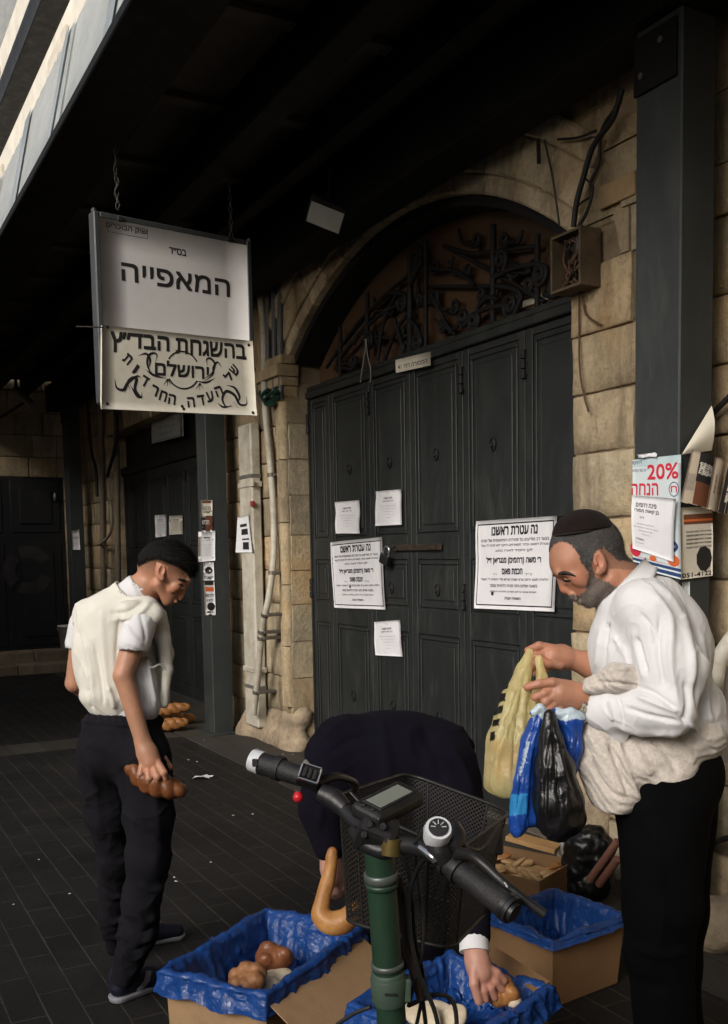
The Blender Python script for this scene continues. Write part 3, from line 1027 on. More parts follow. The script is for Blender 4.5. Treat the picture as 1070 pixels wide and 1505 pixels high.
# ------------------------------------------------------------------ notices on the door
def on_door(*q, dy=-0.006): return [onY(a, b, YD + dy) for a, b in q]
s = Sheet(*on_door((701, 766), (820, 758), (816, 899), (698, 894)), wave=waver(0.004, 1))
for ins, th in ((0.02, 0.007),): s.frame(ins, th)
def notice_text(s):
    s.text('נה עטרת ראשנו', 0.50, 0.125, 0.090, 0.56, bold=0.06)
    s.text('בצער רב מודיעים על פטירתו הפתאומית של אבינו', 0.50, 0.225, 0.036, 0.84, bold=0.02)
    s.text('עטרת ראשנו וכתר תפארתנו היקר לא זכינו לו עוד', 0.50, 0.285, 0.036, 0.84, bold=0.02)
    s.text('זקן וחסיד לאורו נסע', 0.50, 0.345, 0.036, 0.46, bold=0.02)
    s.text('ר׳ משה (רחמים) מנגריאן ז״ל', 0.49, 0.455, 0.085, 0.68, bold=0.045)
    s.text('חכמת פאוס', 0.49, 0.575, 0.06, 0.26, bold=0.06)
    s.text('ב״ר', 0.69, 0.605, 0.022, 0.09, bold=0.0).text('ז״ל', 0.27, 0.605, 0.022, 0.05, bold=0.0)
    s.text('הלוויה תצא היום ערב שבת קודש פר׳ האזינו ד׳ תשרי', 0.50, 0.665, 0.036, 0.84, bold=0.02)
    s.text('בשעה שתים וחצי מבית הלוויות שמגר', 0.50, 0.73, 0.036, 0.6, bold=0.02)
    s.text('יושבים שבעה ברחוב יוסף בן מתתיהו ירושלים', 0.50, 0.80, 0.028, 0.58, bold=0.01)
    s.text('המשפחה האבלה', 0.50, 0.87, 0.032, 0.2, bold=0.03)
notice_text(s)
s.build('mourning_notice', PAPER, 'large white black bordered notice on the door beside the leaning man', 'notice', 'black bordered mourning notices')
s = Sheet(*on_door((486, 797), (562, 789), (567, 896), (492, 893)), wave=waver(0.005, 2))
s.frame(0.02, 0.007); notice_text(s)
s.build('mourning_notice', PAPER, 'narrower white black bordered notice on the door, left of the padlock', 'notice', 'black bordered mourning notices')
def letter(s, seed):
    random.seed(seed)
    s.text('בס״ד', 0.5, 0.09, 0.02, 0.12, INK_SOFT, 0.0)
    s.text('מודעה חשובה', 0.5, 0.22, 0.05, 0.34, INK, 0.02)
    s.text('לכל באי השוק', 0.5, 0.31, 0.05, 0.42, INK, 0.02)
    for k in range(5):
        s.text(['הננו להודיע לכל הסוחרים', 'כי החל מיום ראשון הבא', 'יהיה השוק סגור', 'נא להקפיד על כך', 'ההנהלה'][k], 0.5, 0.44 + 0.085 * k, 0.026, [0.6, 0.5, 0.4, 0.38, 0.18][k], INK_SOFT, 0.0)
for q, lb, sd in ((((493, 738), (529, 735), (529, 784), (494, 784)), 'small white letter sheet taped to the door, highest on the left leaf', 4),
                  (((553, 722), (590, 719), (591, 771), (552, 773)), 'small white letter sheet taped to the door above the padlock', 5),
                  (((550, 914), (588, 911), (592, 965), (552, 963)), 'small white letter sheet taped low on the door below the padlock', 6)):
    s = Sheet(*on_door(*q), wave=waver(0.003, sd))
    letter(s, sd)
    s.build('letter_sheet', PAPER, lb, 'notice', 'letter sheets taped to doors')

# ------------------------------------------------------------------ open rusty junction box and its cables
M_BOX = mat('junction_box_steel', (0.11, 0.075, 0.045), 0.8, 0.3, 12, 0.3, 80, dirt=(0.04, 0.04, 0.022), ds=9, da=0.8)
YB = YW - 0.12
tl, br = onY(809, 340, YB), onY(853, 424, YB)
bx0, bx1, bz0, bz1 = tl.x, br.x, br.z + 0.02, onY(852, 331, YB).z
jb = thing('junction_box', ((bx0 + bx1) / 2, YB + 0.06, bz0), 'open rusty electrical junction box fixed beside the arch, full of wires', 'electrical box')
mb = MB()
tk = 0.012
mb.b2((bx0, YB, bz0), (bx0 + tk, YW - 0.014, bz1)).b2((bx1 - tk, YB, bz0), (bx1, YW - 0.014, bz1))
mb.b2((bx0 + tk, YB + 0.001, bz0), (bx1 - tk, YW - 0.014, bz0 + tk)).b2((bx0 + tk, YB + 0.001, bz1 - tk), (bx1 - tk, YW - 0.014, bz1))
mb.b2((bx0, YW - 0.0135, bz0), (bx1, YW - 0.002, bz1))
mb.build('casing', M_BOX, jb)
M_WIRE = mat('cable_black', (0.012, 0.011, 0.010), 0.6)
M_WIREB = mat('cable_brown', (0.09, 0.045, 0.022), 0.7)
random.seed(9)
for k in range(9):
    x = bx0 + 0.05 + random.random() * (bx1 - bx0 - 0.1)
    q = [(x + random.uniform(-.03, .03), YB + random.uniform(0.02, 0.08), bz0 + 0.03 + (bz1 - bz0 - 0.06) * j / 5) for j in range(6)]
    MB().tube(catmull(q, 5), 0.006, 6).build('wire', M_WIREB if k % 3 else M_WIRE, jb)
MB().b2((bx0 + 0.06, YB + 0.05, bz0 + 0.12), (bx1 - 0.08, YW - 0.02, bz0 + 0.28), 0.006).build('terminal_block', mat('bakelite', (0.05, 0.035, 0.025), 0.5), jb)
def cable(pts, r, y, label, m=None, name='cable', cat='cable', group=None):
    q = [onY(a, b, y - (c[0] if c else 0)) for a, b, *c in pts]
    o = MB().tube(catmull(q, 7), r, 8).build(name, m or M_WIRE)
    return tag(o, label, cat, group)
cable([(915, 130), (900, 175), (872, 215), (857, 262), (847, 300), (843, 333)], 0.013, YW - 0.10, 'thick black cable dropping from the canopy into the junction box')
cable([(912, 150), (885, 190), (880, 240), (868, 268), (870, 285), (862, 312), (850, 334)], 0.008, YW - 0.09, 'thinner black cable bent in loops just right of the thick black one')
cable([(820, 205), (850, 202), (876, 192)], 0.006, YW - 0.08, 'short black cable running level under the canopy above the arch')
cable([(791, 205), (792, 240)], 0.010, YW - 0.07, 'short stub of black conduit hanging above the arch crown')
cable([(800, 205), (812, 260), (822, 330)], 0.005, YW - 0.055, 'thin grey wire slanting across the arch stones to the box', mat('thin_wire', (0.05, 0.045, 0.04), 0.7))
cable([(851, 422), (851, 470), (852, 540), (858, 580), (865, 605)], 0.0045, YW - 0.02, 'thin brown wire hanging longest below the junction box', M_WIREB)
cable([(852, 422), (857, 445), (863, 464), (884, 478)], 0.005, YW - 0.02, 'short brown wire bent outwards below the junction box', M_WIREB)
cable([(843, 318), (852, 300), (866, 290), (872, 275), (860, 262)], 0.005, YW - 0.09, 'loose loop of dark wire on top of the junction box')
random.seed(31)
# small steel plate screwed to the wall
s = MB().b2((onY(884, 340, YW).x, YW - 0.016, 3.05), (onY(931, 345, YW).x + 0.02, YW + 0.0, 3.15), 0.004)
tag(s.build('wall_plate', mat('wall_plate_wood', (0.36, 0.25, 0.13), 0.8, 0.2, 12, 0.2)), 'flat tan strip screwed to the stones between junction box and post', 'strip')

# ------------------------------------------------------------------ pipes on the pier
M_PVC = mat('cream_pipe', (0.50, 0.47, 0.39), 0.55, 0.1, 3, 0.05, 40, dirt=(0.2, 0.15, 0.09), ds=5, da=0.7)
YP = YW - 0.10
a, b = onY(352, 700, YP).x, onY(370, 700, YP).x
dp = thing('downpipe', ((a + b) / 2, YP, 0.1), 'square cream rain downpipe standing against the pier, a sticker on it', 'pipe')
zt_ = onY(365, 622, YP).z
MB().b2((a, YP - 0.005, 0.12), (b, YW - 0.02, zt_), 0.012).build('pipe', M_PVC, dp)
for py in (712, 983):
    z = onY(365, py, YP).z
    MB().b2((a - 0.012, YP - 0.014, z - 0.022), (b + 0.012, YW - 0.016, z + 0.022), 0.005).tube([(b + 0.03, YP - 0.004, z - 0.02), (b + 0.03, YP - 0.004, z + 0.02)], 0.016, 8).build('clamp', M_PVC, dp)
for py in (700, 1008):
    z = onY(365, py, YP).z
    MB().b2((a - 0.003, YP - 0.008, z - 0.016), (b + 0.003, YW - 0.018, z + 0.016), 0.003).build('band', mat('pipe_band', (0.12, 0.115, 0.1), 0.6), dp)
z = onY(377, 738, YP).z
MB().b2((b - 0.004, YP - 0.02, z - 0.03), (b + 0.035, YP + 0.01, z + 0.012), 0.004).build('valve', mat('red_plastic', (0.25, 0.03, 0.02), 0.5), dp)
s = Sheet(*[onY(*q, YP - 0.012) for q in ((352, 760), (366, 756), (372, 812), (349, 812))], wave=lambda u, v: 0.05 * max(0, 0.5 - u) ** 2 + 0.004)
s.rect(0.2, 0.22, 0.75, 0.3).rect(0.3, 0.36, 0.8, 0.52).rect(0.35, 0.62, 0.85, 0.66).rect(0.4, 0.72, 0.8, 0.92)
s.build('sticker', PAPER, 'curled black and white sticker on the square downpipe', 'sticker')
cd = catmull([onY(a_, b_, YW - 0.055 - (0.0 if b_ < 780 else min(0.1, (b_ - 780) / 120 * 0.1))) for a_, b_ in ((379, 405), (384, 450), (388, 493), (389, 586), (397, 679), (402, 749), (402, 818), (395, 879), (386, 921), (379, 995), (373, 1050))], 8)
cp = thing('curved_conduit', cd[-1], 'round cream plastic conduit bowing beside the square downpipe', 'pipe')
MB().tube(cd, 0.026, 12).build('pipe', M_PVC, cp)
for py in (702, 846, 905, 925, 941, 1020):
    k = min(range(len(cd)), key=lambda i: abs(pix(cd[i])[1] - py))
    q = cd[k]; t_ = (cd[k + 1] - cd[k - 1]).normalized() if 0 < k < len(cd) - 1 else Vector((0, 0, 1))
    MB().tube([q - t_ * 0.014, q + t_ * 0.014], 0.031, 12).b2((q.x - 0.02, q.y, q.z - .012), (q.x + 0.055, YW - 0.004, q.z + .012), 0.003).build('clamp', mat('clamp_steel', (0.14, 0.12, 0.1), 0.5, metal=0.4), cp)
M_GREYP = mat('grey_conduit', (0.10, 0.10, 0.105), 0.5, 0.15, 4)
for px_, lb in ((394, 'nearest the bowed cream pipe'), (403, 'in the middle of the three'), (412, 'nearest the arch')):
    q = [onY(px_, 395, YW - 0.04), onY(px_, 500, YW - 0.04), onY(px_ + 1, 588, YW - 0.04)]
    tag(MB().tube(q, 0.021, 10).build('conduit', M_GREYP), 'straight grey conduit on the pier, ' + lb, 'pipe', 'straight grey conduits above the green hose')
mb = MB()
for k in range(3):
    q = [onY(394 + 6 * k * 0.6 + 12 * math.cos(t_ + k), 577 + 10 * math.sin(t_ + k * 0.7) + 4 * k, YW - 0.06 - 0.015 * k) for t_ in np.linspace(-0.6, 3.4, 9)]
    mb.tube(catmull(q, 4), 0.014, 8)
tag(mb.build('green_hose', mat('green_hose', (0.008, 0.035, 0.022), 0.5)), 'short bundle of green hose looped under the grey conduits', 'hose')
# ------------------------------------------------------------------ hanging bakery sign
def ray_plane(px, py, p0, n):
    v = raydir(px, py)
    return CO + v * ((Vector(p0) - CO).dot(n) / v.dot(n))
_sd = (_r * math.cos(rad(37)) + Vector((_f.x, _f.y, 0)).normalized() * math.sin(rad(37))).normalized()   # across the face, to the right
SN = Vector((0, 0, 1)).cross(_sd).normalized()
S0 = P(150, 560, 5.15)
if SN.dot(CO - S0) < 0: SN = -SN
def on_sign(px, py, off=0.0): return ray_plane(px, py, S0 + SN * off, SN)
M_ALU = mat_paint('sign_frame', (0.035, 0.039, 0.043), 0.4, 0.2, 0.5)
M_SIGN = mat('sign_face', (0.58, 0.565, 0.56), 0.5, 0.04, 3, dirt=(0.36, 0.33, 0.29), ds=3.0, da=0.35)
def sign_xyz(u, z, off): return Vector((S0.x, S0.y, 0)) + _sd * u + SN * off + Vector((0, 0, z))
ul = (on_sign(141, 400) - S0).dot(_sd); ur = (on_sign(371, 400) - S0).dot(_sd)
zt = (on_sign(146, 307).z + on_sign(368, 356).z) / 2; zb = on_sign(150, 592).z
print('SIGN', ul, ur, zt, zb, on_sign(146, 307).z, on_sign(368, 356).z, on_sign(376, 612).z)
RS = Matrix((_sd, SN, Vector((0, 0, 1)))).transposed()
if RS.determinant() < 0: RS = Matrix((_sd, -SN, Vector((0, 0, 1)))).transposed()
sg = thing('bakery_sign', sign_xyz((ul + ur) / 2, zb, 0), 'hanging white lightbox sign in dark frame lettered for a bakery in Hebrew', 'sign')
fw = 0.032
mb = MB()
uc, zc, sw, sh = (ul + ur) / 2, (zt + zb) / 2, ur - ul, zt - zb
mb.box(sign_xyz(ul + fw / 2, zc, -0.035), (fw, 0.07, sh), RS, 0.006).box(sign_xyz(ur - fw / 2, zc, -0.035), (fw, 0.07, sh), RS, 0.006)
mb.box(sign_xyz(uc, zt - fw / 2, -0.0355), (sw - 2 * fw - 0.001, 0.069, fw), RS, 0.006).box(sign_xyz(uc, zb + fw / 2, -0.0355), (sw - 2 * fw - 0.001, 0.069, fw), RS, 0.006)
mb.box(sign_xyz(uc, zc, -0.055), (sw - 2 * fw - 0.002, 0.02, sh - 2 * fw - 0.002), RS)
for u in (ul + 0.008, ur - 0.008): mb.box(sign_xyz(u, zt + 0.004, -0.02), (0.016, 0.03, 0.02), RS, 0.003)
mb.build('frame', M_ALU, sg)
off = -0.004
fl, fr, ft, fb = ul + fw - 0.004, ur - fw + 0.004, zt - fw + 0.004, zb + fw - 0.004
s = Sheet(sign_xyz(fl, ft, off), sign_xyz(fr, ft, off), sign_xyz(fr, fb, off), sign_xyz(fl, fb, off))
def sv(px, py):                       # photo pixel -> (u, v) of the face
    q = on_sign(px, py, off) - sign_xyz(fl, ft, off)
    return (q.dot(_sd) / (fr - fl), -q.z / (ft - fb))
u0, v0 = sv(186, 337); s.text('שוק הבוכרים', u0, v0, 0.032, 0.26, INK, 0.02)
q0, q1 = sv(158, 326), sv(217, 351)
s.stroke([(q0[0], q0[1]), (q1[0], q0[1])], 0.002, n=1).stroke([(q1[0], q0[1]), (q1[0], q1[1])], 0.002, n=1).stroke([(q1[0], q1[1]), (q0[0], q1[1])], 0.002, n=1).stroke([(q0[0], q1[1]), (q0[0], q0[1])], 0.002, n=1)
u0, v0 = sv(261, 370); s.text('בס״ד', u0, v0, 0.036, 0.115, INK, 0.03)
ua, va = sv(179, 405); ub_, vb_ = sv(337, 420)
s.text('המאפייה', (ua + ub_) / 2, (va + vb_) / 2 - 0.004, 0.098, ub_ - ua, INK, 0.035)
s.build('face', M_SIGN, parent=sg, nu=6, nv=6, th=0.003)
for pq in ((177, 322), (337, 352)):
    q = on_sign(*pq)
    MB().box((q.x, q.y, q.z), (0.035, 0.02, 0.025), RS, 0.004).build('clip', M_IRON, sg)
# chains to the ceiling
M_CHAIN = mat('chain_steel', (0.05, 0.047, 0.042), 0.6, metal=0.5)
for pq, lb in (((173, 308), 'left chain of the bakery sign, with a twisted cord'), ((340, 350), 'right chain of the bakery sign, thin and dark')):
    q = on_sign(*pq, -0.05)
    zl = ZB + 0.20
    mb = MB()
    nlk = int((zl - q.z) / 0.034)
    for k in range(nlk):
        zc_ = q.z + 0.034 * (k + 0.5)
        ex = Vector((1, 0, 0)) if k % 2 else Vector((0, 1, 0))
        mb.tube([Vector((q.x, q.y, zc_)) + ex * (0.009 * math.cos(a)) + Vector((0, 0, 0.021 * math.sin(a))) for a in np.linspace(0, 2 * math.pi, 11)], 0.003, 5, cap=False)
    if pq[0] < 200:
        mb.tube([Vector((q.x + 0.012 * math.cos(k * 1.1), q.y + 0.012 * math.sin(k * 1.1), q.z + k * 0.02)) for k in range(14)], 0.005, 6)
    tag(mb.build('sign_chain', M_CHAIN), lb, 'chain', 'chains holding the bakery sign')
# board underneath
bo = 0.03
tl_, tr_, br_, bl_ = on_sign(150, 478, bo), on_sign(372, 501, bo), on_sign(377, 611, bo), on_sign(149, 601, bo)
kb = Sheet(tl_, tr_, br_, bl_, wave=lambda u, v: 0.004 * math.sin(5 * u + 2 * v) + 0.012 * max(0, v - 0.9) * 5)
kw, kh = kb.size()
def kv(px, py):
    """photo pixel -> (u, v) on the board, by bilinear inversion"""
    tgt = on_sign(px, py, bo)
    u, v = 0.5, 0.5
    for _ in range(12):
        p = kb.pt(u, v); e = tgt - p
        du = (kb.pt(u + 1e-3, v) - p) * 1e3; dv = (kb.pt(u, v + 1e-3) - p) * 1e3
        a, b, c_, d = du.dot(du), du.dot(dv), dv.dot(dv), 0
        r1, r2 = e.dot(du), e.dot(dv)
        det = a * c_ - b * b
        u += (r1 * c_ - r2 * b) / det; v += (a * r2 - b * r1) / det
    return (u, v)
def kt(txt, px, py, hpx, wpx, rot=0.0, bold=0.05):
    u, v = kv(px, py); u2, v2 = kv(px, py + hpx); u3, v3 = kv(px + wpx, py)
    kb.text(txt, u, v, abs(v2 - v), abs(u3 - u), INK, bold, rot)
kt('בהשגחת', 311, 513, 21, 98, 0, 0.04); kt('הבד״ץ', 206, 506, 28, 82, 0, 0.04)
kt('ירושלם', 268, 543, 21, 76, 0, 0.04)
# curved line: letters one by one, right to left
arc = [('ש', 345, 544, 0.95), ('ל', 336, 553, 0.9), ('ה', 322, 575, 0.42), ('ע', 309, 583, 0.3), ('ד', 296, 588, 0.2), ('ה', 281, 591, 0.1), ('ה', 253, 587, -0.15), ('ח', 240, 582, -0.3), ('ר', 227, 574, -0.42), ('ד', 212, 560, -0.55), ('י', 199, 543, -0.65), ('ת', 187, 528, -0.75)]
for ch, x, y, ro in arc:
    kt(ch, x, y, 14, 10 if ch not in 'י' else 4, ro * 0.9, 0.05)
cu_, cv_ = kv(269, 544)
rr_ = (on_sign(269 + 24, 544, bo) - on_sign(269, 544, bo)).length
kb.stroke([(cu_ + rr_ * math.cos(a) * 0.98 / kw, cv_ + rr_ * math.sin(a) * 1.0 / kh) for a in np.linspace(0.55, 2.6, 9)], 0.009)
kb.stroke([(cu_ + rr_ * math.cos(a) / kw, cv_ + rr_ * math.sin(a) / kh) for a in np.linspace(3.7, 5.75, 9)], 0.008)
def ks(pts, th=0.006, tp=(0.0, 1.0)): kb.stroke([kv(*q) for q in pts], th * 1.9, INK, tp)
ks([(203, 523), (214, 520), (220, 529), (218, 542)], .007); ks([(228, 533), (230, 522), (225, 519), (218, 523), (216, 535), (222, 548), (240, 555)], .007); ks([(213, 543), (226, 552), (244, 556)], .006)
ks([(305, 537), (304, 528), (310, 527), (316, 535), (312, 548), (298, 558)], .007); ks([(326, 540), (320, 532), (314, 540), (313, 550), (300, 561)], .007); ks([(290, 560), (303, 562), (316, 556)], .006)
for a, b, k in ((246, 561, -1), (294, 567, 1)):
    for t_ in (-0.7, 0, 0.7):
        ks([(a, b - 4), (a + 9 * math.sin(t_), b + 9 * math.cos(t_) - 2)], 0.006, (0.2, 1.0))
ks([(168, 557), (171, 570), (181, 573), (188, 562), (201, 553), (207, 556)], .009); ks([(190, 572), (187, 562), (193, 556), (200, 557), (198, 572), (207, 584), (208, 577)], .009)
ks([(182, 577), (186, 571)], .006); ks([(191, 566), (201, 582), (209, 585)], .007)
ks([(362, 583), (362, 594), (352, 594), (345, 581), (333, 575), (327, 586), (332, 597), (341, 596)], .009); ks([(333, 566), (345, 570), (352, 583), (349, 592)], .008); ks([(343, 590), (350, 600)], .007); ks([(320, 592), (328, 598), (340, 597)], .006)
for q in ((158, 481), (366, 507), (157, 594), (371, 607), (270, 601), (268, 597)):
    kb.disc(*kv(*q), 0.009, INK, 10)
ko = kb.build('certificate_board', mat('board_face', (0.64, 0.61, 0.52), 0.5, 0.05, 4, dirt=(0.4, 0.34, 0.25), ds=3.5, da=0.4), 'cream board with curved Hebrew lettering and scrolls, fixed over the lower bakery sign', 'board', nu=12, nv=10, th=0.018)
q = [on_sign(112, 480, 0.0), on_sign(152, 481, 0.04)]
tag(MB().tube(q, 0.004, 6).build('wire', M_CHAIN), 'thin wire stretched from the left edge of the cream board', 'wire')

# ------------------------------------------------------------------ flood light under the canopy
fl_c = P(478, 320, 5.5)
fl_ = thing('flood_light', fl_c, 'unlit rectangular flood light tilted down under the canopy by the arch', 'lamp')
fnrm = (CO - fl_c).normalized() * 0.6 + Vector((0, -0.3, -0.6)); fnrm.normalize()
fx_ = (P(505, 333, 5.5) - P(452, 305, 5.5)).normalized(); fx_ = (fx_ - fnrm * fx_.dot(fnrm)).normalized()
fy_ = fnrm.cross(fx_)
RF = Matrix((fx_, fy_, fnrm)).transposed()
MB().box(fl_c - fnrm * 0.04, (0.22, 0.16, 0.06), RF, 0.012).build('housing', M_BEAM, fl_)
MB().box(fl_c + fnrm * -0.002, (0.19, 0.125, 0.008), RF, 0.002).build('glass', mat('lamp_glass', (0.30, 0.30, 0.28), 0.25, 0.1, 8), fl_)
MB().tube([fl_c - fnrm * 0.07, fl_c - fnrm * 0.12 + Vector((0, 0, 0.15)), Vector((fl_c.x, fl_c.y, ZB + 0.22)) + Vector((0, 0, 0.0)) - fnrm * 0.12], 0.012, 6).build('bracket', M_BEAM, fl_)

# ------------------------------------------------------------------ second doorway behind the middle post
YD2 = YD + 0.02
d2 = thing('panelled_door', ((D2L + D2R) / 2, YD2, 0.02), 'dim dark panelled metal door behind the sticker covered post', 'door')
lx = [D2L + 0.01] + [onY(q, 800, YD2).x for q in (198, 219, 246, 276)] + [D2R - 0.01]
for i in range(5):
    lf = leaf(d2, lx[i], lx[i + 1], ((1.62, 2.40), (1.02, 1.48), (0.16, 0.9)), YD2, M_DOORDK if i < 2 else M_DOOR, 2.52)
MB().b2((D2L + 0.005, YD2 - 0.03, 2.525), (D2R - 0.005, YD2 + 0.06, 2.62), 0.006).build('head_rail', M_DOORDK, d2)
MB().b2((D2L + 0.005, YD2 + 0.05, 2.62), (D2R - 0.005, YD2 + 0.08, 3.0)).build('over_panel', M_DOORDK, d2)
for q in (1, 3, 4):
    MB().tube([(lx[q], YD2 - 0.012, 2.3), (lx[q], YD2 - 0.012, 2.42)], 0.016, 8).build('hinge', M_IRON, d2)
s = Sheet(*[onY(*q, YD2 - 0.05) for q in ((222, 607), (266, 602), (267, 641), (223, 652))])
s.text('המרכז המסחרי', 0.5, 0.3, 0.12, 0.6, INK_SOFT); s.text('בן שאול ובניו', 0.5, 0.52, 0.10, 0.6, INK_SOFT); s.text('ירושלים', 0.5, 0.75, 0.1, 0.4, INK_SOFT); s.frame(0.01, 0.008, INK_SOFT)
s.build('shop_plaque', mat('plaque_grey', (0.30, 0.31, 0.31), 0.5, 0.1, 5), 'pale grey framed plaque above the dim panelled door', 'plaque', th=0.02)
for q, lb, sd in ((((228, 757), (245, 756), (245, 788), (229, 790)), 'narrow white letter sheet on the dim door, the left one of its pair', 14), (((249, 758), (269, 757), (269, 785), (249, 786)), 'yellowish letter sheet on the dim door, the right one of its pair', 15)):
    s = Sheet(*[onY(*k, YD2 - 0.006) for k in q], wave=waver(0.003, sd)); letter(s, sd)
    s.build('letter_sheet', PAPER if sd == 14 else PAPER_OLD, lb, 'notice', 'letter sheets taped to doors', nu=5, nv=6)
# drain pipes and cables on the stones left of that doorway
for px_, lb, c_ in ((150, 'dirty beige pipe on the stones nearest the far corner', M_PVC), (172, 'dirty beige pipe running down beside the dim panelled door', M_PVC)):
    q = [onY(px_ - 3, 560, YW - 0.05), onY(px_, 700, YW - 0.05), onY(px_ + 3, 960, YW - 0.05)]
    tag(MB().tube(q, 0.035, 10).build('drain_pipe', mat('dirty_pipe', (0.15, 0.12, 0.085), 0.7, 0.3, 3)), lb, 'pipe')
cable([(164, 560), (171, 640), (158, 700)], 0.022, YW - 0.1, 'thick dark cable sagging on the stones beside the dim door')
cable([(128, 590), (134, 660), (141, 690), (143, 730)], 0.020, YW - 0.1, 'dark cable hanging over the corner stones by the far post')
cable([(146, 800), (158, 790), (164, 775), (163, 740)], 0.018, YW - 0.1, 'pale thin hose curving over the stones by the far post', mat('pale_hose', (0.22, 0.19, 0.15), 0.6))

# ------------------------------------------------------------------ dark door in the end wall, its steps, the bucket
XD = XE + 0.0
dz = onX(40, 697, XD).z
y_r = onX(96, 800, XD).y
ed = thing('graffiti_door', (XD, (0.2 + y_r) / 2, 0.25), 'black steel door with ring graffiti at the far end of the alley', 'door')
mb = MB()
zb_ = onX(40, 955, XD).z
mb.b2((XD - 0.10, 0.2, zb_), (XD - 0.02, y_r, dz))
ys = [0.2, onX(12, 800, XD).y, y_r]
zm = onX(40, 790, XD).z
for ya_, yb2 in zip(ys[:-1], ys[1:]):
    for za, zbb in ((zb_ + 0.05, zm - 0.06), (zm + 0.06, dz - 0.08)):
        mb.b2((XD - 0.03, ya_ + 0.05, za), (XD - 0.008, yb2 - 0.05, zbb), 0.012)
        mb.b2((XD - 0.012, ya_ + 0.16, za + 0.12), (XD + 0.006, yb2 - 0.16, zbb - 0.12), 0.012)
mb.build('leaf', M_DOORDK, ed)
gc = onX(42, 838, XD + 0.012)
mb = MB()
M_GRAF = mat('faded_spray', (0.020, 0.019, 0.017), 0.7, 0.4, 4)
M_GRAF2 = mat('pale_spray', (0.024, 0.018, 0.022), 0.8, 0.3, 6)
for a0_, a1_, m_ in ((0.5, 2.0, M_GRAF), (2.3, 3.9, M_GRAF2), (4.2, 5.9, M_GRAF)):
    V, F = [], []
    for i, a in enumerate(np.linspace(a0_, a1_, 14)):
        for r_ in (0.17, 0.33):
            V.append((XD + 0.010, gc.y + r_ * math.cos(a), gc.z + r_ * math.sin(a)))
    for i in range(13): F.append((2 * i, 2 * i + 1, 2 * i + 3, 2 * i + 2))
    mesh_obj('graffiti', V, F, m_, ed)
MB().ball((XD + 0.02, y_r - 0.12, zm + 0.55), (0.03, 0.02, 0.06)).build('handle', mat('dull_steel', (0.25, 0.25, 0.25), 0.4, metal=0.7), ed)
st = thing('door_steps', (XD + 0.4, 1.3, 0), 'worn stone steps before the black graffiti door', 'steps')
random.seed(4)
for k, (x1_, z1_) in enumerate(((XD + 0.32, zb_), (XD + 0.62, zb_ * 0.5))):
    mb = MB(); y = 0.0
    while y < y_r + 0.25:
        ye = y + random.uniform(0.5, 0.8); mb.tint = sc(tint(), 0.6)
        mb.box(((XD - 0.04 + x1_) / 2, (y + ye) / 2, z1_ / 2 - 0.001 * k), (x1_ - XD + 0.04 - 0.0, ye - y - 0.006, z1_), None, 0.015); y = ye
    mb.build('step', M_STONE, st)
bk = onZ(100, 955, zb_)
bk = Vector((XD + 0.22, onX(100, 940, XD + 0.22).y, zb_))
bu = thing('bucket', bk, 'white plastic bucket on the steps by the black graffiti door', 'bucket')
V, F = [], []
prof = [(0.0, 0.0), (0.105, 0.0), (0.125, 0.30), (0.135, 0.30), (0.135, 0.325), (0.12, 0.325), (0.10, 0.02), (0.0, 0.02)]
for r_, z_ in prof:
    for k in range(20): V.append((bk.x + r_ * math.cos(k * math.pi / 10), bk.y + r_ * math.sin(k * math.pi / 10), bk.z + z_))
for i in range(len(prof) - 1):
    for k in range(20): F.append((i * 20 + k, i * 20 + (k + 1) % 20, (i + 1) * 20 + (k + 1) % 20, (i + 1) * 20 + k))
mesh_obj('pail', V, F, mat('white_plastic', (0.5, 0.48, 0.45), 0.45, 0.1, 5), bu, True)
MB().tube([(bk.x + 0.14 * math.sin(a) * 0.6, bk.y + 0.14 * math.cos(a), bk.z + 0.29 - 0.10 * math.sin(a)) for a in np.linspace(0, math.pi, 11)], 0.005, 6).build('handle', mat('wire_handle', (0.2, 0.2, 0.2), 0.5, metal=0.5), bu)
# lamp bracket over that door
lb_ = thing('strip_lamp', P(28, 590, 12.4), 'unlit metal strip lamp on thin arms at the far left', 'lamp')
q0, q1 = P(24, 573, 12.6), P(50, 598, 12.0)
MB().tube([q0, q1], 0.05, 8).build('housing', mat('lamp_metal', (0.12, 0.12, 0.12), 0.5), lb_)
for a, b in ((P(-10, 620, 12.9), P(38, 590, 12.3)), (P(24, 573, 12.6), P(20, 520, 12.9))):
    MB().tube([a, b], 0.02, 6).build('arm', M_BEAM, lb_)

# ------------------------------------------------------------------ papers on the near post
YS = PY_ - 0.004
XS = PX + 0.004
def pY(*q, dy=0.0): return [onY(a, b, YS - dy) for a, b in q]
def pX(*q, dx=0.0): return [onX(a, b, XS + dx) for a, b in q]
s = Sheet(*pY((930, 676), (1001, 668), (1001, 852), (930, 832), dy=0.002), wave=waver(0.002, 51))
s.rect(0.0, 0.0, 1.0, 0.07, _flat((0.42, 0.52, 0.54)), off=0.0004)
s.text('20%', 0.64, 0.125, 0.125, 0.62, INK_RED, 0.03).text('הנחה', 0.27, 0.275, 0.10, 0.56, INK_RED, 0.03)
s.text('רהיטי', 0.1, 0.03, 0.03, 0.2, INK_BLUE).text('עד גמר המלאי', 0.15, 0.10, 0.03, 0.3, INK_BLUE, 0)
s.ring(0.87, 0.275, 0.024, 0.003, INK_BLUE).text('ח', 0.87, 0.275, 0.05, 0.12, INK_RED)
s.disc(0.07, 0.83, 0.03, INK_RED).disc(0.86, 0.86, 0.030, INK_ORANGE, ry=0.02).disc(0.45, 0.88, 0.02, INK_ORANGE, ry=0.01)
s.rect(0.0, 0.915, 1.0, 0.94, INK_BLUE).rect(0.0, 0.955, 1.0, 0.985, INK_BLUE)
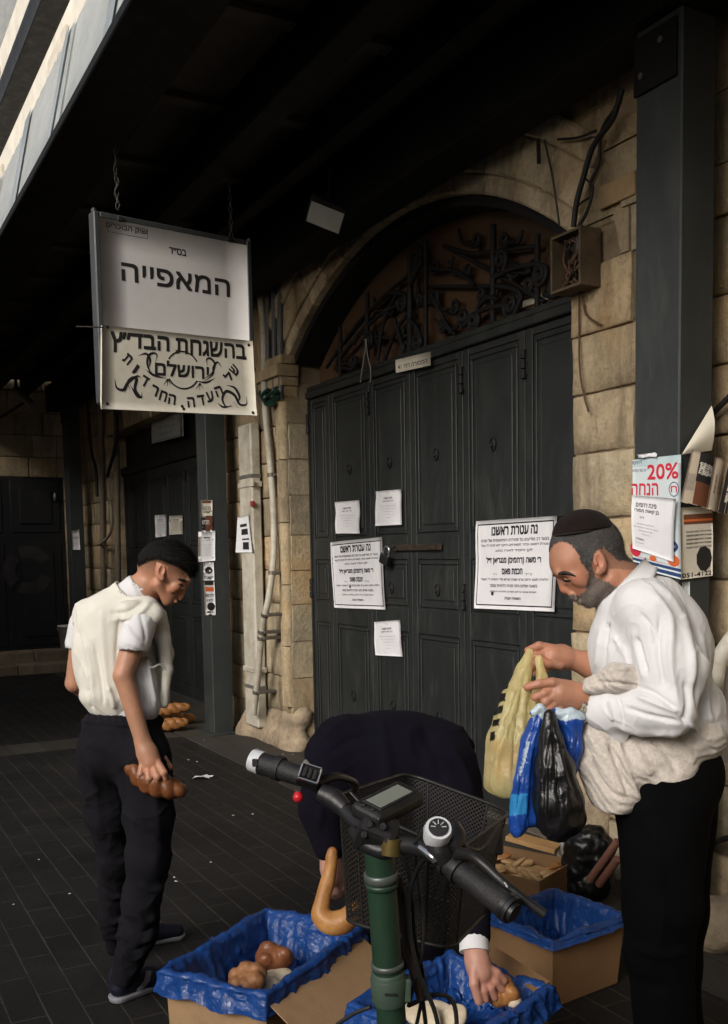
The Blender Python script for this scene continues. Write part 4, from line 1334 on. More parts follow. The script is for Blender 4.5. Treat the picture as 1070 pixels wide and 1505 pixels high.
s.text('קומה ראשונה מול השער', 0.5, 0.90, 0.018, 0.8, INK_RED, 0)
s.stroke([(0.85, 0.70), (0.93, 0.74), (0.86, 0.78)], 0.012, INK_BLUE)
s.build('discount_poster', PAPER_BLUE, 'pale discount poster reading 20% in red, wrapped on the near post', 'poster')
s = Sheet(*pY((929, 728), (997, 733), (989, 826), (929, 806), dy=0.014), wave=lambda u, v: 0.012 * max(0, u - 0.5) * 2 * (1 - v) + 0.004 * math.sin(4 * v))
s.text('פינת רחמים', 0.34, 0.16, 0.07, 0.46, INK, 0.02).text('בן קאות מסורי', 0.36, 0.27, 0.07, 0.56, INK, 0.02).text('ז״ל', 0.25, 0.38, 0.04, 0.1, INK_SOFT)
for k, wd in enumerate((0.4, 0.6, 0.34, 0.2)): s.text('הודעה על אזכרה במלאת שנה', 0.34, 0.5 + 0.06 * k, 0.022, wd, INK_SOFT, 0)
s.text('המשפחה', 0.2, 0.78, 0.03, 0.2, INK_SOFT, 0.02).text('ירושלים', 0.2, 0.85, 0.02, 0.2, INK_SOFT, 0)
s.build('letter_sheet', PAPER, 'white letter sheet stuck over the red 20% discount poster', 'notice')
s = Sheet(*pX((1000, 746), (1047, 744), (1047, 846), (1000, 852), dx=0.003), wave=waver(0.002, 53))
s.rect(0.1, 0.1, 1.0, 0.24, INK_BROWN).rect(0.1, 0.17, 1.0, 0.2, INK_ORANGE, off=0.001)
for k in range(5): s.text('השכרת דירות לחגים ולשבתות', 0.55, 0.34 + 0.055 * k, 0.026, 0.8, INK if k in (1, 2, 3) else INK_SOFT, 0.03)
s.disc(0.72, 0.74, 0.042, INK, 9, 0.05).text('051-4122', 0.5, 0.95, 0.06, 0.9, INK, 0.03)
s.build('rental_flyer', PAPER_OLD, 'tan flyer with a phone number on the dark side of the near post', 'flyer')
# torn flyers flapping off the post corner
def at_d(px, py, d): return P(px, py, d)
dd = pix(Vector((PX, PY_, 1.8)))[2]
s = Sheet(at_d(1017, 661, dd - 0.02), at_d(1049, 672, dd + 0.02), at_d(1042, 748, dd + 0.02), at_d(1000, 737, dd - 0.03), wave=lambda u, v: 0.012 * math.sin(3.2 * u))
s.rect(0.32, 0.0, 1.0, 0.56, INK, off=0.0004).rect(0.34, 0.56, 1.0, 1.0, INK_BROWN, off=0.0004)
for k in range(3): s.text(['להשכרה', 'דירת נופש', 'טובה בעיר'][k], 0.45 + 0.2 * k, 0.30, 0.12, 0.42, INK_WHITE, 0.04, math.pi / 2 - 0.1)
for k in range(4): s.text('לפרטים נוספים יש לפנות', 0.06 + 0.07 * k, 0.6, 0.04, 0.6, INK_SOFT, 0, math.pi / 2)
s.build('torn_flyer', PAPER_TAN, 'dark torn flyer with white sideways lettering hanging off the near post', 'flyer', jag=0.02)
s = Sheet(at_d(1052, 672, dd - 0.0), at_d(1070, 677, dd + 0.06), at_d(1058, 754, dd + 0.06), at_d(1038, 748, dd - 0.01), wave=lambda u, v: 0.01 * math.sin(4 * u))
for k in range(4): s.text('דירה להשכרה במקום שקט', 0.2 + 0.2 * k, 0.5, 0.05, 0.8, INK_BROWN, 0.02, math.pi / 2)
s.build('torn_flyer', PAPER_TAN, 'brown torn flyer with rows of sideways print beside the dark one', 'flyer', jag=0.02)
s = Sheet(at_d(1070, 684, dd - 0.02), at_d(1092, 688, dd + 0.06), at_d(1080, 760, dd + 0.06), at_d(1055, 753, dd - 0.03), wave=lambda u, v: 0.01 * math.sin(4 * u))
s.rect(0.0, 0.0, 1.0, 1.0, INK, off=0.0004); s.text('הזעת יתר', 0.4, 0.5, 0.3, 0.8, INK_WHITE, 0.05, math.pi / 2)
s.build('torn_flyer', PAPER_TAN, 'black torn flyer with large white sideways letters at the photo edge', 'flyer', jag=0.02)
# rolled corner of a white sheet
V, F = [], []
ax0, ax1 = at_d(1002, 668, dd - 0.02), at_d(1046, 596, dd + 0.05)
b1 = at_d(1046, 662, dd + 0.05)
for i in range(9):
    for j in range(9):
        u, v = i / 8, j / 8
        p = ax0 * (1 - u) + (ax1 * (1 - v) + b1 * v) * u
        V.append(p - CF * (0.035 * u * math.sin(math.pi * v)))
for i in range(8):
    for j in range(8): F.append((i * 9 + j, (i + 1) * 9 + j, (i + 1) * 9 + j + 1, i * 9 + j + 1))
tag(mesh_obj('curled_paper', V, F, PAPER_OLD, smooth=True), 'white paper curled to a cone above the torn flyers on the near post', 'paper')
s = Sheet(*pY((938, 668), (966, 665), (966, 671), (940, 673), dy=0.012), wave=waver(0.004, 8)); s.build('tape_scrap', PAPER, 'torn white scrap of tape above the discount poster', 'tape', nu=4, nv=2, jag=0.2)
s = Sheet(*pX((1003, 856), (1014, 855), (1014, 885), (1003, 880), dx=0.003)); s.build('tape_scrap', PAPER_BLUE, 'pale strip of paper under the phone number flyer', 'tape', nu=3, nv=3, jag=0.05)

# ------------------------------------------------------------------ stickers on the middle post (+X face)
X2 = PX - POST_STEP
PZ = [((283, 735), (300, 735), (300, 758), (283, 758)), ((283, 758), (300, 758), (300, 782), (284, 782)), ((279, 781), (304, 780), (304, 824), (279, 826)), ((287, 826), (302, 826), (303, 853), (286, 853)), ((287, 855), (303, 855), (305, 903), (289, 903))]
names = ('torn pale sticker at the top of the row on the post', 'dark red and white sticker second from the top of the post row', 'wide white letter sheet in the middle of the sticker row', 'black and white sticker below the white letter on the post', 'long flyer with an orange patch lowest in the sticker row')
def pst(px, py):                       # on the two visible faces of the middle post
    a = onY(px, py, PY_ - 0.008)
    return a if a.x <= X2 + 0.002 else onX(px, py, X2 + 0.008)
for i, (q, nm) in enumerate(zip(PZ, names)):
    s = Sheet(*[onX(k[0] + 12, k[1], X2 + 0.006) for k in q], wave=waver(0.002, 60 + i))
    if i == 0: s.rect(0.1, 0.05, 0.9, 0.2, INK_BROWN); s.text('מבצע', 0.5, 0.5, 0.2, 0.7, INK_SOFT); s.text('ענק', 0.5, 0.78, 0.2, 0.5, INK)
    if i == 1: s.rect(0.0, 0.1, 0.4, 0.9, INK).rect(0.4, 0.0, 1, 0.95, INK_BROWN).text('חדש', 0.4, 0.4, 0.25, 0.6, INK_WHITE)
    if i == 2: letter(s, 70)
    if i == 3: s.disc(0.5, 0.45, 0.03, INK).rect(0.3, 0.5, 0.7, 0.62).text('להשכרה', 0.5, 0.83, 0.16, 0.8)
    if i == 4: s.rect(0.1, 0.0, 0.9, 0.1).rect(0.15, 0.16, 0.9, 0.3, INK_ORANGE).text('דירת נופש', 0.5, 0.42, 0.08, 0.8).text('לחגים', 0.5, 0.56, 0.08, 0.6).disc(0.6, 0.76, 0.035, INK).rect(0.2, 0.9, 0.9, 0.95)
    s.build('sticker', PAPER_OLD if i in (0,) else PAPER, nm, 'sticker', 'stickers in a row on the middle post', nu=4, nv=5, jag=0.03 if i in (0, 4) else 0)
s = Sheet(*[onX(k[0] + 10, k[1], PX - 2 * POST_STEP + 0.006) for k in ((95, 780), (106, 778), (108, 808), (97, 808))]); s.text('הודעה', 0.5, 0.4, 0.1, 0.7, INK_SOFT)
s.build('letter_sheet', PAPER, 'small white sheet on the farthest dark post', 'notice', nu=4, nv=4)
# ------------------------------------------------------------------ soft bodies: distance fields turned into one continuous skin
class Sdf:
    def __init__(s, lo, hi, h):
        s.lo = np.array(lo, float); s.h = h
        s.n = np.maximum(4, np.ceil((np.array(hi, float) - s.lo) / h).astype(int) + 1)
        s.v = np.full(tuple(s.n), 0.5, np.float32)
    def _blk(s, lo, hi):
        a = np.clip(np.floor((np.array(lo) - s.lo) / s.h).astype(int), 0, s.n)
        b = np.clip(np.ceil((np.array(hi) - s.lo) / s.h).astype(int) + 1, 0, s.n)
        if np.any(b <= a): return None, None
        sl = tuple(slice(i, j) for i, j in zip(a, b))
        ax = [s.lo[i] + s.h * np.arange(a[i], b[i]) for i in range(3)]
        return sl, np.stack(np.meshgrid(*ax, indexing='ij'), -1)
    def _mix(s, sl, d, k, op):
        a = s.v[sl]
        if op == 'add':
            if k > 0:
                hh = np.maximum(k - np.abs(a - d), 0) / k
                s.v[sl] = np.minimum(a, d) - hh * hh * k * 0.25
            else: s.v[sl] = np.minimum(a, d)
        elif op == 'sub':
            if k > 0:
                hh = np.maximum(k - np.abs(a + d), 0) / k
                s.v[sl] = np.maximum(a, -d) + hh * hh * k * 0.25
            else: s.v[sl] = np.maximum(a, -d)
    def cap(s, p0, r0, p1, r1, k=0.01, op='add', side=None, flat=1.0):
        a, b = np.array(p0, float), np.array(p1, float)
        m = max(r0, r1) * max(1, flat) + k * 1.5 + 3 * s.h
        sl, X = s._blk(np.minimum(a, b) - m, np.maximum(a, b) + m)
        if sl is None: return s
        ab = b - a
        L2 = max(ab.dot(ab), 1e-12)
        t = np.clip(((X - a) @ ab) / L2, 0, 1)
        q = X - (a + t[..., None] * ab)
        if side is not None:
            sd = np.array(side, float); sd /= np.linalg.norm(sd)
            c = q @ sd
            q = q + (c * (1 / flat - 1))[..., None] * sd
        d = np.linalg.norm(q, axis=-1) - (r0 + (r1 - r0) * t)
        if side is not None and flat < 1: d = d * flat
        s._mix(sl, d.astype(np.float32), k, op)
        return s
    def chain(s, pts, rs, k=0.01, op='add', side=None, flat=1.0):
        for i in range(len(pts) - 1):
            s.cap(pts[i], rs[i], pts[i + 1], rs[i + 1], k, op, side, flat)
        return s
    def ell(s, c, r, R=None, k=0.01, op='add'):
        c = np.array(c, float); r = np.array(r, float) if hasattr(r, '__len__') else np.array((r, r, r), float)
        m = r.max() + k * 1.5 + 3 * s.h
        sl, X = s._blk(c - m, c + m)
        if sl is None: return s
        q = X - c
        if R is not None: q = q @ np.array(R)
        k0 = np.linalg.norm(q / r, axis=-1)
        k1 = np.linalg.norm(q / (r * r), axis=-1) + 1e-9
        d = k0 * (k0 - 1) / k1
        s._mix(sl, np.where(k0 < 1e-3, -r.min(), d).astype(np.float32), k, op)
        return s
    def half(s, p, n, k=0.0):
        """keep only the side the normal points away from"""
        sl, X = s._blk(s.lo, s.lo + s.n * s.h)
        nn = np.array(n, float); nn /= np.linalg.norm(nn)
        d = ((X - np.array(p)) @ nn).astype(np.float32)
        s.v = np.maximum(s.v, d)
        return s
    def mesh(s, smooth=2):
        v, h = s.v, s.h
        ins = v < 0
        c8 = [ins[i:ins.shape[0] - 1 + i, j:ins.shape[1] - 1 + j, k:ins.shape[2] - 1 + k] for i in (0, 1) for j in (0, 1) for k in (0, 1)]
        tot = sum(c.astype(np.int8) for c in c8)
        cells = np.argwhere((tot > 0) & (tot < 8))
        if not len(cells): return np.zeros((0, 3)), []
        idx = -np.ones(tot.shape, np.int64)
        idx[tuple(cells.T)] = np.arange(len(cells))
        off = np.array([(i, j, k) for i in (0, 1) for j in (0, 1) for k in (0, 1)])
        val = np.stack([v[tuple((cells + o).T)] for o in off], 1)
        acc, cnt = np.zeros((len(cells), 3)), np.zeros(len(cells))
        for a in range(8):
            for b in range(a + 1, 8):
                if np.abs(off[a] - off[b]).sum() != 1: continue
                va, vb = val[:, a], val[:, b]
                cr = (va < 0) != (vb < 0)
                t = np.where(cr, va / np.where(cr, va - vb, 1), 0)
                acc += np.where(cr[:, None], off[a] + t[:, None] * (off[b] - off[a]), 0)
                cnt += cr
        V = s.lo + (cells + acc / cnt[:, None]) * h
        F = []
        for ax in range(3):
            e = [slice(None)] * 3; e2 = [slice(None)] * 3
            e[ax] = slice(0, -1); e2[ax] = slice(1, None)
            A, B = ins[tuple(e)], ins[tuple(e2)]
            E = np.argwhere(A != B)
            u, w_ = (ax + 1) % 3, (ax + 2) % 3
            ok = (E[:, u] > 0) & (E[:, w_] > 0) & (E[:, u] < s.n[u] - 1) & (E[:, w_] < s.n[w_] - 1)
            E = E[ok]
            fl = A[tuple(E.T)]
            q = []
            for du, dw in ((-1, -1), (0, -1), (0, 0), (-1, 0)):
                c = E.copy(); c[:, u] += du; c[:, w_] += dw
                q.append(idx[tuple(c.T)])
            q = np.stack(q, 1)
            q[~fl] = q[~fl][:, ::-1]
            F.append(q)
        F = np.concatenate(F)
        for it in range(smooth):
            for lam in (0.5, -0.52):
                V = V + lam * (lap(V, F) - V)
        return V, F
def lap(V, F):
    acc, cnt = np.zeros_like(V), np.zeros(len(V))
    for i in range(4):
        a, b = F[:, i], F[:, (i + 1) % 4]
        for k in range(3):
            acc[:, k] += np.bincount(a, V[b, k], len(V)) + np.bincount(b, V[a, k], len(V))
        cnt += np.bincount(a, minlength=len(V)) + np.bincount(b, minlength=len(V))
    return acc / np.maximum(cnt, 1)[:, None]
def vnormals(V, F):
    n = np.cross(V[F[:, 2]] - V[F[:, 0]], V[F[:, 3]] - V[F[:, 1]])
    N = np.zeros_like(V)
    for i in range(4):
        for k in range(3):
            N[:, k] += np.bincount(F[:, i], n[:, k], len(V))
    return N / (np.linalg.norm(N, axis=1)[:, None] + 1e-12)
_cr, _cu, _cf, _co = (np.array(q) for q in (CR, CU, CF, CO))
def pixels(V):
    q = V - _co
    d = q @ _cf
    return np.stack([IW / 2 + (q @ _cr) / d * FPX, PPY - (q @ _cu) / d * FPX], 1), d
def seg_dist(p, poly):
    """distance (pixels) from the points to a drawn line, and the position 0..1 along it"""
    best = np.full(len(p), 1e9); pos = np.zeros(len(p))
    m = len(poly) - 1
    for i in range(m):
        a, b = np.array(poly[i], float), np.array(poly[i + 1], float)
        ab = b - a
        t = np.clip((p - a) @ ab / max(ab @ ab, 1e-9), 0, 1)
        d = np.linalg.norm(p - (a + t[:, None] * ab), axis=1)
        k = d < best
        best = np.where(k, d, best); pos = np.where(k, (i + t) / m, pos)
    return best, pos
def folds(V, F, lines, depth=None):
    """cloth folds drawn as lines: (points, width px, height m[, near/far]); each is a real ridge or crease along the surface normal"""
    N = vnormals(V, F)
    p, d = pixels(V)
    D = np.zeros(len(V))
    for ln in lines:
        pts, w_, a = ln[:3]
        ds, t = seg_dist(p, [tuple(q) for q in catmull([Vector((x, y, 0)) for x, y in pts], 5)] if False else [(q.x, q.y) for q in catmull([Vector((x, y, 0)) for x, y in pts], 5)])
        prof = np.exp(-(ds / w_) ** 2) * np.clip(np.minimum(t, 1 - t) * 6 + 0.25, 0, 1)
        if len(ln) > 3 and ln[3] is not None:
            prof = prof * (d < ln[3])
        D += a * prof
    return V + N * D[:, None]
def vnoise(V, scale, seed=0.0):
    return np.array([mnoise.noise((q[0] * scale[0] + seed, q[1] * scale[1], q[2] * scale[2])) for q in V])
def crumple(V, F, amp, scale=14.0, seed=0.0):
    N = vnormals(V, F)
    sc_ = (scale,) * 3 if not hasattr(scale, '__len__') else scale
    return V + N * (amp * vnoise(V, sc_, seed))[:, None]
def wrinkle(V, F, amp, scale, seed=0.0, power=5, warp=0.35):
    """sharp creases of cloth: ridged noise, bent by a slower noise"""
    N = vnormals(V, F)
    sx, sy, sz = scale if hasattr(scale, '__len__') else (scale,) * 3
    D = np.empty(len(V))
    for i, q in enumerate(V):
        w_ = warp * mnoise.noise((q[0] * 7 + seed, q[1] * 7, q[2] * 7))
        D[i] = (1 - abs(mnoise.noise((q[0] * sx + seed + w_ * 2, q[1] * sy + w_, q[2] * sz + w_ * 2)))) ** power
    m = np.array([0.5 + 0.5 * mnoise.noise((q[0] * 5 + seed, q[1] * 5, q[2] * 5 + 3)) for q in V])
    return V + N * (amp * (D - 0.3) * np.clip(m * 1.6 - 0.2, 0, 1))[:, None]
def edge_px(p, poly):
    return seg_dist(p, list(poly) + [poly[0]])[0]
def fuzzy(p, poly, V, w=2.2, seed=0.0):
    """inside a drawn outline, the border broken up so that hair thins out instead of ending in a line"""
    d = edge_px(p, poly) * np.where(in_poly(p, poly), 1, -1)
    return d > w * (0.2 + 1.2 * vnoise(V, (170,) * 3, seed))
def strands(V, F, parent, mats, count, length, down, spread=0.5, wid=0.0006, seed=1, name='hair', lift=0.35):
    """short hairs growing from a patch of skin, as thin three sided slivers"""
    rng = np.random.default_rng(seed)
    N = vnormals(V, F)
    fi = rng.integers(0, len(F), count)
    a, b = rng.random(count), rng.random(count)
    q = F[fi]
    P0 = V[q[:, 0]] * ((1 - a) * (1 - b))[:, None] + V[q[:, 1]] * (a * (1 - b))[:, None] + V[q[:, 2]] * (a * b)[:, None] + V[q[:, 3]] * ((1 - a) * b)[:, None]
    nn = N[q[:, 0]]
    dn = np.array(down(P0)) if callable(down) else np.tile(np.array(down, float), (count, 1))
    dr = nn * lift + dn + rng.normal(0, spread, (count, 3)) * 0.5
    dr /= np.linalg.norm(dr, axis=1)[:, None]
    L = length * (0.6 + 0.8 * rng.random(count))
    sd = np.cross(dr, nn); sd /= np.linalg.norm(sd, axis=1)[:, None] + 1e-9
    A = P0 - nn * 0.001 + sd * wid; B = P0 - nn * 0.001 - sd * wid
    T = P0 + dr * L[:, None]; T = T - nn * (L * 0.15)[:, None]
    VV = np.stack([A, B, T], 1).reshape(-1, 3)
    FF = [(3 * i, 3 * i + 1, 3 * i + 2) for i in range(count)]
    o = mesh_obj(name, VV, FF, None, parent, smooth=False, mats=mats, midx=list(rng.integers(0, len(mats), count)))
    return o
def surf(V, px_, py_, d0=None, r=2.5):
    """the point of a skin that the photo shows at (px, py)"""
    p, d = pixels(V)
    k = np.linalg.norm(p - np.array((px_, py_)), axis=1)
    m = k < r
    if not m.any(): m = k <= k.min() + 0.5
    i = np.where(m)[0][np.argmin(d[m])]
    return Vector(V[i])
def in_poly(p, poly):
    r = np.zeros(len(p), bool)
    n = len(poly)
    for i in range(n):
        (x1, y1), (x2, y2) = poly[i], poly[(i + 1) % n]
        c = ((y1 > p[:, 1]) != (y2 > p[:, 1]))
        with np.errstate(divide='ignore', invalid='ignore'):
            xx = (x2 - x1) * (p[:, 1] - y1) / (y2 - y1 + 1e-12) + x1
        r ^= c & (p[:, 0] < xx)
    return r
def sub_mesh(V, F, keep, offs):
    """the faces whose corners are all kept, lifted along the normals by offs: hair on a head"""
    N = vnormals(V, F)
    Fk = F[keep[F].all(1)]
    ids = np.unique(Fk)
    mp = -np.ones(len(V), int); mp[ids] = np.arange(len(ids))
    return (V + N * offs[:, None])[ids], mp[Fk]
def skin_obj(name, V, F, m, parent, attr=None):
    o = mesh_obj(name, V, [tuple(int(i) for i in f) for f in F], m, parent, smooth=True)
    if attr:
        for k, a in attr.items():
            at = o.data.attributes.new(k, 'FLOAT', 'POINT')
            at.data.foreach_set('value', np.asarray(a, np.float32))
    return o
def mat_skin(name, base, hairtone=(0.03, 0.025, 0.022)):
    t = NT(name)
    n1, n2 = t.noise(18, 4, 0.6), t.noise(140, 3, 0.6)
    c = t.ramp(n1, ((0.3, sc(base, 0.82)), (0.7, (base[0] * 1.12, base[1] * 1.0, base[2] * 0.97))))
    c = t.mix(t.ramp(n2, ((0.45, 0), (0.75, 0.25))), c, sc(base, 0.72))
    at = t.n('ShaderNodeAttribute'); at.attribute_name = 'red'
    c = t.mix(at.outputs['Fac'], c, (base[0] * 1.0, base[1] * 0.66, base[2] * 0.6))
    at = t.n('ShaderNodeAttribute'); at.attribute_name = 'stubble_eye_shade'
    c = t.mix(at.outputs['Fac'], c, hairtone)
    t.set(base=c, rough=t.ramp(at.outputs['Fac'], ((0.0, 0.48), (0.5, 0.9))), spec=t.ramp(at.outputs['Fac'], ((0.0, 0.4), (0.5, 0.03))), sss=0.10)
    t.b.inputs['Subsurface Radius'].default_value = (0.012, 0.005, 0.003)
    t.bump(n2, 0.12, 0.003)
    return t.m
def mat_cloth(name, base, weave=900, bump=0.15, var=0.12, rough=0.85, sheen=0.2, vs=9):
    t = NT(name)
    n = t.noise(vs, 5, 0.6)
    c = t.ramp(n, ((0.3, sc(base, 1 - var)), (0.7, sc(base, 1 + var))))
    t.set(base=c, rough=rough, spec=0.25, sheen=sheen)
    wv = t.n('ShaderNodeTexWave'); wv.inputs['Scale'].default_value = weave / 6.28; wv.inputs['Distortion'].default_value = 1.5
    t.l(t.tc.outputs['Object'], wv.inputs['Vector'])
    t.bump(wv.outputs[0], bump * 0.3, 0.001)
    t.bump(t.noise(70, 5, 0.7), bump, 0.004)
    rg = t.n('ShaderNodeTexNoise'); rg.noise_type = 'RIDGED_MULTIFRACTAL'
    rg.inputs['Scale'].default_value = 9.0; rg.inputs['Detail'].default_value = 3; rg.inputs['Distortion'].default_value = 0.8
    t.l(t.coords((1, 1, 0.6)), rg.inputs['Vector'])
    t.bump(rg.outputs[0], bump * 1.6, 0.006)
    t.bump(t.noise(14, 4, 0.6), bump * 1.2, 0.012)
    return t.m
def mat_hair(name, dark, light, sc_=(160, 160, 160)):
    t = NT(name)
    n = t.noise(3.0, 5, 0.8, t.coords(sc_))
    g = t.noise(30, 3, 0.6)
    c = t.ramp(n, ((0.35, dark), (0.72, light)))
    c = t.mix(t.ramp(g, ((0.4, 0.0), (0.7, 0.5))), c, dark)
    t.set(base=c, rough=0.6, spec=0.3)
    t.bump(n, 0.7, 0.004)
    return t.m
def hand(S, U, wrist, wr, palm, pr, fingers, thumb, k=0.006, side=None):
    """U turns (px, py, depth offset in px) into a point; fingers: chains of three or four joints; radii in metres"""
    S.cap(U(*wrist), wr, U(*palm[0]), pr[0], k * 2, side=side, flat=0.72 if side is not None else 1.0)
    for a, b in zip(palm[:-1], palm[1:]):
        S.cap(U(*a), pr[0], U(*b), pr[1], k * 2.2)
    for f, r in fingers + [thumb]:
        rs = np.linspace(r, r * 0.78, len(f))
        S.chain([U(*q) for q in f], list(rs), k * 0.6)
    return S
# ------------------------------------------------------------------ people
class Fig:
    def __init__(s, d0):
        s.d0, s.s = d0, d0 / FPX
    def U(s, px, py, dp=0.0): return np.array(P(px, py, s.d0 + dp * s.s))
    def grid(s, box, h, dr):
        """box in photo pixels, depth range in px"""
        pts = np.array([s.U(x, y, d) for x in (box[0], box[2]) for y in (box[1], box[3]) for d in dr])
        return Sdf(pts.min(0), pts.max(0), h)
    def E(s, S, x, y, d, rx, ry, rd, ang=0.0, k=0.01, op='add'):
        c, n = math.cos(rad(ang)), math.sin(rad(ang))
        R = np.stack([_cr * c + _cu * n, -_cr * n + _cu * c, _cf], 1)
        S.ell(s.U(x, y, d), (rx * s.s, ry * s.s, rd * s.s), R, k, op)
    def C(s, S, a, ra, b, rb, k=0.01, flat=1.0, op='add', side=None):
        S.cap(s.U(*a), ra * s.s, s.U(*b), rb * s.s, k, op, (_cf if side is None else side) if flat != 1.0 else None, flat)
    def CH(s, S, pts, rs, k=0.01, flat=1.0, op='add'):
        for i in range(len(pts) - 1): s.C(S, pts[i], rs[i], pts[i + 1], rs[i + 1], k, flat, op)
def loft(name, A, B, m, parent, th=0.003, n=4, bulge=0.0):
    """a thin cloth strip between two lines of points"""
    A, B = catmull(A, 5), catmull(B, 5)
    V, F = [], []
    cols = len(A)
    for side in (0, 1):
        for i in range(cols):
            t = A[min(i + 1, cols - 1)] - A[max(i - 1, 0)]
            nrm = t.cross(B[i] - A[i]).normalized()
            for j in range(n + 1):
                u = j / n
                V.append(A[i].lerp(B[i], u) + nrm * (bulge * math.sin(math.pi * u) + (th if side else 0)))
    N = cols * (n + 1)
    for i in range(cols - 1):
        for j in range(n):
            a = i * (n + 1) + j
            q = (a, a + n + 1, a + n + 2, a + 1)
            F.append(q); F.append(tuple(N + k for k in q[::-1]))
        for j in (0, n):
            a = i * (n + 1) + j
            F.append((a, a + n + 1, N + a + n + 1, N + a))
    return mesh_obj(name, V, F, m, parent, smooth=True)
SHIRT_W = mat_cloth('white_cotton', (0.60, 0.595, 0.60), 1200, 0.10, 0.03, 0.8, 0.1, 5)
TROUSER = mat_cloth('black_wool', (0.0022, 0.0022, 0.0025), 900, 0.12, 0.3, 1.0, 0.0)
TROUSER.node_tree.nodes['Principled BSDF'].inputs['Specular IOR Level'].default_value = 0.06
HAIR_BLK = mat_hair('black_hair', (0.003, 0.0028, 0.0026), (0.009, 0.008, 0.0075))
HAIR_BLK.node_tree.nodes['Principled BSDF'].inputs['Specular IOR Level'].default_value = 0.12
HAIR_GREY = mat_hair('grey_hair', (0.018, 0.0165, 0.0155), (0.12, 0.112, 0.107), (220, 220, 220))
BEARD = mat_hair('grey_beard', (0.075, 0.055, 0.045), (0.27, 0.22, 0.19), (260, 260, 260))
EYE_W = mat('eye_white', (0.55, 0.5, 0.47), 0.2)
EYE_D = mat('eye_dark', (0.015, 0.008, 0.005), 0.1)
LEATHER = mat('black_leather', (0.010, 0.0095, 0.009), 0.45, 0.3, 20, 0.2)

# ================= the leaning man
f = Fig(2.85)
U = f.U
man = thing('person', Vector(onZ(985, 1600, 0)), 'bearded man in white shirt and dark skullcap, head bowed, holding up plastic bags', 'person')
S = f.grid((760, 735, 1075, 1215), 0.0034, (-150, 120))
E_, C_, CH_ = (lambda *a, **k: f.E(S, *a, **k)), (lambda *a, **k: f.C(S, *a, **k)), (lambda *a, **k: f.CH(S, *a, **k))
E_(862, 808, 0, 54, 53, 40)
E_(838, 826, 0, 30, 30, 33, 0, k=0.012)
C_((845, 846, 0), 24, (862, 870, 0), 16, k=0.012, flat=1.28)
C_((822, 841, -15), 6.5, (822, 841, 15), 6.5, k=0.008)
C_((822.5, 848, 0), 4.8, (829.0, 865.5, 0), 6.4, k=0.007)
C_((832, 853, 0), 7, (836, 866, 0), 9, k=0.008)
for sg in (-1, 1):
    E_(836, 869, 5.5 * sg, 4.2, 3.6, 3.4, 0, k=0.005)
    E_(850, 850, 24 * sg, 16, 11, 8, -30, k=0.008)
    C_((899, 850, 29 * sg), 9, (869, 880, 9 * sg), 9, k=0.012)
    E_(831, 853, 17 * sg, 7, 5.5, 7, -20, k=0.006, op='sub')
    E_(835.5, 853.5, 14.5 * sg, 6.2, 6.0, 6.2, 0, k=0.004)
    C_((826, 845, 8 * sg), 4.5, (840, 844, 25 * sg), 4, k=0.006)
C_((842, 874, -7), 6, (842, 874, 7), 6, k=0.006)
C_((846, 880, -9), 3.6, (846, 880, 9), 3.6, k=0.003)
C_((852.5, 884, -8), 3.8, (852.5, 884, 8), 3.8, k=0.003)
C_((866, 883, -6), 10, (866, 883, 6), 10, k=0.01)
C_((893, 838, 0), 33, (938, 886, 0), 42, k=0.015)
C_((880, 850, 0), 26, (905, 880, 0), 30, k=0.012)
for sg in (-1, 1):                                         # ears: helix, bowl, lobe
    E_(882, 826, 41 * sg, 9.5, 17, 5, 12, k=0.004)
    E_(880, 824, 46 * sg, 5.5, 10.5, 4.5, 12, k=0.003, op='sub')
    E_(880, 841, 41.5 * sg, 5, 5, 3.5, 0, k=0.003)
    E_(876, 829, 44 * sg, 2.5, 4, 3, 0, k=0.002)
# torso core and arms
C_((945, 908, -48), 26, (945, 908, 48), 26, k=0.03)
C_((950, 940, 0), 54, (965, 1060, 0), 58, k=0.03)
C_((965, 1060, 0), 68, (985, 1140, 0), 62, k=0.03)
CH_([(955, 925, -66), (984, 1036, -104), (915, 1038, -78), (864, 1029, -52)], [24, 22, 21, 14.5], k=0.01)
CH_([(940, 925, 66), (930, 985, 72), (868, 977, 36), (838, 968, 28)], [24, 22, 20.5, 14.5], k=0.01)
UU = lambda x, y, d=0: U(x, y, d)
px = f.s
hand(S, UU, (864, 1029, -52), 14.5 * px, [(848, 1024, -52), (824, 1019, -52)], [19 * px, 20 * px],
     [([(822, 1008, -56), (800, 1019, -62), (786, 1025, -58)], 7.2 * px), ([(820, 1017, -58), (802, 1031, -62), (806, 1041, -54)], 7.4 * px),
      ([(822, 1026, -56), (807, 1042, -60), (814, 1051, -50)], 7.2 * px), ([(828, 1034, -55), (815, 1050, -57), (825, 1057, -48)], 6.4 * px)],
     ([(842, 1008, -56), (812, 1003, -62), (793, 1005, -62), (775, 1010, -58)], 7.6 * px), side=_cf)
hand(S, UU, (838, 968, 28), 14 * px, [(826, 966, 25), (812, 965, 22)], [18 * px, 18 * px],
     [([(810, 953, 22), (792, 949, 18), (776, 956, 16)], 7.2 * px), ([(806, 961, 18), (787, 965, 12), (780, 973, 15)], 7.0 * px),
      ([(806, 970, 16), (787, 977, 11), (781, 983, 15)], 6.7 * px), ([(808, 980, 15), (794, 987, 11), (787, 991, 15)], 6.0 * px)],
     ([(822, 978, 14), (806, 976, 6), (793, 968, 6)], 7.4 * px), side=_cf)
V, F = S.mesh(2)
N = vnormals(V, F)
pp, dd_ = pixels(V)
sk = in_poly(pp, [(770, 760), (960, 760), (960, 905), (770, 905)])
stub = np.zeros(len(V)); red = np.zeros(len(V))
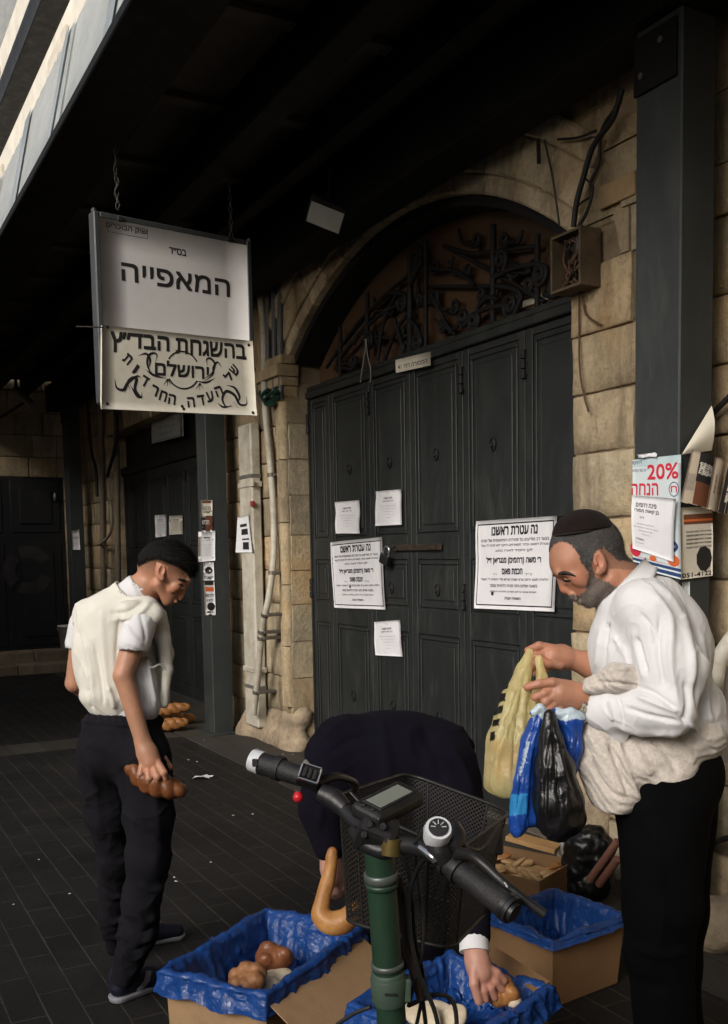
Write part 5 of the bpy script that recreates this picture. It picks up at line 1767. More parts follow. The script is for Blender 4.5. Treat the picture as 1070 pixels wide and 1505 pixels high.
for (x, y, d, r, a) in ((828, 868, 0, 9, 0.8), (846, 856, 24, 16, 0.5), (846, 856, -24, 16, 0.5), (881, 828, -42, 16, 0.45), (848, 882, 0, 7, 0.9)):
    red = np.maximum(red, a * np.exp(-(np.linalg.norm(V - U(x, y, d), axis=1) / (r * px)) ** 2))
for (x, y, d) in ((776, 1010, -58), (787, 1026, -57), (776, 957, 16), (797, 970, 6), (806, 1042, -58)):
    red = np.maximum(red, 0.6 * np.exp(-(np.linalg.norm(V - U(x, y, d), axis=1) / (9 * px)) ** 2))
BP = [(871, 828), (877, 846), (890, 852), (908, 862), (918, 880), (905, 897), (870, 902), (850, 893), (838, 882), (833, 876), (840, 872), (852, 874), (859, 866), (862, 850), (865, 838)]
lipz = np.linalg.norm(V - U(848, 882, 0), axis=1) < 4.2 * px
beardm = fuzzy(pp, BP, V, 3.0, 2.0) & sk & ~lipz
edge_b = np.clip(edge_px(pp, BP) / 7, 0, 1) * in_poly(pp, BP)
stub = np.where(sk & ~lipz, edge_b * (0.5 + 0.25 * vnoise(V, (120,) * 3, 1.0)), 0.0)
HP = [(796, 818), (800, 770), (860, 740), (925, 770), (934, 824), (925, 827), (905, 824), (894, 812), (886, 806), (876, 812), (871, 830), (866, 842), (860, 838), (853, 826), (847, 811), (838, 801), (824, 797), (813, 804), (806, 815)]
hairm = fuzzy(pp, HP, V, 2.6, 5.0) & sk
edge_h = np.clip(edge_px(pp, HP) / 5, 0, 1) * in_poly(pp, HP) * sk
fade = in_poly(pp, [(880, 806), (935, 806), (940, 838), (896, 836)]) & sk
stub = np.maximum(stub, np.maximum(edge_h * 0.9, fade * 0.45))
stub = np.maximum(stub, 0.42 * np.exp(-(np.linalg.norm((pp - np.array((833, 853))) / np.array((10, 5)), axis=1)) ** 2) * (pp[:, 0] < 850) * sk)  # eye socket shade painted into the skin colour by the same mask
SKIN_M = mat_skin('man_skin', (0.40, 0.20, 0.125), (0.075, 0.06, 0.053))
skin_obj('body', V, F, SKIN_M, man, {'red': red, 'stubble_eye_shade': stub})
HG = [mat('hair_dark', (0.010, 0.009, 0.0085), 0.5, spec=0.3), mat('hair_mid', (0.035, 0.032, 0.030), 0.5, spec=0.3), mat('hair_silver', (0.16, 0.15, 0.145), 0.5, spec=0.3)]
hn = vnoise(V, (230, 230, 230), 3.0)
v2, f2 = sub_mesh(V, F, hairm, 0.0012 + 0.0012 * hn)
ho = skin_obj('hair', v2, f2, HAIR_GREY, man)
bk0 = np.array(CR) * 0.75 - np.array((0, 0, 1.0)) * 0.65
strands(v2, f2, ho, [HG[0], HG[0], HG[1], HG[1], HG[2]], 9000, 0.0075, bk0, 0.5, 0.00045, 3, 'hair_strands')
v2, f2 = sub_mesh(V, F, beardm, 0.0006 + 0.0010 * hn)
bo_ = skin_obj('beard', v2, f2, BEARD, man)
strands(v2, f2, bo_, [HG[0], HG[1], HG[2], HG[2]], 4200, 0.0052, (-np.array(CR) * 0.35 - np.array((0, 0, 1.0)) * 0.8), 0.7, 0.00042, 4, 'beard_strands', 0.5)
MIR = lambda q: Vector(q) - CF * (2 * ((Vector(q) - Vector(U(850, 830, 0))).dot(CF)))
def brow(pts, rs, name, m, lift=0.0015):
    mb = MB()
    q = [surf(V, *k) - CF * lift for k in pts]
    for g_ in (q, [MIR(k) for k in q]):
        mb.tube(catmull(g_, 5), [r_ * px for r_ in rs], 6, flat=1.0)
    mb.build(name, m, man)
brow([(819, 845), (826, 843), (834, 843.5), (844, 847)], [1.6, 2.9, 2.6, 0.9], 'eyebrows', HG[0])
brow([(826, 853.5), (831, 855), (838, 853.5)], [0.5, 1.5, 0.6], 'eyelashes', HG[0], 0.001)
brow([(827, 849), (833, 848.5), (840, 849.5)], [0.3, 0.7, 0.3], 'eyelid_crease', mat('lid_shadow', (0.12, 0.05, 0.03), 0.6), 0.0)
# skullcap
S = f.grid((800, 735, 910, 800), 0.003, (-60, 60))
E_(857, 786, 0, 45.5, 37.5, 41, 7, k=0)
E_(862, 808, 0, 52, 51, 38, k=0, op='sub')
S.half(U(857, 783, 0), -(_cu * math.cos(rad(8)) - _cr * math.sin(rad(8))))
V, F = S.mesh(1)
skin_obj('skullcap', V, F, mat_cloth('brown_velvet', (0.0075, 0.0042, 0.0036), 900, 0.25, 0.4, 1.0, 0.02, 30), man)
mb = MB().tube([Vector(U(857 + 43.5 * math.cos(a) * math.cos(rad(8)), 781.5 - 43.5 * math.cos(a) * math.sin(rad(8)) , 38.5 * math.sin(a))) for a in np.linspace(0, 2 * math.pi, 33)], 1.6 * px, 6, cap=False)
mb.build('skullcap_hem', mat('velvet_hem', (0.007, 0.004, 0.0036), 0.9), man)
# shirt
S = f.grid((850, 825, 1085, 1150), 0.0037, (-170, 130))
E_(955, 955, 0, 90, 97, 86, 0, k=0.03)
E_(966, 1048, 0, 98, 82, 84, 0, k=0.03)
E_(1012, 1080, 0, 56, 34, 66, 15, k=0.02)
C_((945, 893, -62), 40, (945, 893, 62), 40, k=0.05)
C_((918, 882, 0), 40, (950, 900, 0), 58, k=0.03)
CH_([(964, 908, -80), (986, 985, -98), (984, 1038, -108)], [36, 40, 37], k=0.045)
C_((984, 1040, -112), 39, (903, 1046, -72), 29, k=0.015)
C_((903, 1046, -72), 32, (889, 1044, -65), 30, k=0.006)
E_(905, 1074, -70, 16, 20, 12, 30, k=0.012)
CH_([(940, 908, 82), (928, 975, 78), (880, 976, 42)], [40, 35, 24], k=0.02)
C_((850, 1038, -45), 22, (896, 1046, -68), 21, op='sub', k=0.004)
C_((850, 974, 30), 20, (872, 976, 38), 19, op='sub', k=0.004)
C_((860, 815, 0), 34, (925, 880, 0), 39, op='sub', k=0.006)
V, F = S.mesh(2)
V = folds(V, F, [
    ([(955, 870), (985, 910), (986, 975), (998, 1040)], 6.12, 0.0100), ([(1004, 905), (1016, 960), (1018, 1015)], 5.44, 0.0090), ([(970, 905), (968, 960), (975, 1010)], 4.08, -0.0080),
    ([(935, 935), (943, 965), (950, 990)], 3.40, -0.0120), ([(930, 925), (938, 960), (948, 1000)], 4.76, 0.0060), ([(918, 930), (905, 975), (900, 1000)], 5.44, 0.0070),
    ([(935, 1022), (965, 1035), (1000, 1048)], 4.08, 0.0080), ([(918, 1040), (955, 1052), (1000, 1062)], 3.40, -0.0070), ([(905, 1068), (950, 1079), (1005, 1078)], 4.08, 0.0080),
    ([(930, 1008), (960, 1018), (990, 1040), (1010, 1066)], 3.40, -0.0070), ([(1008, 1000), (1012, 1035), (1006, 1066)], 4.08, -0.0090),
    ([(1028, 930), (1038, 980), (1040, 1035)], 4.76, 0.0080), ([(1022, 1000), (1030, 1045), (1050, 1090)], 3.40, -0.0090), ([(1034, 1010), (1042, 1050), (1058, 1088)], 4.08, 0.0090), ([(1012, 1062), (1028, 1080), (1040, 1100)], 3.40, 0.0080), ([(1044, 1060), (1052, 1080), (1062, 1098)], 2.38, -0.0080),
    ([(884, 920), (878, 950), (875, 985)], 4.08, 0.0060), ([(895, 915), (890, 950), (886, 990)], 2.04, -0.0050), ([(900, 935), (915, 955), (925, 985)], 4.08, 0.0060),
    ([(955, 850), (990, 880), (1010, 920)], 4.08, 0.0050), ([(940, 900), (960, 925), (962, 950)], 3.40, -0.0060), ([(893, 1030), (897, 1045), (900, 1060)], 2.18, 0.0070), ([(908, 1025), (913, 1045), (916, 1066)], 2.18, -0.0060)])
V = crumple(V, F, 0.005, 6.0, 1.0); V = wrinkle(V, F, 0.0045, (8, 8, 5), 1.0, 9); V = wrinkle(V, F, 0.003, (18, 18, 11), 5.0, 9)
skin_obj('shirt', V, F, SHIRT_W, man)
inn = [Vector(U(*q)) for q in ((889, 892, -6), (897, 876, -34), (924, 845, -41), (949, 819, 0), (924, 845, 41), (897, 876, 34), (886, 892, 8))]
out = [Vector(U(*q)) for q in ((916, 915, -44), (932, 893, -62), (957, 855, -56), (967, 834, 0), (957, 855, 56), (925, 893, 62), (890, 910, 36))]
loft('collar', inn, out, SHIRT_W, man, 0.004, 5, 0.006)
MB().tube([Vector(U(892 - k * 5, 915 + k * 27, -38 - k * 3)) - CF * 0.02 for k in (0,)] + [Vector(U(892, 916, -38)) - CF * 0.024], 0.005, 8).build('button', mat('shirt_button', (0.6, 0.6, 0.58), 0.3), man)
# cloth tied round the waist
CLOTH_T = NT('terry_cloth')
n = CLOTH_T.noise(110, 5, 0.75)
c = CLOTH_T.ramp(n, ((0.3, (0.40, 0.355, 0.31)), (0.7, (0.60, 0.545, 0.49))))
wv = CLOTH_T.n('ShaderNodeTexWave'); wv.inputs['Scale'].default_value = 16; wv.inputs['Distortion'].default_value = 2.0; wv.inputs['Detail'].default_value = 2
CLOTH_T.l(CLOTH_T.coords((1, 1, 1), (0.4, 0.7, 0.3)), wv.inputs['Vector'])
c = CLOTH_T.mix(CLOTH_T.ramp(wv.outputs[0], ((0.0, 0.22), (0.5, 0.0))), c, (0.34, 0.30, 0.26))
CLOTH_T.set(base=c, rough=0.95, spec=0.1, sheen=0.3); CLOTH_T.bump(n, 0.45, 0.004); CLOTH_T.bump(wv.outputs[0], 0.35, 0.008); CLOTH_T = CLOTH_T.m
S = f.grid((835, 965, 1085, 1210), 0.0042, (-170, 120))
C_((866, 1003, -66), 7, (905, 998, -86), 21, k=0.012); C_((905, 998, -86), 21, (940, 1000, -82), 20, k=0.01); E_(880, 1008, -72, 22, 12, 18, 10, k=0.01)
C_((925, 1118, -20), 50, (1018, 1082, -14), 43, k=0.02, flat=1.6)
C_((880, 1085, -40), 30, (905, 1160, -52), 36, k=0.02, flat=1.3)
C_((870, 1120, -40), 22, (890, 1172, -45), 20, k=0.015)
E_(965, 1135, -20, 60, 42, 82, 25, k=0.02)
C_((895, 1225, -52), 26, (900, 1186, -50), 26, op='sub', k=0.004)
E_(985, 1190, 0, 76, 44, 120, 25, op='sub', k=0.008)
V, F = S.mesh(2)
V = folds(V, F, [
    ([(904, 1085), (920, 1125), (942, 1190)], 5, 0.013), ([(896, 1090), (910, 1130), (926, 1170)], 4, -0.012), ([(860, 1090), (872, 1130), (898, 1165), (930, 1178)], 4, -0.012), ([(852, 1105), (862, 1150), (884, 1186), (934, 1192)], 4.5, 0.009),
    ([(925, 1085), (950, 1130), (968, 1160)], 6, 0.006), ([(950, 1080), (985, 1115), (995, 1140)], 5, -0.006), ([(980, 1080), (1010, 1105), (1020, 1125)], 5, 0.006), ([(1012, 1075), (1040, 1095), (1052, 1108)], 5, -0.006),
    ([(870, 1002), (905, 1004), (940, 1008)], 3, -0.006), ([(880, 990), (910, 984), (935, 984)], 3, 0.006)])
V = crumple(V, F, 0.004, 7.0, 2.0); V = wrinkle(V, F, 0.006, (8, 8, 5), 2.0, 6); V = crumple(V, F, 0.0011, 170.0, 8.0)
skin_obj('waist_cloth', V, F, CLOTH_T, man)
# trousers and shoes
S = f.grid((880, 1060, 1080, 1640), 0.008, (-130, 130))
E_(984, 1140, 0, 78, 78, 82, 0, k=0.03)
CH_([(974, 1180, -42), (972, 1330, -48), (968, 1400, -48), (984, 1585, -50)], [70, 53, 46, 42], k=0.03)
CH_([(992, 1180, 42), (990, 1340, 45), (986, 1420, 45), (1000, 1590, 48)], [62, 48, 42, 40], k=0.03)
V, F = S.mesh(2)
V = folds(V, F, [([(960, 1220), (975, 1320), (965, 1420)], 7, 0.006), ([(930, 1390), (970, 1405), (1010, 1398)], 6, 0.008), ([(930, 1440), (975, 1455)], 6, -0.006)])
V = crumple(V, F, 0.006, 7.0, 4.0)
skin_obj('trousers', V, F, TROUSER, man)
def shoe(parent, G, fwd, L, m, sole, name='shoe'):
    fwd = Vector(fwd).normalized(); sd = np.array(fwd.cross(Vector((0, 0, 1))))
    G = np.array(G); fw = np.array(fwd); up = np.array((0, 0, 1.0))
    S = Sdf(G - 0.25 - 0.1 * fw, G + 0.25 + L * fw, 0.004)
    S.cap(G + up * 0.05, 0.036, G + fw * L * 0.5 + up * 0.042, 0.038, 0.01, side=sd, flat=1.0)
    S.cap(G + fw * L * 0.5 + up * 0.04, 0.038, G + fw * L * 0.86 + up * 0.032, 0.030, 0.015, side=sd, flat=1.25)
    S.cap(G + up * 0.085, 0.036, G + fw * 0.02 + up * 0.115, 0.036, 0.01)
    S.half(G + up * 0.016, -up)
    V, F = S.mesh(1)
    o = skin_obj(name, V, F, m, parent)
    S = Sdf(G - 0.25 - 0.1 * fw, G + 0.25 + L * fw, 0.004)
    S.cap(G + up * 0.02, 0.038, G + fw * L * 0.86 + up * 0.02, 0.036, 0.0, side=sd, flat=1.08)
    S.half(G + up * 0.022, up); S.half(G + up * 0.001, -up)
    V, F = S.mesh(1)
    skin_obj('sole', V, F, sole, o)
    return o
RUB = mat('black_rubber', (0.012, 0.012, 0.012), 0.7)
fl0 = Vector((-CR.x, -CR.y, 0)).normalized()
for q in ((1000, 1600, -50), (1010, 1605, 48)):
    G = Vector(U(*q)); G.z = 0
    shoe(man, G, fl0, 0.27, LEATHER, RUB)
# watch
W0 = Vector(U(864, 1029, -52)); ax = (Vector(U(905, 1038, -75)) - W0).normalized()
a1 = CF - ax * CF.dot(ax); a1.normalize(); a2 = ax.cross(a1)
M_WATCH = mat('watch_steel', (0.55, 0.54, 0.52), 0.25, 0.05, 30, metal=0.95)
wt = MB()
R_ = 16.6 * px
nl = 22
for k in range(nl):
    a = 2 * math.pi * k / nl
    c = W0 + a1 * (R_ * 0.86 * math.cos(a)) + a2 * (R_ * 1.0 * math.sin(a))
    t_ = (a1 * (-0.86 * math.sin(a)) + a2 * math.cos(a)).normalized()
    o_ = ax.cross(t_)
    wt.box(c, (0.0085, 0.0042, 0.0165), Matrix((t_, o_, ax)).transposed(), 0.0012)
wo = wt.build('watch', M_WATCH, man)
dn = (-a1 * 0.80 + (Vector((0, 0, -1)) - a1 * Vector((0, 0, -1)).dot(a1)).normalized() * 0.6).normalized()
dc = W0 + dn * (R_ * 0.98)
MB().tube([dc - dn * 0.003, dc + dn * 0.006], 0.0165, 20).build('case', M_WATCH, wo)
MB().tube([dc + dn * 0.0055, dc + dn * 0.0068], 0.0125, 20).build('dial', mat('watch_dial', (0.42, 0.38, 0.28), 0.3), wo)
mb = MB()
dx_ = dn.cross(ax).normalized()
for v_ in ((ax * 0.006 + dx_ * 0.004), (dx_ * -0.009)):
    mb.tube([dc + dn * 0.0073, dc + dn * 0.0073 + v_], 0.0007, 5)
mb.build('hands', INK, wo)

# ================= the boy
f = Fig(3.45)
U = f.U; px = f.s
boy = thing('person', Vector(onZ(178, 1470, 0)), 'young man seen from behind in cream vest and dark joggers, carrying a braided loaf', 'person')
S = f.grid((85, 785, 300, 1180), 0.0036, (-90, 150))
E_(243, 832, 0, 40.5, 36, 33)
C_((260, 852, 0), 19, (248, 876, 0), 12.5, k=0.012, flat=1.3)
C_((275, 853, -9), 4.5, (275, 853, 9), 4.5, k=0.008)
C_((272, 860, 0), 3.6, (265, 878, 0), 4.4, k=0.006)
C_((258, 884, -5), 3, (258, 884, 5), 3, k=0.004)
C_((246, 884, -4), 7, (246, 884, 4), 7, k=0.008)
for sg in (-1, 1):
    C_((232, 858, 23 * sg), 8, (247, 881, 7 * sg), 7, k=0.01)
    E_(257, 862, 18 * sg, 11, 8, 7, 40, k=0.007)
    E_(269, 863, 13 * sg, 5, 4, 5, 20, k=0.005, op='sub'); E_(267, 863, 12 * sg, 5, 5, 5, k=0.003)
    E_(236, 840, 33 * sg, 7, 12.5, 4.5, -12, k=0.004); E_(238, 838, 37 * sg, 4, 7.5, 3.5, -12, k=0.002, op='sub'); E_(238, 850, 33.5 * sg, 4, 4, 3, k=0.003)
C_((228, 848, 0), 22, (203, 874, 0), 25, k=0.012)
C_((203, 874, 0), 26, (178, 900, 0), 34, k=0.02)
C_((135, 914, 26), 17, (208, 912, -24), 17, k=0.02)
C_((175, 920, 0), 38, (182, 1025, 0), 34, k=0.03)
CH_([(205, 918, -46), (181, 993, -62), (211, 1093, -60)], [19, 14.0, 11.2], k=0.008)
CH_([(122, 915, 34), (110, 1004, 44), (150, 1034, 100), (185, 1032, 120)], [16, 14, 13, 11], k=0.008)
UU = lambda x, y, d=0: U(x, y, d)
hand(S, UU, (211, 1093, -60), 11.5 * px, [(216, 1106, -60), (221, 1119, -60)], [14.0 * px, 15.0 * px],
     [([(232, 1121, -66), (241, 1135, -71), (243, 1150, -64)], 5.4 * px), ([(226, 1127, -68), (231, 1142, -74), (230, 1156, -66)], 5.6 * px),
      ([(217, 1128, -68), (219, 1144, -74), (217, 1155, -66)], 5.4 * px), ([(209, 1124, -66), (206, 1138, -71), (203, 1148, -64)], 4.9 * px)],
     ([(222, 1104, -52), (240, 1114, -42), (250, 1128, -36)], 5.8 * px), side=_cf)
hand(S, UU, (185, 1032, 120), 10 * px, [(200, 1030, 122), (208, 1032, 122)], [13 * px, 13 * px],
     [([(212, 1024, 120), (226, 1028, 116), (232, 1036, 116)], 5.4 * px), ([(213, 1031, 120), (226, 1036, 116), (228, 1044, 118)], 5.4 * px),
      ([(211, 1037, 120), (222, 1044, 116), (222, 1050, 118)], 5.2 * px), ([(207, 1041, 120), (214, 1050, 117), (212, 1055, 119)], 4.8 * px)],
     ([(200, 1022, 118), (212, 1014, 112), (224, 1018, 112)], 5.8 * px), side=_cf)
V, F = S.mesh(2)
pp, dd_ = pixels(V)
sk = pp[:, 1] < 905
red = np.zeros(len(V))
for (x, y, d, r, a) in ((236, 840, -34, 13, 0.55), (256, 868, -16, 14, 0.4), (265, 878, 0, 6, 0.5), (183, 995, -60, 12, 0.35), (222, 1128, -64, 16, 0.4)):
    red = np.maximum(red, a * np.exp(-(np.linalg.norm(V - U(x, y, d), axis=1) / (r * px)) ** 2))
top = [(198, 810), (212, 790), (250, 780), (292, 812), (289, 849), (281, 852), (275, 843), (260, 833), (246, 829), (232, 823), (218, 826), (203, 834)]
hairm = fuzzy(pp, top, V, 4.2, 1.0) & sk
fz = in_poly(pp, [(185, 800), (300, 800), (262, 856), (249, 856), (246, 832), (230, 826), (226, 850), (214, 862), (186, 866)]) & sk
yl = np.clip((856 - pp[:, 1] + (pp[:, 0] - 232) * 0.25) / 38, 0, 1)
stub = np.where(fz, 0.92 * yl ** 1.1, 0)
stub = np.maximum(stub, in_poly(pp, top) * sk * 0.95)
skin_obj('body', V, F, mat_skin('boy_skin', (0.42, 0.225, 0.14), (0.010, 0.008, 0.007)), boy, {'red': red, 'stubble_eye_shade': stub})
hn = vnoise(V, (120, 120, 120), 3.0) + 0.6 * vnoise(V, (260, 260, 260), 7.0)
fin = np.clip((pp[:, 0] - 200) / 60, 0, 1)
v2, f2 = sub_mesh(V, F, hairm, np.clip(edge_px(pp, top) / 6, 0.1, 1) * (2.2 + 1.6 * fin) * px * (1 + 0.3 * hn))
ho = skin_obj('hair', v2, f2, HAIR_BLK, boy)
strands(v2, f2, ho, [HAIR_BLK, HAIR_BLK, mat('hair_black', (0.003, 0.0028, 0.0025), 0.5, spec=0.12)], 7000, 0.017, (np.array(CR) * 0.8 - np.array((0, 0, 1.0)) * 0.35), 0.5, 0.0006, 8, 'hair_strands', 0.3)
MIRB = lambda q: Vector(q) - CF * (2 * ((Vector(q) - Vector(U(243, 832, 0))).dot(CF)))
for pts, rs, nm, m_ in (([(276.5, 855), (271, 853.5), (263, 852.5)], [1.2, 2.2, 1.0], 'eyebrows', HG[0]), ([(272, 861), (268, 861), (264, 859.5)], [0.6, 1.2, 0.5], 'eyelashes', HG[0])):
    mb = MB()
    q = [surf(V, *k) - CF * 0.001 for k in pts]
    for g_ in (q, [MIRB(k) for k in q]): mb.tube(catmull(g_, 4), [r_ * px for r_ in rs], 6)
    mb.build(nm, m_, boy)
# t shirt
S = f.grid((95, 845, 265, 1075), 0.0045, (-100, 80))
C_((172, 915, 2), 40, (186, 1036, -2), 46, k=0.03, flat=0.8)
C_((136, 914, 28), 18, (206, 914, -36), 18, k=0.03)
C_((206, 916, -52), 24, (197, 945, -60), 23, k=0.014); C_((126, 918, 34), 24, (116, 946, 40), 19.5, k=0.012)
C_((204, 871, 0), 28.5, (188, 888, 0), 33, k=0.012)
C_((206, 990, -20), 26, (212, 1036, -18), 24, k=0.015)
C_((198, 948, -60), 18.5, (190, 985, -64), 18.5, op='sub', k=0.003); C_((115, 949, 40), 16, (110, 985, 43), 15, op='sub', k=0.003)
C_((226, 846, 0), 24, (203, 873, 0), 25.5, op='sub', k=0.004)
V, F = S.mesh(2)
V = folds(V, F, [([(215, 960), (222, 1000), (228, 1040)], 3, 0.008), ([(228, 965), (232, 1000), (236, 1040)], 3, -0.008), ([(205, 985), (212, 1010), (214, 1040)], 3, -0.007), ([(185, 915), (195, 935), (210, 950)], 3, 0.005), ([(205, 900), (212, 925), (214, 945)], 3, -0.005), ([(186, 944), (200, 950), (214, 957)], 1.6, 0.003)])
V = crumple(V, F, 0.004, 9.0, 3.0); V = wrinkle(V, F, 0.005, (14, 14, 9), 3.0, 5)
skin_obj('tshirt', V, F, SHIRT_W, boy)
# vest
VEST = mat_cloth('cream_wool', (0.62, 0.595, 0.525), 700, 0.14, 0.05, 0.9, 0.05, 5)
S = f.grid((90, 850, 275, 1070), 0.0045, (-110, 90))
C_((166, 918, 2), 51, (177, 1012, 2), 58, k=0.03, flat=0.90)
C_((133, 906, 24), 28, (212, 900, -34), 24, k=0.03)
E_(160, 958, 4, 53, 70, 44, 0, k=0.03)
C_((188, 900, -56), 17, (226, 904, -50), 15, k=0.014)
C_((200, 902, -48), 18, (222, 903, -44), 15, k=0.012)
C_((190, 882, 0), 34, (172, 908, 0), 42, k=0.02)
E_(178, 1024, 2, 61, 24, 50, 0, k=0.015)
CH_([(226, 902, -22), (240, 940, -20), (246, 985, -16), (241, 1034, -12)], [15, 10, 8, 8], k=0.012)
CH_([(232, 905, 10), (244, 960, 8), (240, 1030, 5)], [14, 10, 10], k=0.015)
E_(222, 1000, -54, 17, 50, 32, 0, op='sub', k=0.008)
C_((226, 846, 0), 28, (199, 874, 0), 33, op='sub', k=0.004)
C_((206, 940, -74), 16, (204, 962, -78), 20, op='sub', k=0.006)
S.half(U(180, 1046, 0), (0, 0, -1))
V, F = S.mesh(2)
V = folds(V, F, [([(150, 895), (152, 950), (160, 1030)], 5, 0.006), ([(176, 900), (172, 960), (176, 1035)], 4, -0.007), ([(192, 905), (186, 950), (184, 1030)], 5, 0.007), ([(125, 940), (135, 990), (140, 1035)], 4, 0.008), ([(138, 945), (148, 1000), (152, 1036)], 3, -0.008), ([(222, 885), (200, 905), (165, 912)], 3.5, 0.007), ([(214, 880), (190, 898), (160, 902)], 3, -0.005), ([(160, 1008), (166, 1028), (168, 1042)], 3, 0.008), ([(130, 1012), (134, 1030), (136, 1042)], 3, -0.007), ([(196, 1010), (198, 1028), (196, 1042)], 3, -0.007), ([(115, 925), (118, 950), (118, 990)], 3, -0.006)])
V = crumple(V, F, 0.005, 8.0, 6.0); V = wrinkle(V, F, 0.0075, (11, 11, 5), 6.0, 6)
skin_obj('vest', V, F, VEST, boy)
MB().tube(catmull([Vector(U(*q)) for q in ((212, 978, -36), (224, 981, -38), (236, 977, -30), (246, 988, -22))], 6), 1.8 * px, 6).build('vest_tie', VEST, boy)
# joggers
S = f.grid((95, 1030, 270, 1470), 0.0052, (-100, 260))
E_(180, 1098, 0, 66, 56, 54, 0, k=0.02)
E_(180, 1064, 0, 60, 25, 49, 0, k=0.02)
CH_([(210, 1115, -22), (219, 1200, -26), (218, 1265, -26), (203, 1370, -14), (183, 1432, -6)], [42, 35, 30, 26, 19], k=0.03)
CH_([(158, 1118, 20), (163, 1190, 50), (171, 1262, 85), (168, 1345, 140), (170, 1388, 168)], [46, 37, 29, 24, 18], k=0.03)
V, F = S.mesh(2)
V = folds(V, F, [([(115, 1064), (180, 1070), (247, 1066)], 2.5, -0.006), ([(182, 1120), (185, 1180), (192, 1260)], 6, -0.010), ([(225, 1150), (232, 1210), (228, 1280)], 8, 0.007),
    ([(205, 1300), (225, 1310), (238, 1300)], 5, 0.008), ([(195, 1340), (215, 1355), (232, 1345)], 4.5, 0.009), ([(188, 1368), (206, 1385), (224, 1375)], 4, 0.010), ([(180, 1395), (196, 1410), (212, 1400)], 4, 0.010), ([(190, 1354), (210, 1370), (228, 1360)], 3.5, -0.009), ([(182, 1382), (198, 1398), (216, 1388)], 3.5, -0.009),
    ([(150, 1310), (165, 1320), (180, 1315)], 4, 0.008), ([(150, 1345), (165, 1356), (180, 1350)], 4, 0.009), ([(150, 1370), (165, 1378), (180, 1374)], 3.5, 0.008), ([(130, 1100), (140, 1160), (150, 1230)], 6, 0.006), ([(122, 1090), (160, 1105), (178, 1130)], 5, 0.006)])
for i in range(13):
    V = folds(V, F, [([(118 + i * 10, 1048), (119 + i * 10, 1062)], 2.5, 0.004)])
V = crumple(V, F, 0.006, 8.0, 9.0); V = wrinkle(V, F, 0.008, (8, 8, 9), 9.0, 6); V = wrinkle(V, F, 0.003, (22, 22, 24), 4.0, 5)
JOG = mat_cloth('charcoal_jersey', (0.0095, 0.0090, 0.0115), 700, 0.12, 0.2, 1.0, 0.0)
JOG.node_tree.nodes['Principled BSDF'].inputs['Specular IOR Level'].default_value = 0.12
skin_obj('joggers', V, F, JOG, boy)
NAVY = mat('navy_shoe', (0.006, 0.007, 0.02), 0.6, 0.2, 20, 0.1)
WSOLE = mat('white_sole', (0.22, 0.225, 0.25), 0.6)
g1 = onZ(176, 1470, 0); g2 = onZ(180, 1392, 0)
fh = Vector((CF.x, CF.y, 0)).normalized(); rh = Vector((CR.x, CR.y, 0)).normalized()
d1_, d2_ = (fh * 0.62 + rh * 0.6), (fh * 0.35 + rh * 0.9)
shoe(boy, g1, d1_, 0.25, NAVY, WSOLE)
shoe(boy, g2, d2_, 0.25, NAVY, WSOLE)
for G_, dd2 in ((g1, d1_.normalized()), (g2, d2_.normalized())):
    sdv = dd2.cross(Vector((0, 0, 1)))
    if sdv.dot(CO - G_) < 0: sdv = -sdv
    q = Vector(G_) + dd2 * 0.045 + sdv * 0.041
    loft('shoe_flash', [q + Vector((0, 0, .03)), q + dd2 * 0.03 + Vector((0, 0, .055)), q + dd2 * 0.05 - sdv * 0.012 + Vector((0, 0, .085))], [q + dd2 * 0.02 + Vector((0, 0, .026)), q + dd2 * 0.055 + Vector((0, 0, .05)), q + dd2 * 0.075 - sdv * 0.012 + Vector((0, 0, .075))], WSOLE, boy)

# ================= the person bent over behind the handlebars
f = Fig(3.1)
U = f.U; px = f.s
stp = thing('person', Vector(onZ(565, 1455, 0)), 'person in dark navy coat bent double over the bread boxes, one hand reaching in', 'person')
S = f.grid((430, 1040, 790, 1500), 0.0045, (-200, 230))
E_(592, 1225, -40, 44, 50, 44, 0, k=0.01)
C_((592, 1190, -20), 28, (585, 1150, 20), 34, k=0.02)
C_((520, 1115, 10), 36, (650, 1120, 10), 36, k=0.02)
C_((585, 1125, 30), 60, (590, 1175, 190), 60, k=0.03)
CH_([(505, 1115, -5), (472, 1190, -25), (486, 1262, -32)], [30, 22, 15], k=0.01)
CH_([(650, 1125, -20), (688, 1260, -70), (696, 1380, -150), (700, 1403, -168)], [32, 22, 15, 14], k=0.01)
UU = lambda x, y, d=0: U(x, y, d)
px2 = px * 0.9
hand(S, UU, (697, 1398, -165), 14 * px2, [(702, 1414, -172), (706, 1430, -176)], [17 * px2, 18 * px2],
     [([(718, 1424, -176), (730, 1430, -176), (741, 1441, -172)], 7.5 * px2), ([(716, 1432, -178), (728, 1442, -180), (738, 1454, -176)], 7.5 * px2),
      ([(712, 1438, -180), (721, 1452, -184), (727, 1466, -180)], 7.2 * px2), ([(707, 1440, -182), (711, 1456, -188), (714, 1470, -186)], 6.4 * px2)],
     ([(697, 1424, -182), (697, 1446, -192), (704, 1472, -190)], 8 * px2), side=_cf)
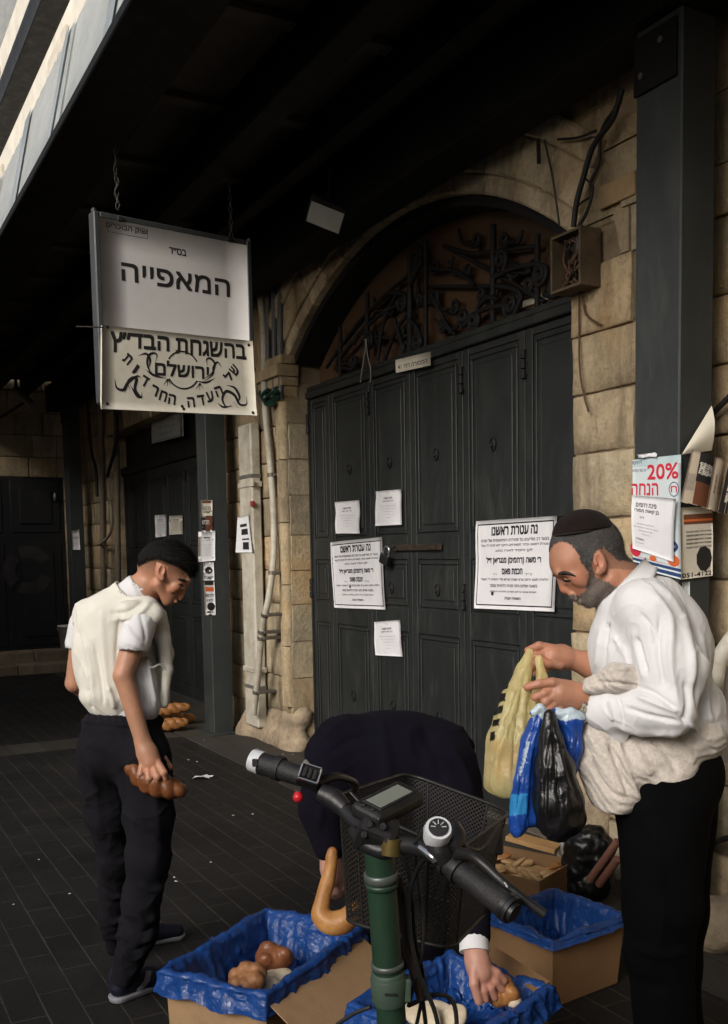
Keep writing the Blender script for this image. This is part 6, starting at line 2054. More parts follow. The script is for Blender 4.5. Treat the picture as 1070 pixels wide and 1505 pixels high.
hand(S, UU, (486, 1262, -32), 13 * px, [(488, 1276, -32), (490, 1288, -32)], [16 * px, 16 * px],
     [([(482, 1294, -34), (480, 1308, -30), (486, 1314, -24)], 6.5 * px), ([(488, 1296, -36), (487, 1312, -32), (492, 1317, -25)], 6.5 * px),
      ([(495, 1296, -36), (496, 1311, -32), (499, 1315, -25)], 6.2 * px), ([(501, 1293, -34), (504, 1304, -31), (505, 1308, -25)], 5.6 * px)],
     ([(500, 1276, -26), (508, 1288, -20), (506, 1298, -16)], 7 * px), side=_cf)
V, F = S.mesh(2)
red = np.exp(-(np.linalg.norm(V - U(714, 1445, -180), axis=1) / (30 * px)) ** 2) * 0.5
skin_obj('body', V, F, mat_skin('pale_skin', (0.44, 0.25, 0.19)), stp, {'red': red, 'stubble_eye_shade': np.zeros(len(V))})
COAT = mat_cloth('navy_coat', (0.0040, 0.0034, 0.0072), 800, 0.12, 0.25, 1.0, 0.0)
COAT.node_tree.nodes['Principled BSDF'].inputs['Specular IOR Level'].default_value = 0.12
S = f.grid((425, 1030, 740, 1480), 0.007, (-210, 260))
C_((515, 1106, 10), 56, (640, 1112, 10), 58, k=0.03)
E_(580, 1120, 20, 105, 74, 80, 0, k=0.03)
C_((580, 1135, 30), 88, (588, 1185, 190), 84, k=0.04, flat=1.0)
E_(500, 1090, 20, 38, 30, 44, 20, k=0.03)
CH_([(495, 1112, -4), (474, 1188, -24), (484, 1244, -30)], [46, 33, 23], k=0.02)
CH_([(652, 1128, -20), (690, 1255, -70), (696, 1374, -148)], [50, 32, 21], k=0.02)
CH_([(560, 1200, 190), (556, 1320, 205), (556, 1455, 215)], [58, 44, 34], k=0.03)
CH_([(618, 1205, 190), (622, 1320, 205), (622, 1455, 215)], [58, 44, 34], k=0.03)
C_((592, 1175, -30), 42, (592, 1215, -40), 46, k=0.01)
E_(592, 1266, -44, 38, 40, 40, op='sub', k=0.004)
V, F = S.mesh(2)
V = folds(V, F, [([(470, 1090), (500, 1066), (560, 1062), (640, 1075)], 9, 0.006), ([(480, 1110), (520, 1085), (570, 1082)], 6, -0.007), ([(560, 1060), (570, 1110), (575, 1160)], 7, 0.008), ([(620, 1065), (640, 1110), (650, 1150)], 7, -0.008), ([(462, 1150), (472, 1180), (468, 1220)], 6, 0.008), ([(660, 1090), (685, 1130), (695, 1170)], 7, 0.007)])
V = crumple(V, F, 0.007, 7.0, 2.0); V = wrinkle(V, F, 0.010, (7, 7, 6), 2.0, 6)
skin_obj('coat', V, F, COAT, stp)
for a, b in (((685, 1385, -158), (692, 1402, -164)),):
    MB().tube([Vector(U(696.5, 1368, -146)), Vector(U(697, 1388, -158)), Vector(U(697.5, 1399, -163))], [20 * px * .95, 20.5 * px * .95, 21 * px * .95], 16).build('cuff', SHIRT_W, stp)
S = f.grid((530, 1170, 655, 1290), 0.005, (-110, 20))
E_(592, 1228, -42, 49, 55, 49, k=0)
V, F = S.mesh(1); V = crumple(V, F, 0.003, 60, 1)
skin_obj('hair', V, F, HAIR_BLK, stp)
for q in ((556, 1460, 215), (622, 1460, 215)):
    G = Vector(U(*q)); G.z = 0
    shoe(stp, G, -CF + Vector((0, 0, CF.z)), 0.27, LEATHER, RUB)
# ------------------------------------------------------------------ bread
def mat_bread(name, light, dark, ns=9, gloss=0.45):
    t = NT(name)
    n = t.noise(ns, 5, 0.6); n2 = t.noise(70, 4, 0.7)
    c = t.ramp(n, ((0.28, dark), (0.7, light)))
    c = t.mix(t.ramp(n2, ((0.45, 0.0), (0.75, 0.45))), c, sc(dark, 0.8))
    t.set(base=c, rough=gloss, spec=0.35)
    t.bump(n2, 0.35, 0.004); t.bump(n, 0.3, 0.01)
    return t.m
CRUST = mat_bread('golden_crust', (0.42, 0.20, 0.065), (0.20, 0.075, 0.022))
CRUST_D = mat_bread('dark_crust', (0.24, 0.085, 0.028), (0.085, 0.028, 0.011), 14, 0.4)
CRUST_M = mat_bread('brown_bun_crust', (0.38, 0.19, 0.085), (0.15, 0.055, 0.02), 26, 0.5)
CRUST_P = mat_bread('pale_flatbread', (0.55, 0.38, 0.19), (0.36, 0.20, 0.08))
CRUMB = mat_bread('white_crumb', (0.62, 0.55, 0.42), (0.45, 0.36, 0.24), 20, 0.9)
def roll(c, r, R=None, cut=None, name='bread_roll', m=CRUST, label=None, group=None, cat='bread', seed=0, parent=None, h=0.004, lobes=0):
    c = np.array(c)
    S = Sdf(c - max(r) * 1.6 - 0.02, c + max(r) * 1.6 + 0.02, h)
    S.ell(c, tuple(q * (0.88 if lobes else 1) for q in r), R, 0)
    Rm = np.array(R) if R is not None else np.eye(3)
    for i in range(lobes):
        a = 2 * math.pi * i / max(1, lobes)
        S.ell(c + Rm @ np.array((r[0] * 0.55 * math.cos(a), r[1] * 0.55 * math.sin(a), r[2] * 0.08)), (r[0] * 0.47, r[1] * 0.47, r[2] * 0.95), R, 0.004)
    V, F = S.mesh(1)
    V = crumple(V, F, max(r) * 0.05, 1.1 / max(r), seed); V = crumple(V, F, max(r) * 0.025, 3.2 / max(r), seed + 3)
    o = mesh_obj(name, V, [tuple(int(i) for i in q) for q in F], m, parent, smooth=True)
    if label: tag(o, label, cat, group)
    return o
def braid(p0, p1, w, label, m=CRUST_D, n=3, tw=2.2, group=None, up=Vector((0, 0, 1)), fat=0.5, name='braided_loaf', bend=0.0):
    p0, p1 = Vector(p0), Vector(p1)
    ax = (p1 - p0); L = ax.length; ax.normalize()
    sd = ax.cross(up).normalized(); u2 = sd.cross(ax)
    lo = np.minimum(p0, p1) - w * 1.5; hi = np.maximum(p0, p1) + w * 1.5
    S = Sdf(lo, hi, 0.0042)
    N = 26
    for k in range(n):
        ph = 2 * math.pi * k / n
        pts, rs = [], []
        for i in range(N + 1):
            t = i / N
            env = math.sin(math.pi * min(1, max(0, 0.08 + 0.84 * t))) ** 0.6
            a = 2 * math.pi * tw * t + ph
            pts.append(p0 + ax * (L * t) + sd * (w * fat * math.sin(a) * env) + u2 * (w * 0.22 * math.sin(2 * a) * env + bend * math.sin(math.pi * t)))
            rs.append(w * 0.42 * (0.45 + 0.55 * env))
        S.chain(pts, rs, 0.004)
    V, F = S.mesh(1); V = crumple(V, F, 0.003, 25, 2)
    o = mesh_obj(name, V, [tuple(int(i) for i in q) for q in F], m, None, smooth=True)
    return tag(o, label, 'bread', group)

# ------------------------------------------------------------------ cartons with blue liners
def mat_card(name, base):
    t = NT(name)
    n = t.noise(4, 6, 0.7)
    c = t.ramp(n, ((0.3, sc(base, 0.85)), (0.7, sc(base, 1.1))))
    c = t.mix(t.ramp(t.noise(2.5, 7, 0.8), ((0.55, 0.0), (0.75, 0.5))), c, sc(base, 0.5))
    t.set(base=c, rough=0.8, spec=0.25)
    wv = t.n('ShaderNodeTexWave'); wv.inputs['Scale'].default_value = 40; wv.bands_direction = 'Z'
    t.l(t.coords(), wv.inputs['Vector'])
    t.bump(wv.outputs[0], 0.04, 0.002); t.bump(n, 0.2, 0.01)
    return t.m
CARD = mat_card('cardboard', (0.34, 0.215, 0.115))
CARD_D = mat_card('brown_cardboard', (0.22, 0.125, 0.06))
def mat_plastic(name, base, rough=0.3, transl=0.25, clear=0.0, bs=1.0, attr=None):
    t = NT(name)
    n = t.noise(9, 6, 0.7)
    c = t.ramp(n, ((0.3, sc(base, 0.8)), (0.7, sc(base, 1.2))))
    if attr:
        for nm, col in attr:
            at = t.n('ShaderNodeAttribute'); at.attribute_name = nm
            c = t.mix(at.outputs['Fac'], c, col)
    t.set(base=c, rough=rough, spec=0.55)
    r1 = t.n('ShaderNodeTexNoise'); r1.noise_type = 'RIDGED_MULTIFRACTAL'; r1.inputs['Scale'].default_value = 13 * bs; r1.inputs['Detail'].default_value = 4
    t.l(t.noise_vec if False else t.tc.outputs['Object'], r1.inputs['Vector'])
    t.bump(r1.outputs[0], 0.6, 0.006)
    t.bump(t.noise(28 * bs, 4, 0.6, dist=1.0), 0.5, 0.008)
    out = t.t.nodes['Material Output']
    sh = t.b.outputs[0]
    if transl > 0:
        tl = t.n('ShaderNodeBsdfTranslucent'); t.l(c, tl.inputs['Color'])
        ms = t.n('ShaderNodeMixShader'); ms.inputs[0].default_value = transl
        t.l(sh, ms.inputs[1]); t.l(tl.outputs[0], ms.inputs[2]); sh = ms.outputs[0]
    if clear > 0:
        tp = t.n('ShaderNodeBsdfTransparent')
        ms = t.n('ShaderNodeMixShader'); ms.inputs[0].default_value = clear
        t.l(sh, ms.inputs[1]); t.l(tp.outputs[0], ms.inputs[2]); sh = ms.outputs[0]
    t.l(sh, out.inputs['Surface'])
    return t.m
BLUE = mat_plastic('blue_liner_plastic', (0.016, 0.070, 0.28), 0.20, 0.30, 0.0, 2.2)
def carton(rim, hgt, label, m, liner=None, liner_label=None, flap=0.09, spread=0.0, fill=0.55, seed=0, name='carton'):
    """rim: four world points (in order); walls go down hgt, leaning in by spread"""
    rim = [Vector(q) for q in rim]
    cen = sum(rim, Vector()) / 4
    z0 = rim[0].z - hgt
    bot = [Vector((cen.x + (q.x - cen.x) * (1 - spread), cen.y + (q.y - cen.y) * (1 - spread), z0 + 0.002)) for q in rim]
    t = thing(name, Vector((cen.x, cen.y, z0)), label, 'box')
    for i in range(4):
        a, b, c, d = rim[i], rim[(i + 1) % 4], bot[(i + 1) % 4], bot[i]
        inn = lambda q: q + (cen - q) * (0.006 / max(0.05, (cen - q).length)) * 1.0
        n_ = (b - a).cross(d - a).normalized()
        if n_.dot(cen - a) < 0: n_ = -n_
        off = n_ * 0.005
        V = [a, b, c, d, a + off, b + off, c + off, d + off]
        mesh_obj('side_panel', V, [(0, 1, 2, 3), (7, 6, 5, 4), (0, 4, 5, 1), (1, 5, 6, 2), (2, 6, 7, 3), (3, 7, 4, 0)], m, t)
    mesh_obj('base_panel', bot + [q + Vector((0, 0, .004)) for q in bot], [(0, 1, 2, 3), (7, 6, 5, 4), (0, 4, 5, 1), (1, 5, 6, 2), (2, 6, 7, 3), (3, 7, 4, 0)], m, t)
    if liner:
        nu, nv = 220, 60
        per = []
        seglen = [(rim[(i + 1) % 4] - rim[i]).length for i in range(4)]
        tot = sum(seglen)
        for k in range(nu):
            s = tot * k / nu; i = 0
            while s > seglen[i]: s -= seglen[i]; i += 1
            q = rim[i].lerp(rim[(i + 1) % 4], s / seglen[i]); qb = bot[i].lerp(bot[(i + 1) % 4], s / seglen[i])
            per.append((q, qb, k / nu))
        V, F = [], []
        for j in range(nv):
            v = j / (nv - 1)
            for k, (q, qb, u) in enumerate(per):
                cz = Vector((cen.x, cen.y, q.z))
                dr = (q - cz); L = dr.length; dr.normalize()
                jig = mnoise.noise((math.cos(u * 6.283) * 3.1 + seed, math.sin(u * 6.283) * 3.1, v * 3.0))
                jig2 = mnoise.noise((math.cos(u * 6.283) * 9 + seed, math.sin(u * 6.283) * 9, v * 5.0))
                jig3 = 1 - abs(mnoise.noise((math.cos(u * 6.283) * 7 + seed, math.sin(u * 6.283) * 7, v * 1.3 + 9)))
                if v < 0.35:                                  # sagging floor of the bag
                    tt = v / 0.35
                    p = Vector((cen.x, cen.y, 0)).lerp(Vector((q.x, q.y, 0)), 0.78 * tt)
                    p.z = q.z - hgt * fill + 0.03 * jig + 0.02 * jig2 + 0.03 * tt ** 3
                elif v < 0.62:                                # inner wall
                    tt = (v - 0.35) / 0.27
                    p = Vector((cen.x, cen.y, 0)).lerp(Vector((q.x, q.y, 0)), 0.78 + 0.12 * tt)
                    p.z = q.z - hgt * fill * (1 - tt) + 0.018 * jig2 + 0.012 * jig * tt
                    p += dr * (-0.02 * jig3 * (1 - tt))
                elif v < 0.74:                                # over the rim
                    tt = (v - 0.62) / 0.12
                    a = math.pi * tt
                    p = Vector((q.x, q.y, q.z)) - dr * (0.020 * math.cos(a) - 0.004) + Vector((0, 0, 0.014 * math.sin(a) + 0.010 * jig))
                else:                                         # hanging skirt
                    tt = (v - 0.74) / 0.26
                    p = Vector((q.x, q.y, q.z)) + dr * (0.020 + 0.008 * jig2 + 0.010 * jig3 * tt) - Vector((0, 0, flap * tt * (1 + 0.35 * jig)))
                    p += dr * 0.012 * tt
                V.append(p)
        for j in range(nv - 1):
            for k in range(nu):
                k2 = (k + 1) % nu
                F.append((j * nu + k, j * nu + k2, (j + 1) * nu + k2, (j + 1) * nu + k))
        F.append(tuple(range(nu - 1, -1, -1)))
        VA = np.array([tuple(q) for q in V])
        Fq = np.array(F[:-1])
        VA = crumple(VA, Fq, 0.005, 10, seed)
        VA = wrinkle(VA, Fq, 0.011, (13, 13, 8), seed, 9, 0.8)
        VA = wrinkle(VA, Fq, 0.005, (30, 30, 20), seed + 4, 9, 0.6)
        o = mesh_obj('bag_liner', VA, F, liner, None, smooth=True)
        tag(o, liner_label, 'plastic bag')
    return t
def rimz(z, *q): return [onZ(a, b, z) for a, b in q]
def rect4(A, B, D):
    """world rectangle from a corner and its two neighbours"""
    A, B, D = Vector(A), Vector(B), Vector(D)
    u = B - A; v = D - A
    v = v - u.normalized() * v.dot(u.normalized()) * 0.85
    return [A, B, B + v, A + v]
r1 = rect4(onZ(243, 1428, 0.30), onZ(393, 1340, 0.30), onZ(372, 1478, 0.30))
carton(r1, 0.298, 'cardboard box at the front left holding two dark rolls in a blue bag', CARD, BLUE, 'blue plastic bag lining the front left box with two dark rolls', 0.055, 0.04, 0.5, 3)
r2 = rect4(onZ(520, 1478, 0.32), onZ(660, 1405, 0.32), onZ(640, 1562, 0.32))
carton(r2, 0.318, 'cardboard box under the handlebars where the hand takes a roll', CARD, BLUE, 'blue plastic bag in the box under the handlebars, hand inside', 0.055, 0.03, 0.3, 8)
N3, R3, L3 = onZ(812, 1386, 0.24), onZ(918, 1350, 0.24), onZ(722, 1340, 0.24)
r3 = rect4(N3, R3, L3)
carton(r3, 0.238, 'low brown cardboard box beside the leaning man with a blue liner', CARD_D, BLUE, 'blue plastic bag spilling over the low box beside the leaning man', 0.012, 0.10, 0.62, 15)
r4 = rect4(onZ(737, 1242, 0.2), onZ(846, 1264, 0.2), onZ(712, 1278, 0.2))
b4 = carton(r4, 0.198, 'open cardboard box of pale flatbread pieces behind the bike basket', CARD_D)
def flap_of(a, b, out, drop, label):
    a, b = Vector(a), Vector(b)
    n_ = (b - a).cross(Vector((0, 0, 1))).normalized()
    q = [a - Vector((0, 0, .012)), b - Vector((0, 0, .012)), b + n_ * out - Vector((0, 0, drop + .01)), a + n_ * out * 0.96 - Vector((0, 0, drop))]
    V = [*q, *[k - Vector((0, 0, .005)) for k in q]]
    tag(mesh_obj('carton_flap', V, [(0, 1, 2, 3), (7, 6, 5, 4), (0, 4, 5, 1), (1, 5, 6, 2), (2, 6, 7, 3), (3, 7, 4, 0)], CARD), label, 'cardboard')
def outer(r, i, j):
    c = sum((Vector(q) for q in r), Vector()) / 4
    a, b = Vector(r[i]), Vector(r[j])
    n_ = (b - a).cross(Vector((0, 0, 1)))
    return (a, b) if n_.dot((a + b) / 2 - c) > 0 else (b, a)
flap_of(*outer(r1, 2, 3), 0.17, 0.13, 'tan cardboard flap folded out from the front left box towards the green stem')
# loose lid leaning between the front boxes
q = [P(729, 1392, 3.05), P(808, 1442, 2.85), P(790, 1458, 2.80), P(712, 1408, 3.0)]
tag(mesh_obj('carton_flap', [*q, *[k - Vector((0, 0, .006)) for k in q]], [(0, 1, 2, 3), (7, 6, 5, 4), (0, 4, 5, 1), (1, 5, 6, 2), (2, 6, 7, 3), (3, 7, 4, 0)], CARD_D), 'loose strip of cardboard between the low box and the hand', 'cardboard')

# bread in the boxes
def RX(a, b, c_): return (Matrix.Rotation(a, 3, 'X') @ Matrix.Rotation(b, 3, 'Y') @ Matrix.Rotation(c_, 3, 'Z'))
def at(px, py, z): return onZ(px, py, z)
roll(at(364, 1440, 0.235), (0.072, 0.060, 0.036), RX(0.55, 0.1, 0.4), label='round pull-apart roll nearest the camera in the front left box', m=CRUST_M, lobes=6, seed=2, group='rolls in the front left box')
roll(at(402, 1408, 0.245), (0.068, 0.052, 0.046), RX(0.3, 0.5, 0.9), label='dark glossy roll behind the other one in the front left box', m=mat_bread('glossy_brown_crust', (0.26, 0.10, 0.04), (0.12, 0.04, 0.016), 12, 0.35), lobes=3, seed=5, group='rolls in the front left box')
random.seed(77)
for k in range(5):
    roll(at(385 + random.uniform(-30, 40), 1445 + random.uniform(-16, 10), 0.195), (0.05, 0.04, 0.025), RX(random.random(), random.random(), 1), label=('pale broken crust under the dark rolls in the front left box'), m=CRUMB, seed=k, group='pale crusts under the dark rolls')
roll(np.array(P(737, 1458, 2.76)), (0.056, 0.044, 0.036), RX(0.5, 0.3, 0.3), label='golden roll being picked up by the reaching hand', m=CRUST, lobes=4, seed=9, name='bread_roll')
roll(np.array(P(754, 1470, 2.74)), (0.028, 0.022, 0.02), None, label='torn white piece of bread beside the picked roll', m=CRUMB, seed=4, name='bread_piece')
for k, (x, y) in enumerate(((615, 1492), (640, 1488), (660, 1500), (628, 1508))):
    roll(at(x, y, 0.30), (0.055, 0.04, 0.018), RX(0.3 * k, 0.25, 0.7 * k), label='torn white bread in the box under the handlebars, beside the green stem', m=CRUMB, seed=k + 20, name='bread_piece', group='torn white bread by the green stem')
random.seed(15)
c4 = sum((Vector(q) for q in r4), Vector()) / 4
e1, e2 = (r4[1] - r4[0]), (r4[3] - r4[0])
for k in range(48):
    p = c4 + e1 * random.uniform(-0.40, 0.40) + e2 * random.uniform(-0.36, 0.36)
    p.z = 0.13 + 0.05 * random.random() + 0.02 * (k / 48)
    roll(p, (random.uniform(0.032, 0.05), random.uniform(0.02, 0.035), 0.012), RX(random.uniform(-.5, .5), random.uniform(-.5, .5), random.uniform(0, 3)), label='pale torn flatbread piece heaped in the open box behind the basket', m=CRUST_P if k % 5 else CRUST, seed=k, h=0.005, name='flatbread_piece', group='flatbread pieces heaped in the open box')
tag(mesh_obj('paper_scrap', *(lambda a: ([a + Vector((0.06 * math.cos(i * 1.05), 0.05 * math.sin(i * 1.05), 0.03 * (i % 2))) for i in range(6)] + [a + Vector((0, 0, .035))], [(i, (i + 1) % 6, 6) for i in range(6)]))(onZ(824, 1338, 0.16)), PAPER), 'crumpled white paper in the low blue lined box', 'paper')
roll(at(868, 1342, 0.20), (0.03, 0.022, 0.016), None, label='small brown crust in the low blue lined box', m=CRUST, seed=3, name='bread_piece')
# loaf in the boy's hand, loaves on the pavement
braid(P(193, 1127, 3.33), P(266, 1163, 3.33), 0.062, 'dark braided loaf gripped in the hand of the young man', CRUST_D, 3, 1.6, up=Vector((0, 0, 1)), bend=-0.012)
g1 = onZ(252, 1075, 0.0)
braid(g1 + Vector((-0.02, -0.16, 0.06)), g1 + Vector((0.10, 0.10, 0.085)), 0.085, 'golden braided loaf lowest of the pile on the pavement by the sticker post', CRUST, 3, 1.4)
braid(g1 + Vector((-0.35, -0.05, 0.05)), g1 + Vector((-0.25, 0.28, 0.06)), 0.085, 'golden braided loaf farthest back on the pavement by the sticker post', CRUST, 3, 1.4)
braid(g1 + Vector((-0.22, -0.12, 0.16)), g1 + Vector((-0.08, 0.18, 0.19)), 0.085, 'dusty golden loaf lying on top of the pile by the sticker post', CRUST, 3, 1.4)
# long hooked loaf below the basket
S = Sdf(np.array(P(455, 1250, 2.95)) - 0.25, np.array(P(455, 1250, 2.95)) + 0.35, 0.0042)
s_ = 2.95 / FPX
q = catmull([P(489, 1252, 2.96), P(483, 1290, 2.95), P(474, 1322, 2.94), P(472, 1345, 2.93), P(487, 1357, 2.92), P(508, 1352, 2.92), P(520, 1334, 2.93)], 5)
S.chain(q, list(np.interp(np.linspace(0, 1, len(q)), (0, 0.35, 0.6, 0.8, 1), (8 * s_, 11 * s_, 15 * s_, 17 * s_, 10 * s_))), 0.006)
V, F = S.mesh(2); V = crumple(V, F, 0.003, 20, 1)
tag(mesh_obj('long_loaf', V, [tuple(int(i) for i in k) for k in F], mat_bread('tan_crust', (0.50, 0.26, 0.085), (0.24, 0.095, 0.028), 6), smooth=True), 'long golden loaf bent like a hook, hanging below the bike basket', 'bread')

# ------------------------------------------------------------------ bags in the man's hands
f = Fig(2.78); px = f.s
def soft(name, grid, build, lines, m, label, amp=0.004, h=0.004, attr=None, fsc=(22, 22, 5), cat='plastic bag'):
    S = f.grid(*grid, ) if False else f.grid(grid[0], h, grid[1])
    build(S)
    V, F = S.mesh(2)
    V = folds(V, F, lines)
    V = crumple(V, F, amp, fsc, 3.0)
    N = vnormals(V, F)
    rr = np.array([(1 - abs(mnoise.noise((q[0] * 30, q[1] * 30, q[2] * 12)))) ** 4 for q in V])
    V = V + N * (amp * 1.3 * rr)[:, None]
    pp, _ = pixels(V)
    at_ = {k: in_poly(pp, poly).astype(float) if not callable(poly) else poly(pp, V) for k, poly in (attr or {}).items()}
    o = mesh_obj(name, V, [tuple(int(i) for i in q) for q in F], m, None, smooth=True)
    for k, a in at_.items():
        A = o.data.attributes.new(k, 'FLOAT', 'POINT'); A.data.foreach_set('value', a.astype(np.float32))
    return tag(o, label, cat)
YEL = mat_plastic('yellow_bag_plastic', (0.93, 0.76, 0.38), 0.22, 0.5, 0.38, 0.8, attr=(('ink', (0.02, 0.02, 0.02)),))
def bld(S):
    f.CH(S, [(778, 958, 16), (770, 985, 12), (757, 1030, 8), (746, 1090, 4), (745, 1140, 2)], [4.5, 9, 19, 30, 33], k=0.012)
    f.CH(S, [(792, 968, 8), (797, 995, 6), (790, 1030, 4), (772, 1080, 2)], [4, 7, 11, 22], k=0.01)
    f.E(S, 745, 1150, 2, 31, 20, 30, 0, k=0.012)
def inkf(pp, V):
    k = np.zeros(len(pp), bool)
    for a in ([(716, 1058), (726, 1056), (724, 1066), (714, 1068)], [(718, 1040), (731, 1036), (729, 1048), (717, 1052)], [(724, 1020), (735, 1018), (733, 1030), (722, 1034)], [(730, 1003), (740, 1000), (737, 1012), (728, 1015)], [(712, 1076), (719, 1074), (718, 1088), (711, 1090)]):
        k |= in_poly(pp, [(x_ + 9, y_) for x_, y_ in a])
    return k.astype(float)
soft('yellow_bag', ((695, 940, 825, 1190), (-60, 60)), bld,
     [([(776, 965), (762, 1020), (735, 1100), (728, 1150)], 3, 0.006), ([(774, 975), (760, 1050), (752, 1140)], 2.5, -0.006), ([(776, 985), (768, 1050), (766, 1130)], 3, 0.006), ([(795, 985), (785, 1050), (776, 1120)], 2.5, 0.005), ([(770, 990), (742, 1070), (724, 1120)], 2.5, -0.005), ([(792, 1010), (776, 1060), (770, 1110)], 2.2, -0.005)],
     YEL, 'pale yellow carrier bag of bread hanging from the raised hands', 0.0035, 0.0036, {'ink': inkf})
for k, (x, y, r_) in enumerate(((740, 1132, 22), (757, 1110, 17), (735, 1098, 16))):
    roll(f.U(x, y, 2), (r_ * px, r_ * 0.8 * px, r_ * 0.9 * px), None, label='bread roll seen through the pale yellow bag', m=CRUST, seed=30 + k, group='rolls inside the yellow bag')
BLU2 = mat_plastic('blue_bag_plastic', (0.012, 0.06, 0.30), 0.28, 0.15, 0.0, 0.9, attr=(('pale', (0.50, 0.60, 0.66)), ('cyan', (0.03, 0.22, 0.50))))
def bld(S):
    f.CH(S, [(795, 1044, -30), (782, 1090, -26), (766, 1150, -24), (760, 1218, -24)], [9, 14, 13, 11], k=0.01)
    f.CH(S, [(812, 1050, -24), (838, 1062, -22), (838, 1100, -20), (826, 1150, -18)], [10, 17, 18, 16], k=0.012)
    f.C(S, (785, 1120, -10), 16, (822, 1150, -8), 18, k=0.02)
    f.C(S, (782, 1140, -10), 18, (780, 1200, -14), 16, k=0.02)
    f.CH(S, [(822, 1050, -34), (840, 1046, -30), (856, 1054, -26)], [4, 5, 5], k=0.006)
    f.CH(S, [(784, 1047, -36), (794, 1040, -36), (803, 1046, -34)], [4, 5, 4], k=0.006)
soft('blue_bag', ((735, 1025, 880, 1250), (-70, 40)), bld,
     [([(796, 1050), (780, 1110), (768, 1220)], 2, 0.005), ([(788, 1060), (770, 1120), (758, 1200)], 2, -0.004), ([(830, 1060), (842, 1080), (836, 1110)], 2.5, 0.006), ([(846, 1060), (850, 1080), (846, 1100)], 2, -0.005), ([(818, 1060), (826, 1090), (824, 1120)], 2, -0.005)],
     BLU2, 'shiny blue plastic bag with pale crumpled rim, clutched behind the black one', 0.003, 0.0034,
     {'pale': lambda pp, V: (in_poly(pp, [(776, 1030), (810, 1030), (806, 1052), (797, 1058), (790, 1050), (782, 1056)]) | in_poly(pp, [(816, 1038), (866, 1040), (866, 1060), (846, 1056), (830, 1060), (818, 1056)]) | in_poly(pp, [(774, 1090), (779, 1090), (766, 1140), (763, 1140)])).astype(float),
      'cyan': [(745, 1168), (775, 1166), (774, 1196), (745, 1200)]})
BLK2 = mat_plastic('black_bag_plastic', (0.0035, 0.0035, 0.004), 0.36, 0.0, 0.0, 0.9)
def bld(S):
    f.CH(S, [(808, 1052, -52), (810, 1085, -52), (815, 1130, -50), (820, 1180, -48), (822, 1205, -48)], [7, 15, 27, 34, 30], k=0.012)
    f.E(S, 824, 1205, -48, 34, 24, 28, 8, k=0.012)
soft('black_bag', ((765, 1040, 880, 1250), (-110, 0)), bld,
     [([(810, 1060), (800, 1130), (796, 1200)], 3, 0.006), ([(812, 1060), (816, 1130), (824, 1200)], 2.5, -0.006), ([(814, 1070), (828, 1130), (842, 1190)], 3, 0.006), ([(812, 1080), (808, 1150), (808, 1210)], 2.5, 0.005), ([(820, 1090), (838, 1140), (850, 1180)], 2.5, -0.005)],
     BLK2, 'full black plastic bag in front of the blue one', 0.004, 0.004)

# ------------------------------------------------------------------ electric bicycle in the foreground
M_BLK = mat('handlebar_black', (0.010, 0.010, 0.011), 0.42, 0.2, 12, 0.08, 120, dirt=(0.035, 0.032, 0.03), ds=9, da=0.5)
M_RUBG = mat('grip_rubber', (0.0085, 0.0085, 0.009), 0.62, 0.2, 15, 0.2, 200, dirt=(0.035, 0.03, 0.028), ds=10, da=0.5)
M_CHR = mat('chrome', (0.62, 0.62, 0.62), 0.18, 0.05, 20, metal=0.95)
M_SILV = mat('silver_plastic', (0.50, 0.51, 0.53), 0.3, 0.08, 20)
M_GREEN = mat_paint('bike_green', (0.013, 0.036, 0.019), 0.35, 0.5, 0.5, 0.2)
M_GREENL = mat_paint('clamp_green', (0.040, 0.066, 0.047), 0.45, 0.5, 0.4, 0.3)
bike = thing('electric_bicycle', Vector(onZ(572, 2100, 0)), 'green stemmed electric bicycle in the foreground with black handlebars and wire basket', 'bicycle')
def T(pts, r, m, name, n=14, sm=True, sub=7, parent=None):
    q = [P(*k) for k in pts]
    return MB().tube(catmull(q, sub) if sm and len(q) > 2 else q, r, n).build(name, m, parent or bike)
st_top, st_bot = P(557, 1246, 1.365), P(577, 1520, 1.415)
dn_ = (st_bot - st_top).normalized()
zlow = 0.42
st_end = st_top + dn_ * ((st_top.z - zlow) / -dn_.z)
stem = MB().tube([st_top, st_top + (st_end - st_top) * 0.33, st_end], 0.0205, 24).build('stem', M_GREEN, bike)
def ring_on(py, r, l, m, nm):
    k = min(np.linspace(0, 1, 300), key=lambda a: abs(pix(st_top.lerp(st_bot, a))[1] - py))
    c = st_top.lerp(st_bot, k)
    MB().tube([c - dn_ * l, c - dn_ * l * 0.8, c + dn_ * l * 0.8, c + dn_ * l], [r * 0.94, r, r, r * 0.94], 24).build(nm, m, stem)
    return c
M_COLLAR = mat('grey_collar', (0.11, 0.125, 0.115), 0.4, 0.2, 20, metal=0.5)
ring_on(1288, 0.0236, 0.006, M_COLLAR, 'collar'); ring_on(1300, 0.0228, 0.004, M_GREEN, 'collar'); ring_on(1417, 0.0232, 0.004, M_COLLAR, 'collar')
c = ring_on(1452, 0.0255, 0.020, M_GREENL, 'folding_clamp')
k1 = ring_on(1436, 0.0235, 0.010, M_GREENL, 'folding_clamp')
MB().box(c - CF * 0.0262 + CR * 0.001, (0.016, 0.003, 0.0035), Matrix((CR, CF, CU)).transposed(), 0.0005).build('slot', M_BLK, stem)
MB().box(c + CR * 0.024, (0.012, 0.026, 0.032), Matrix((CR, CF, CU)).transposed(), 0.003, seg=2).build('clamp_lever', M_GREENL, stem)
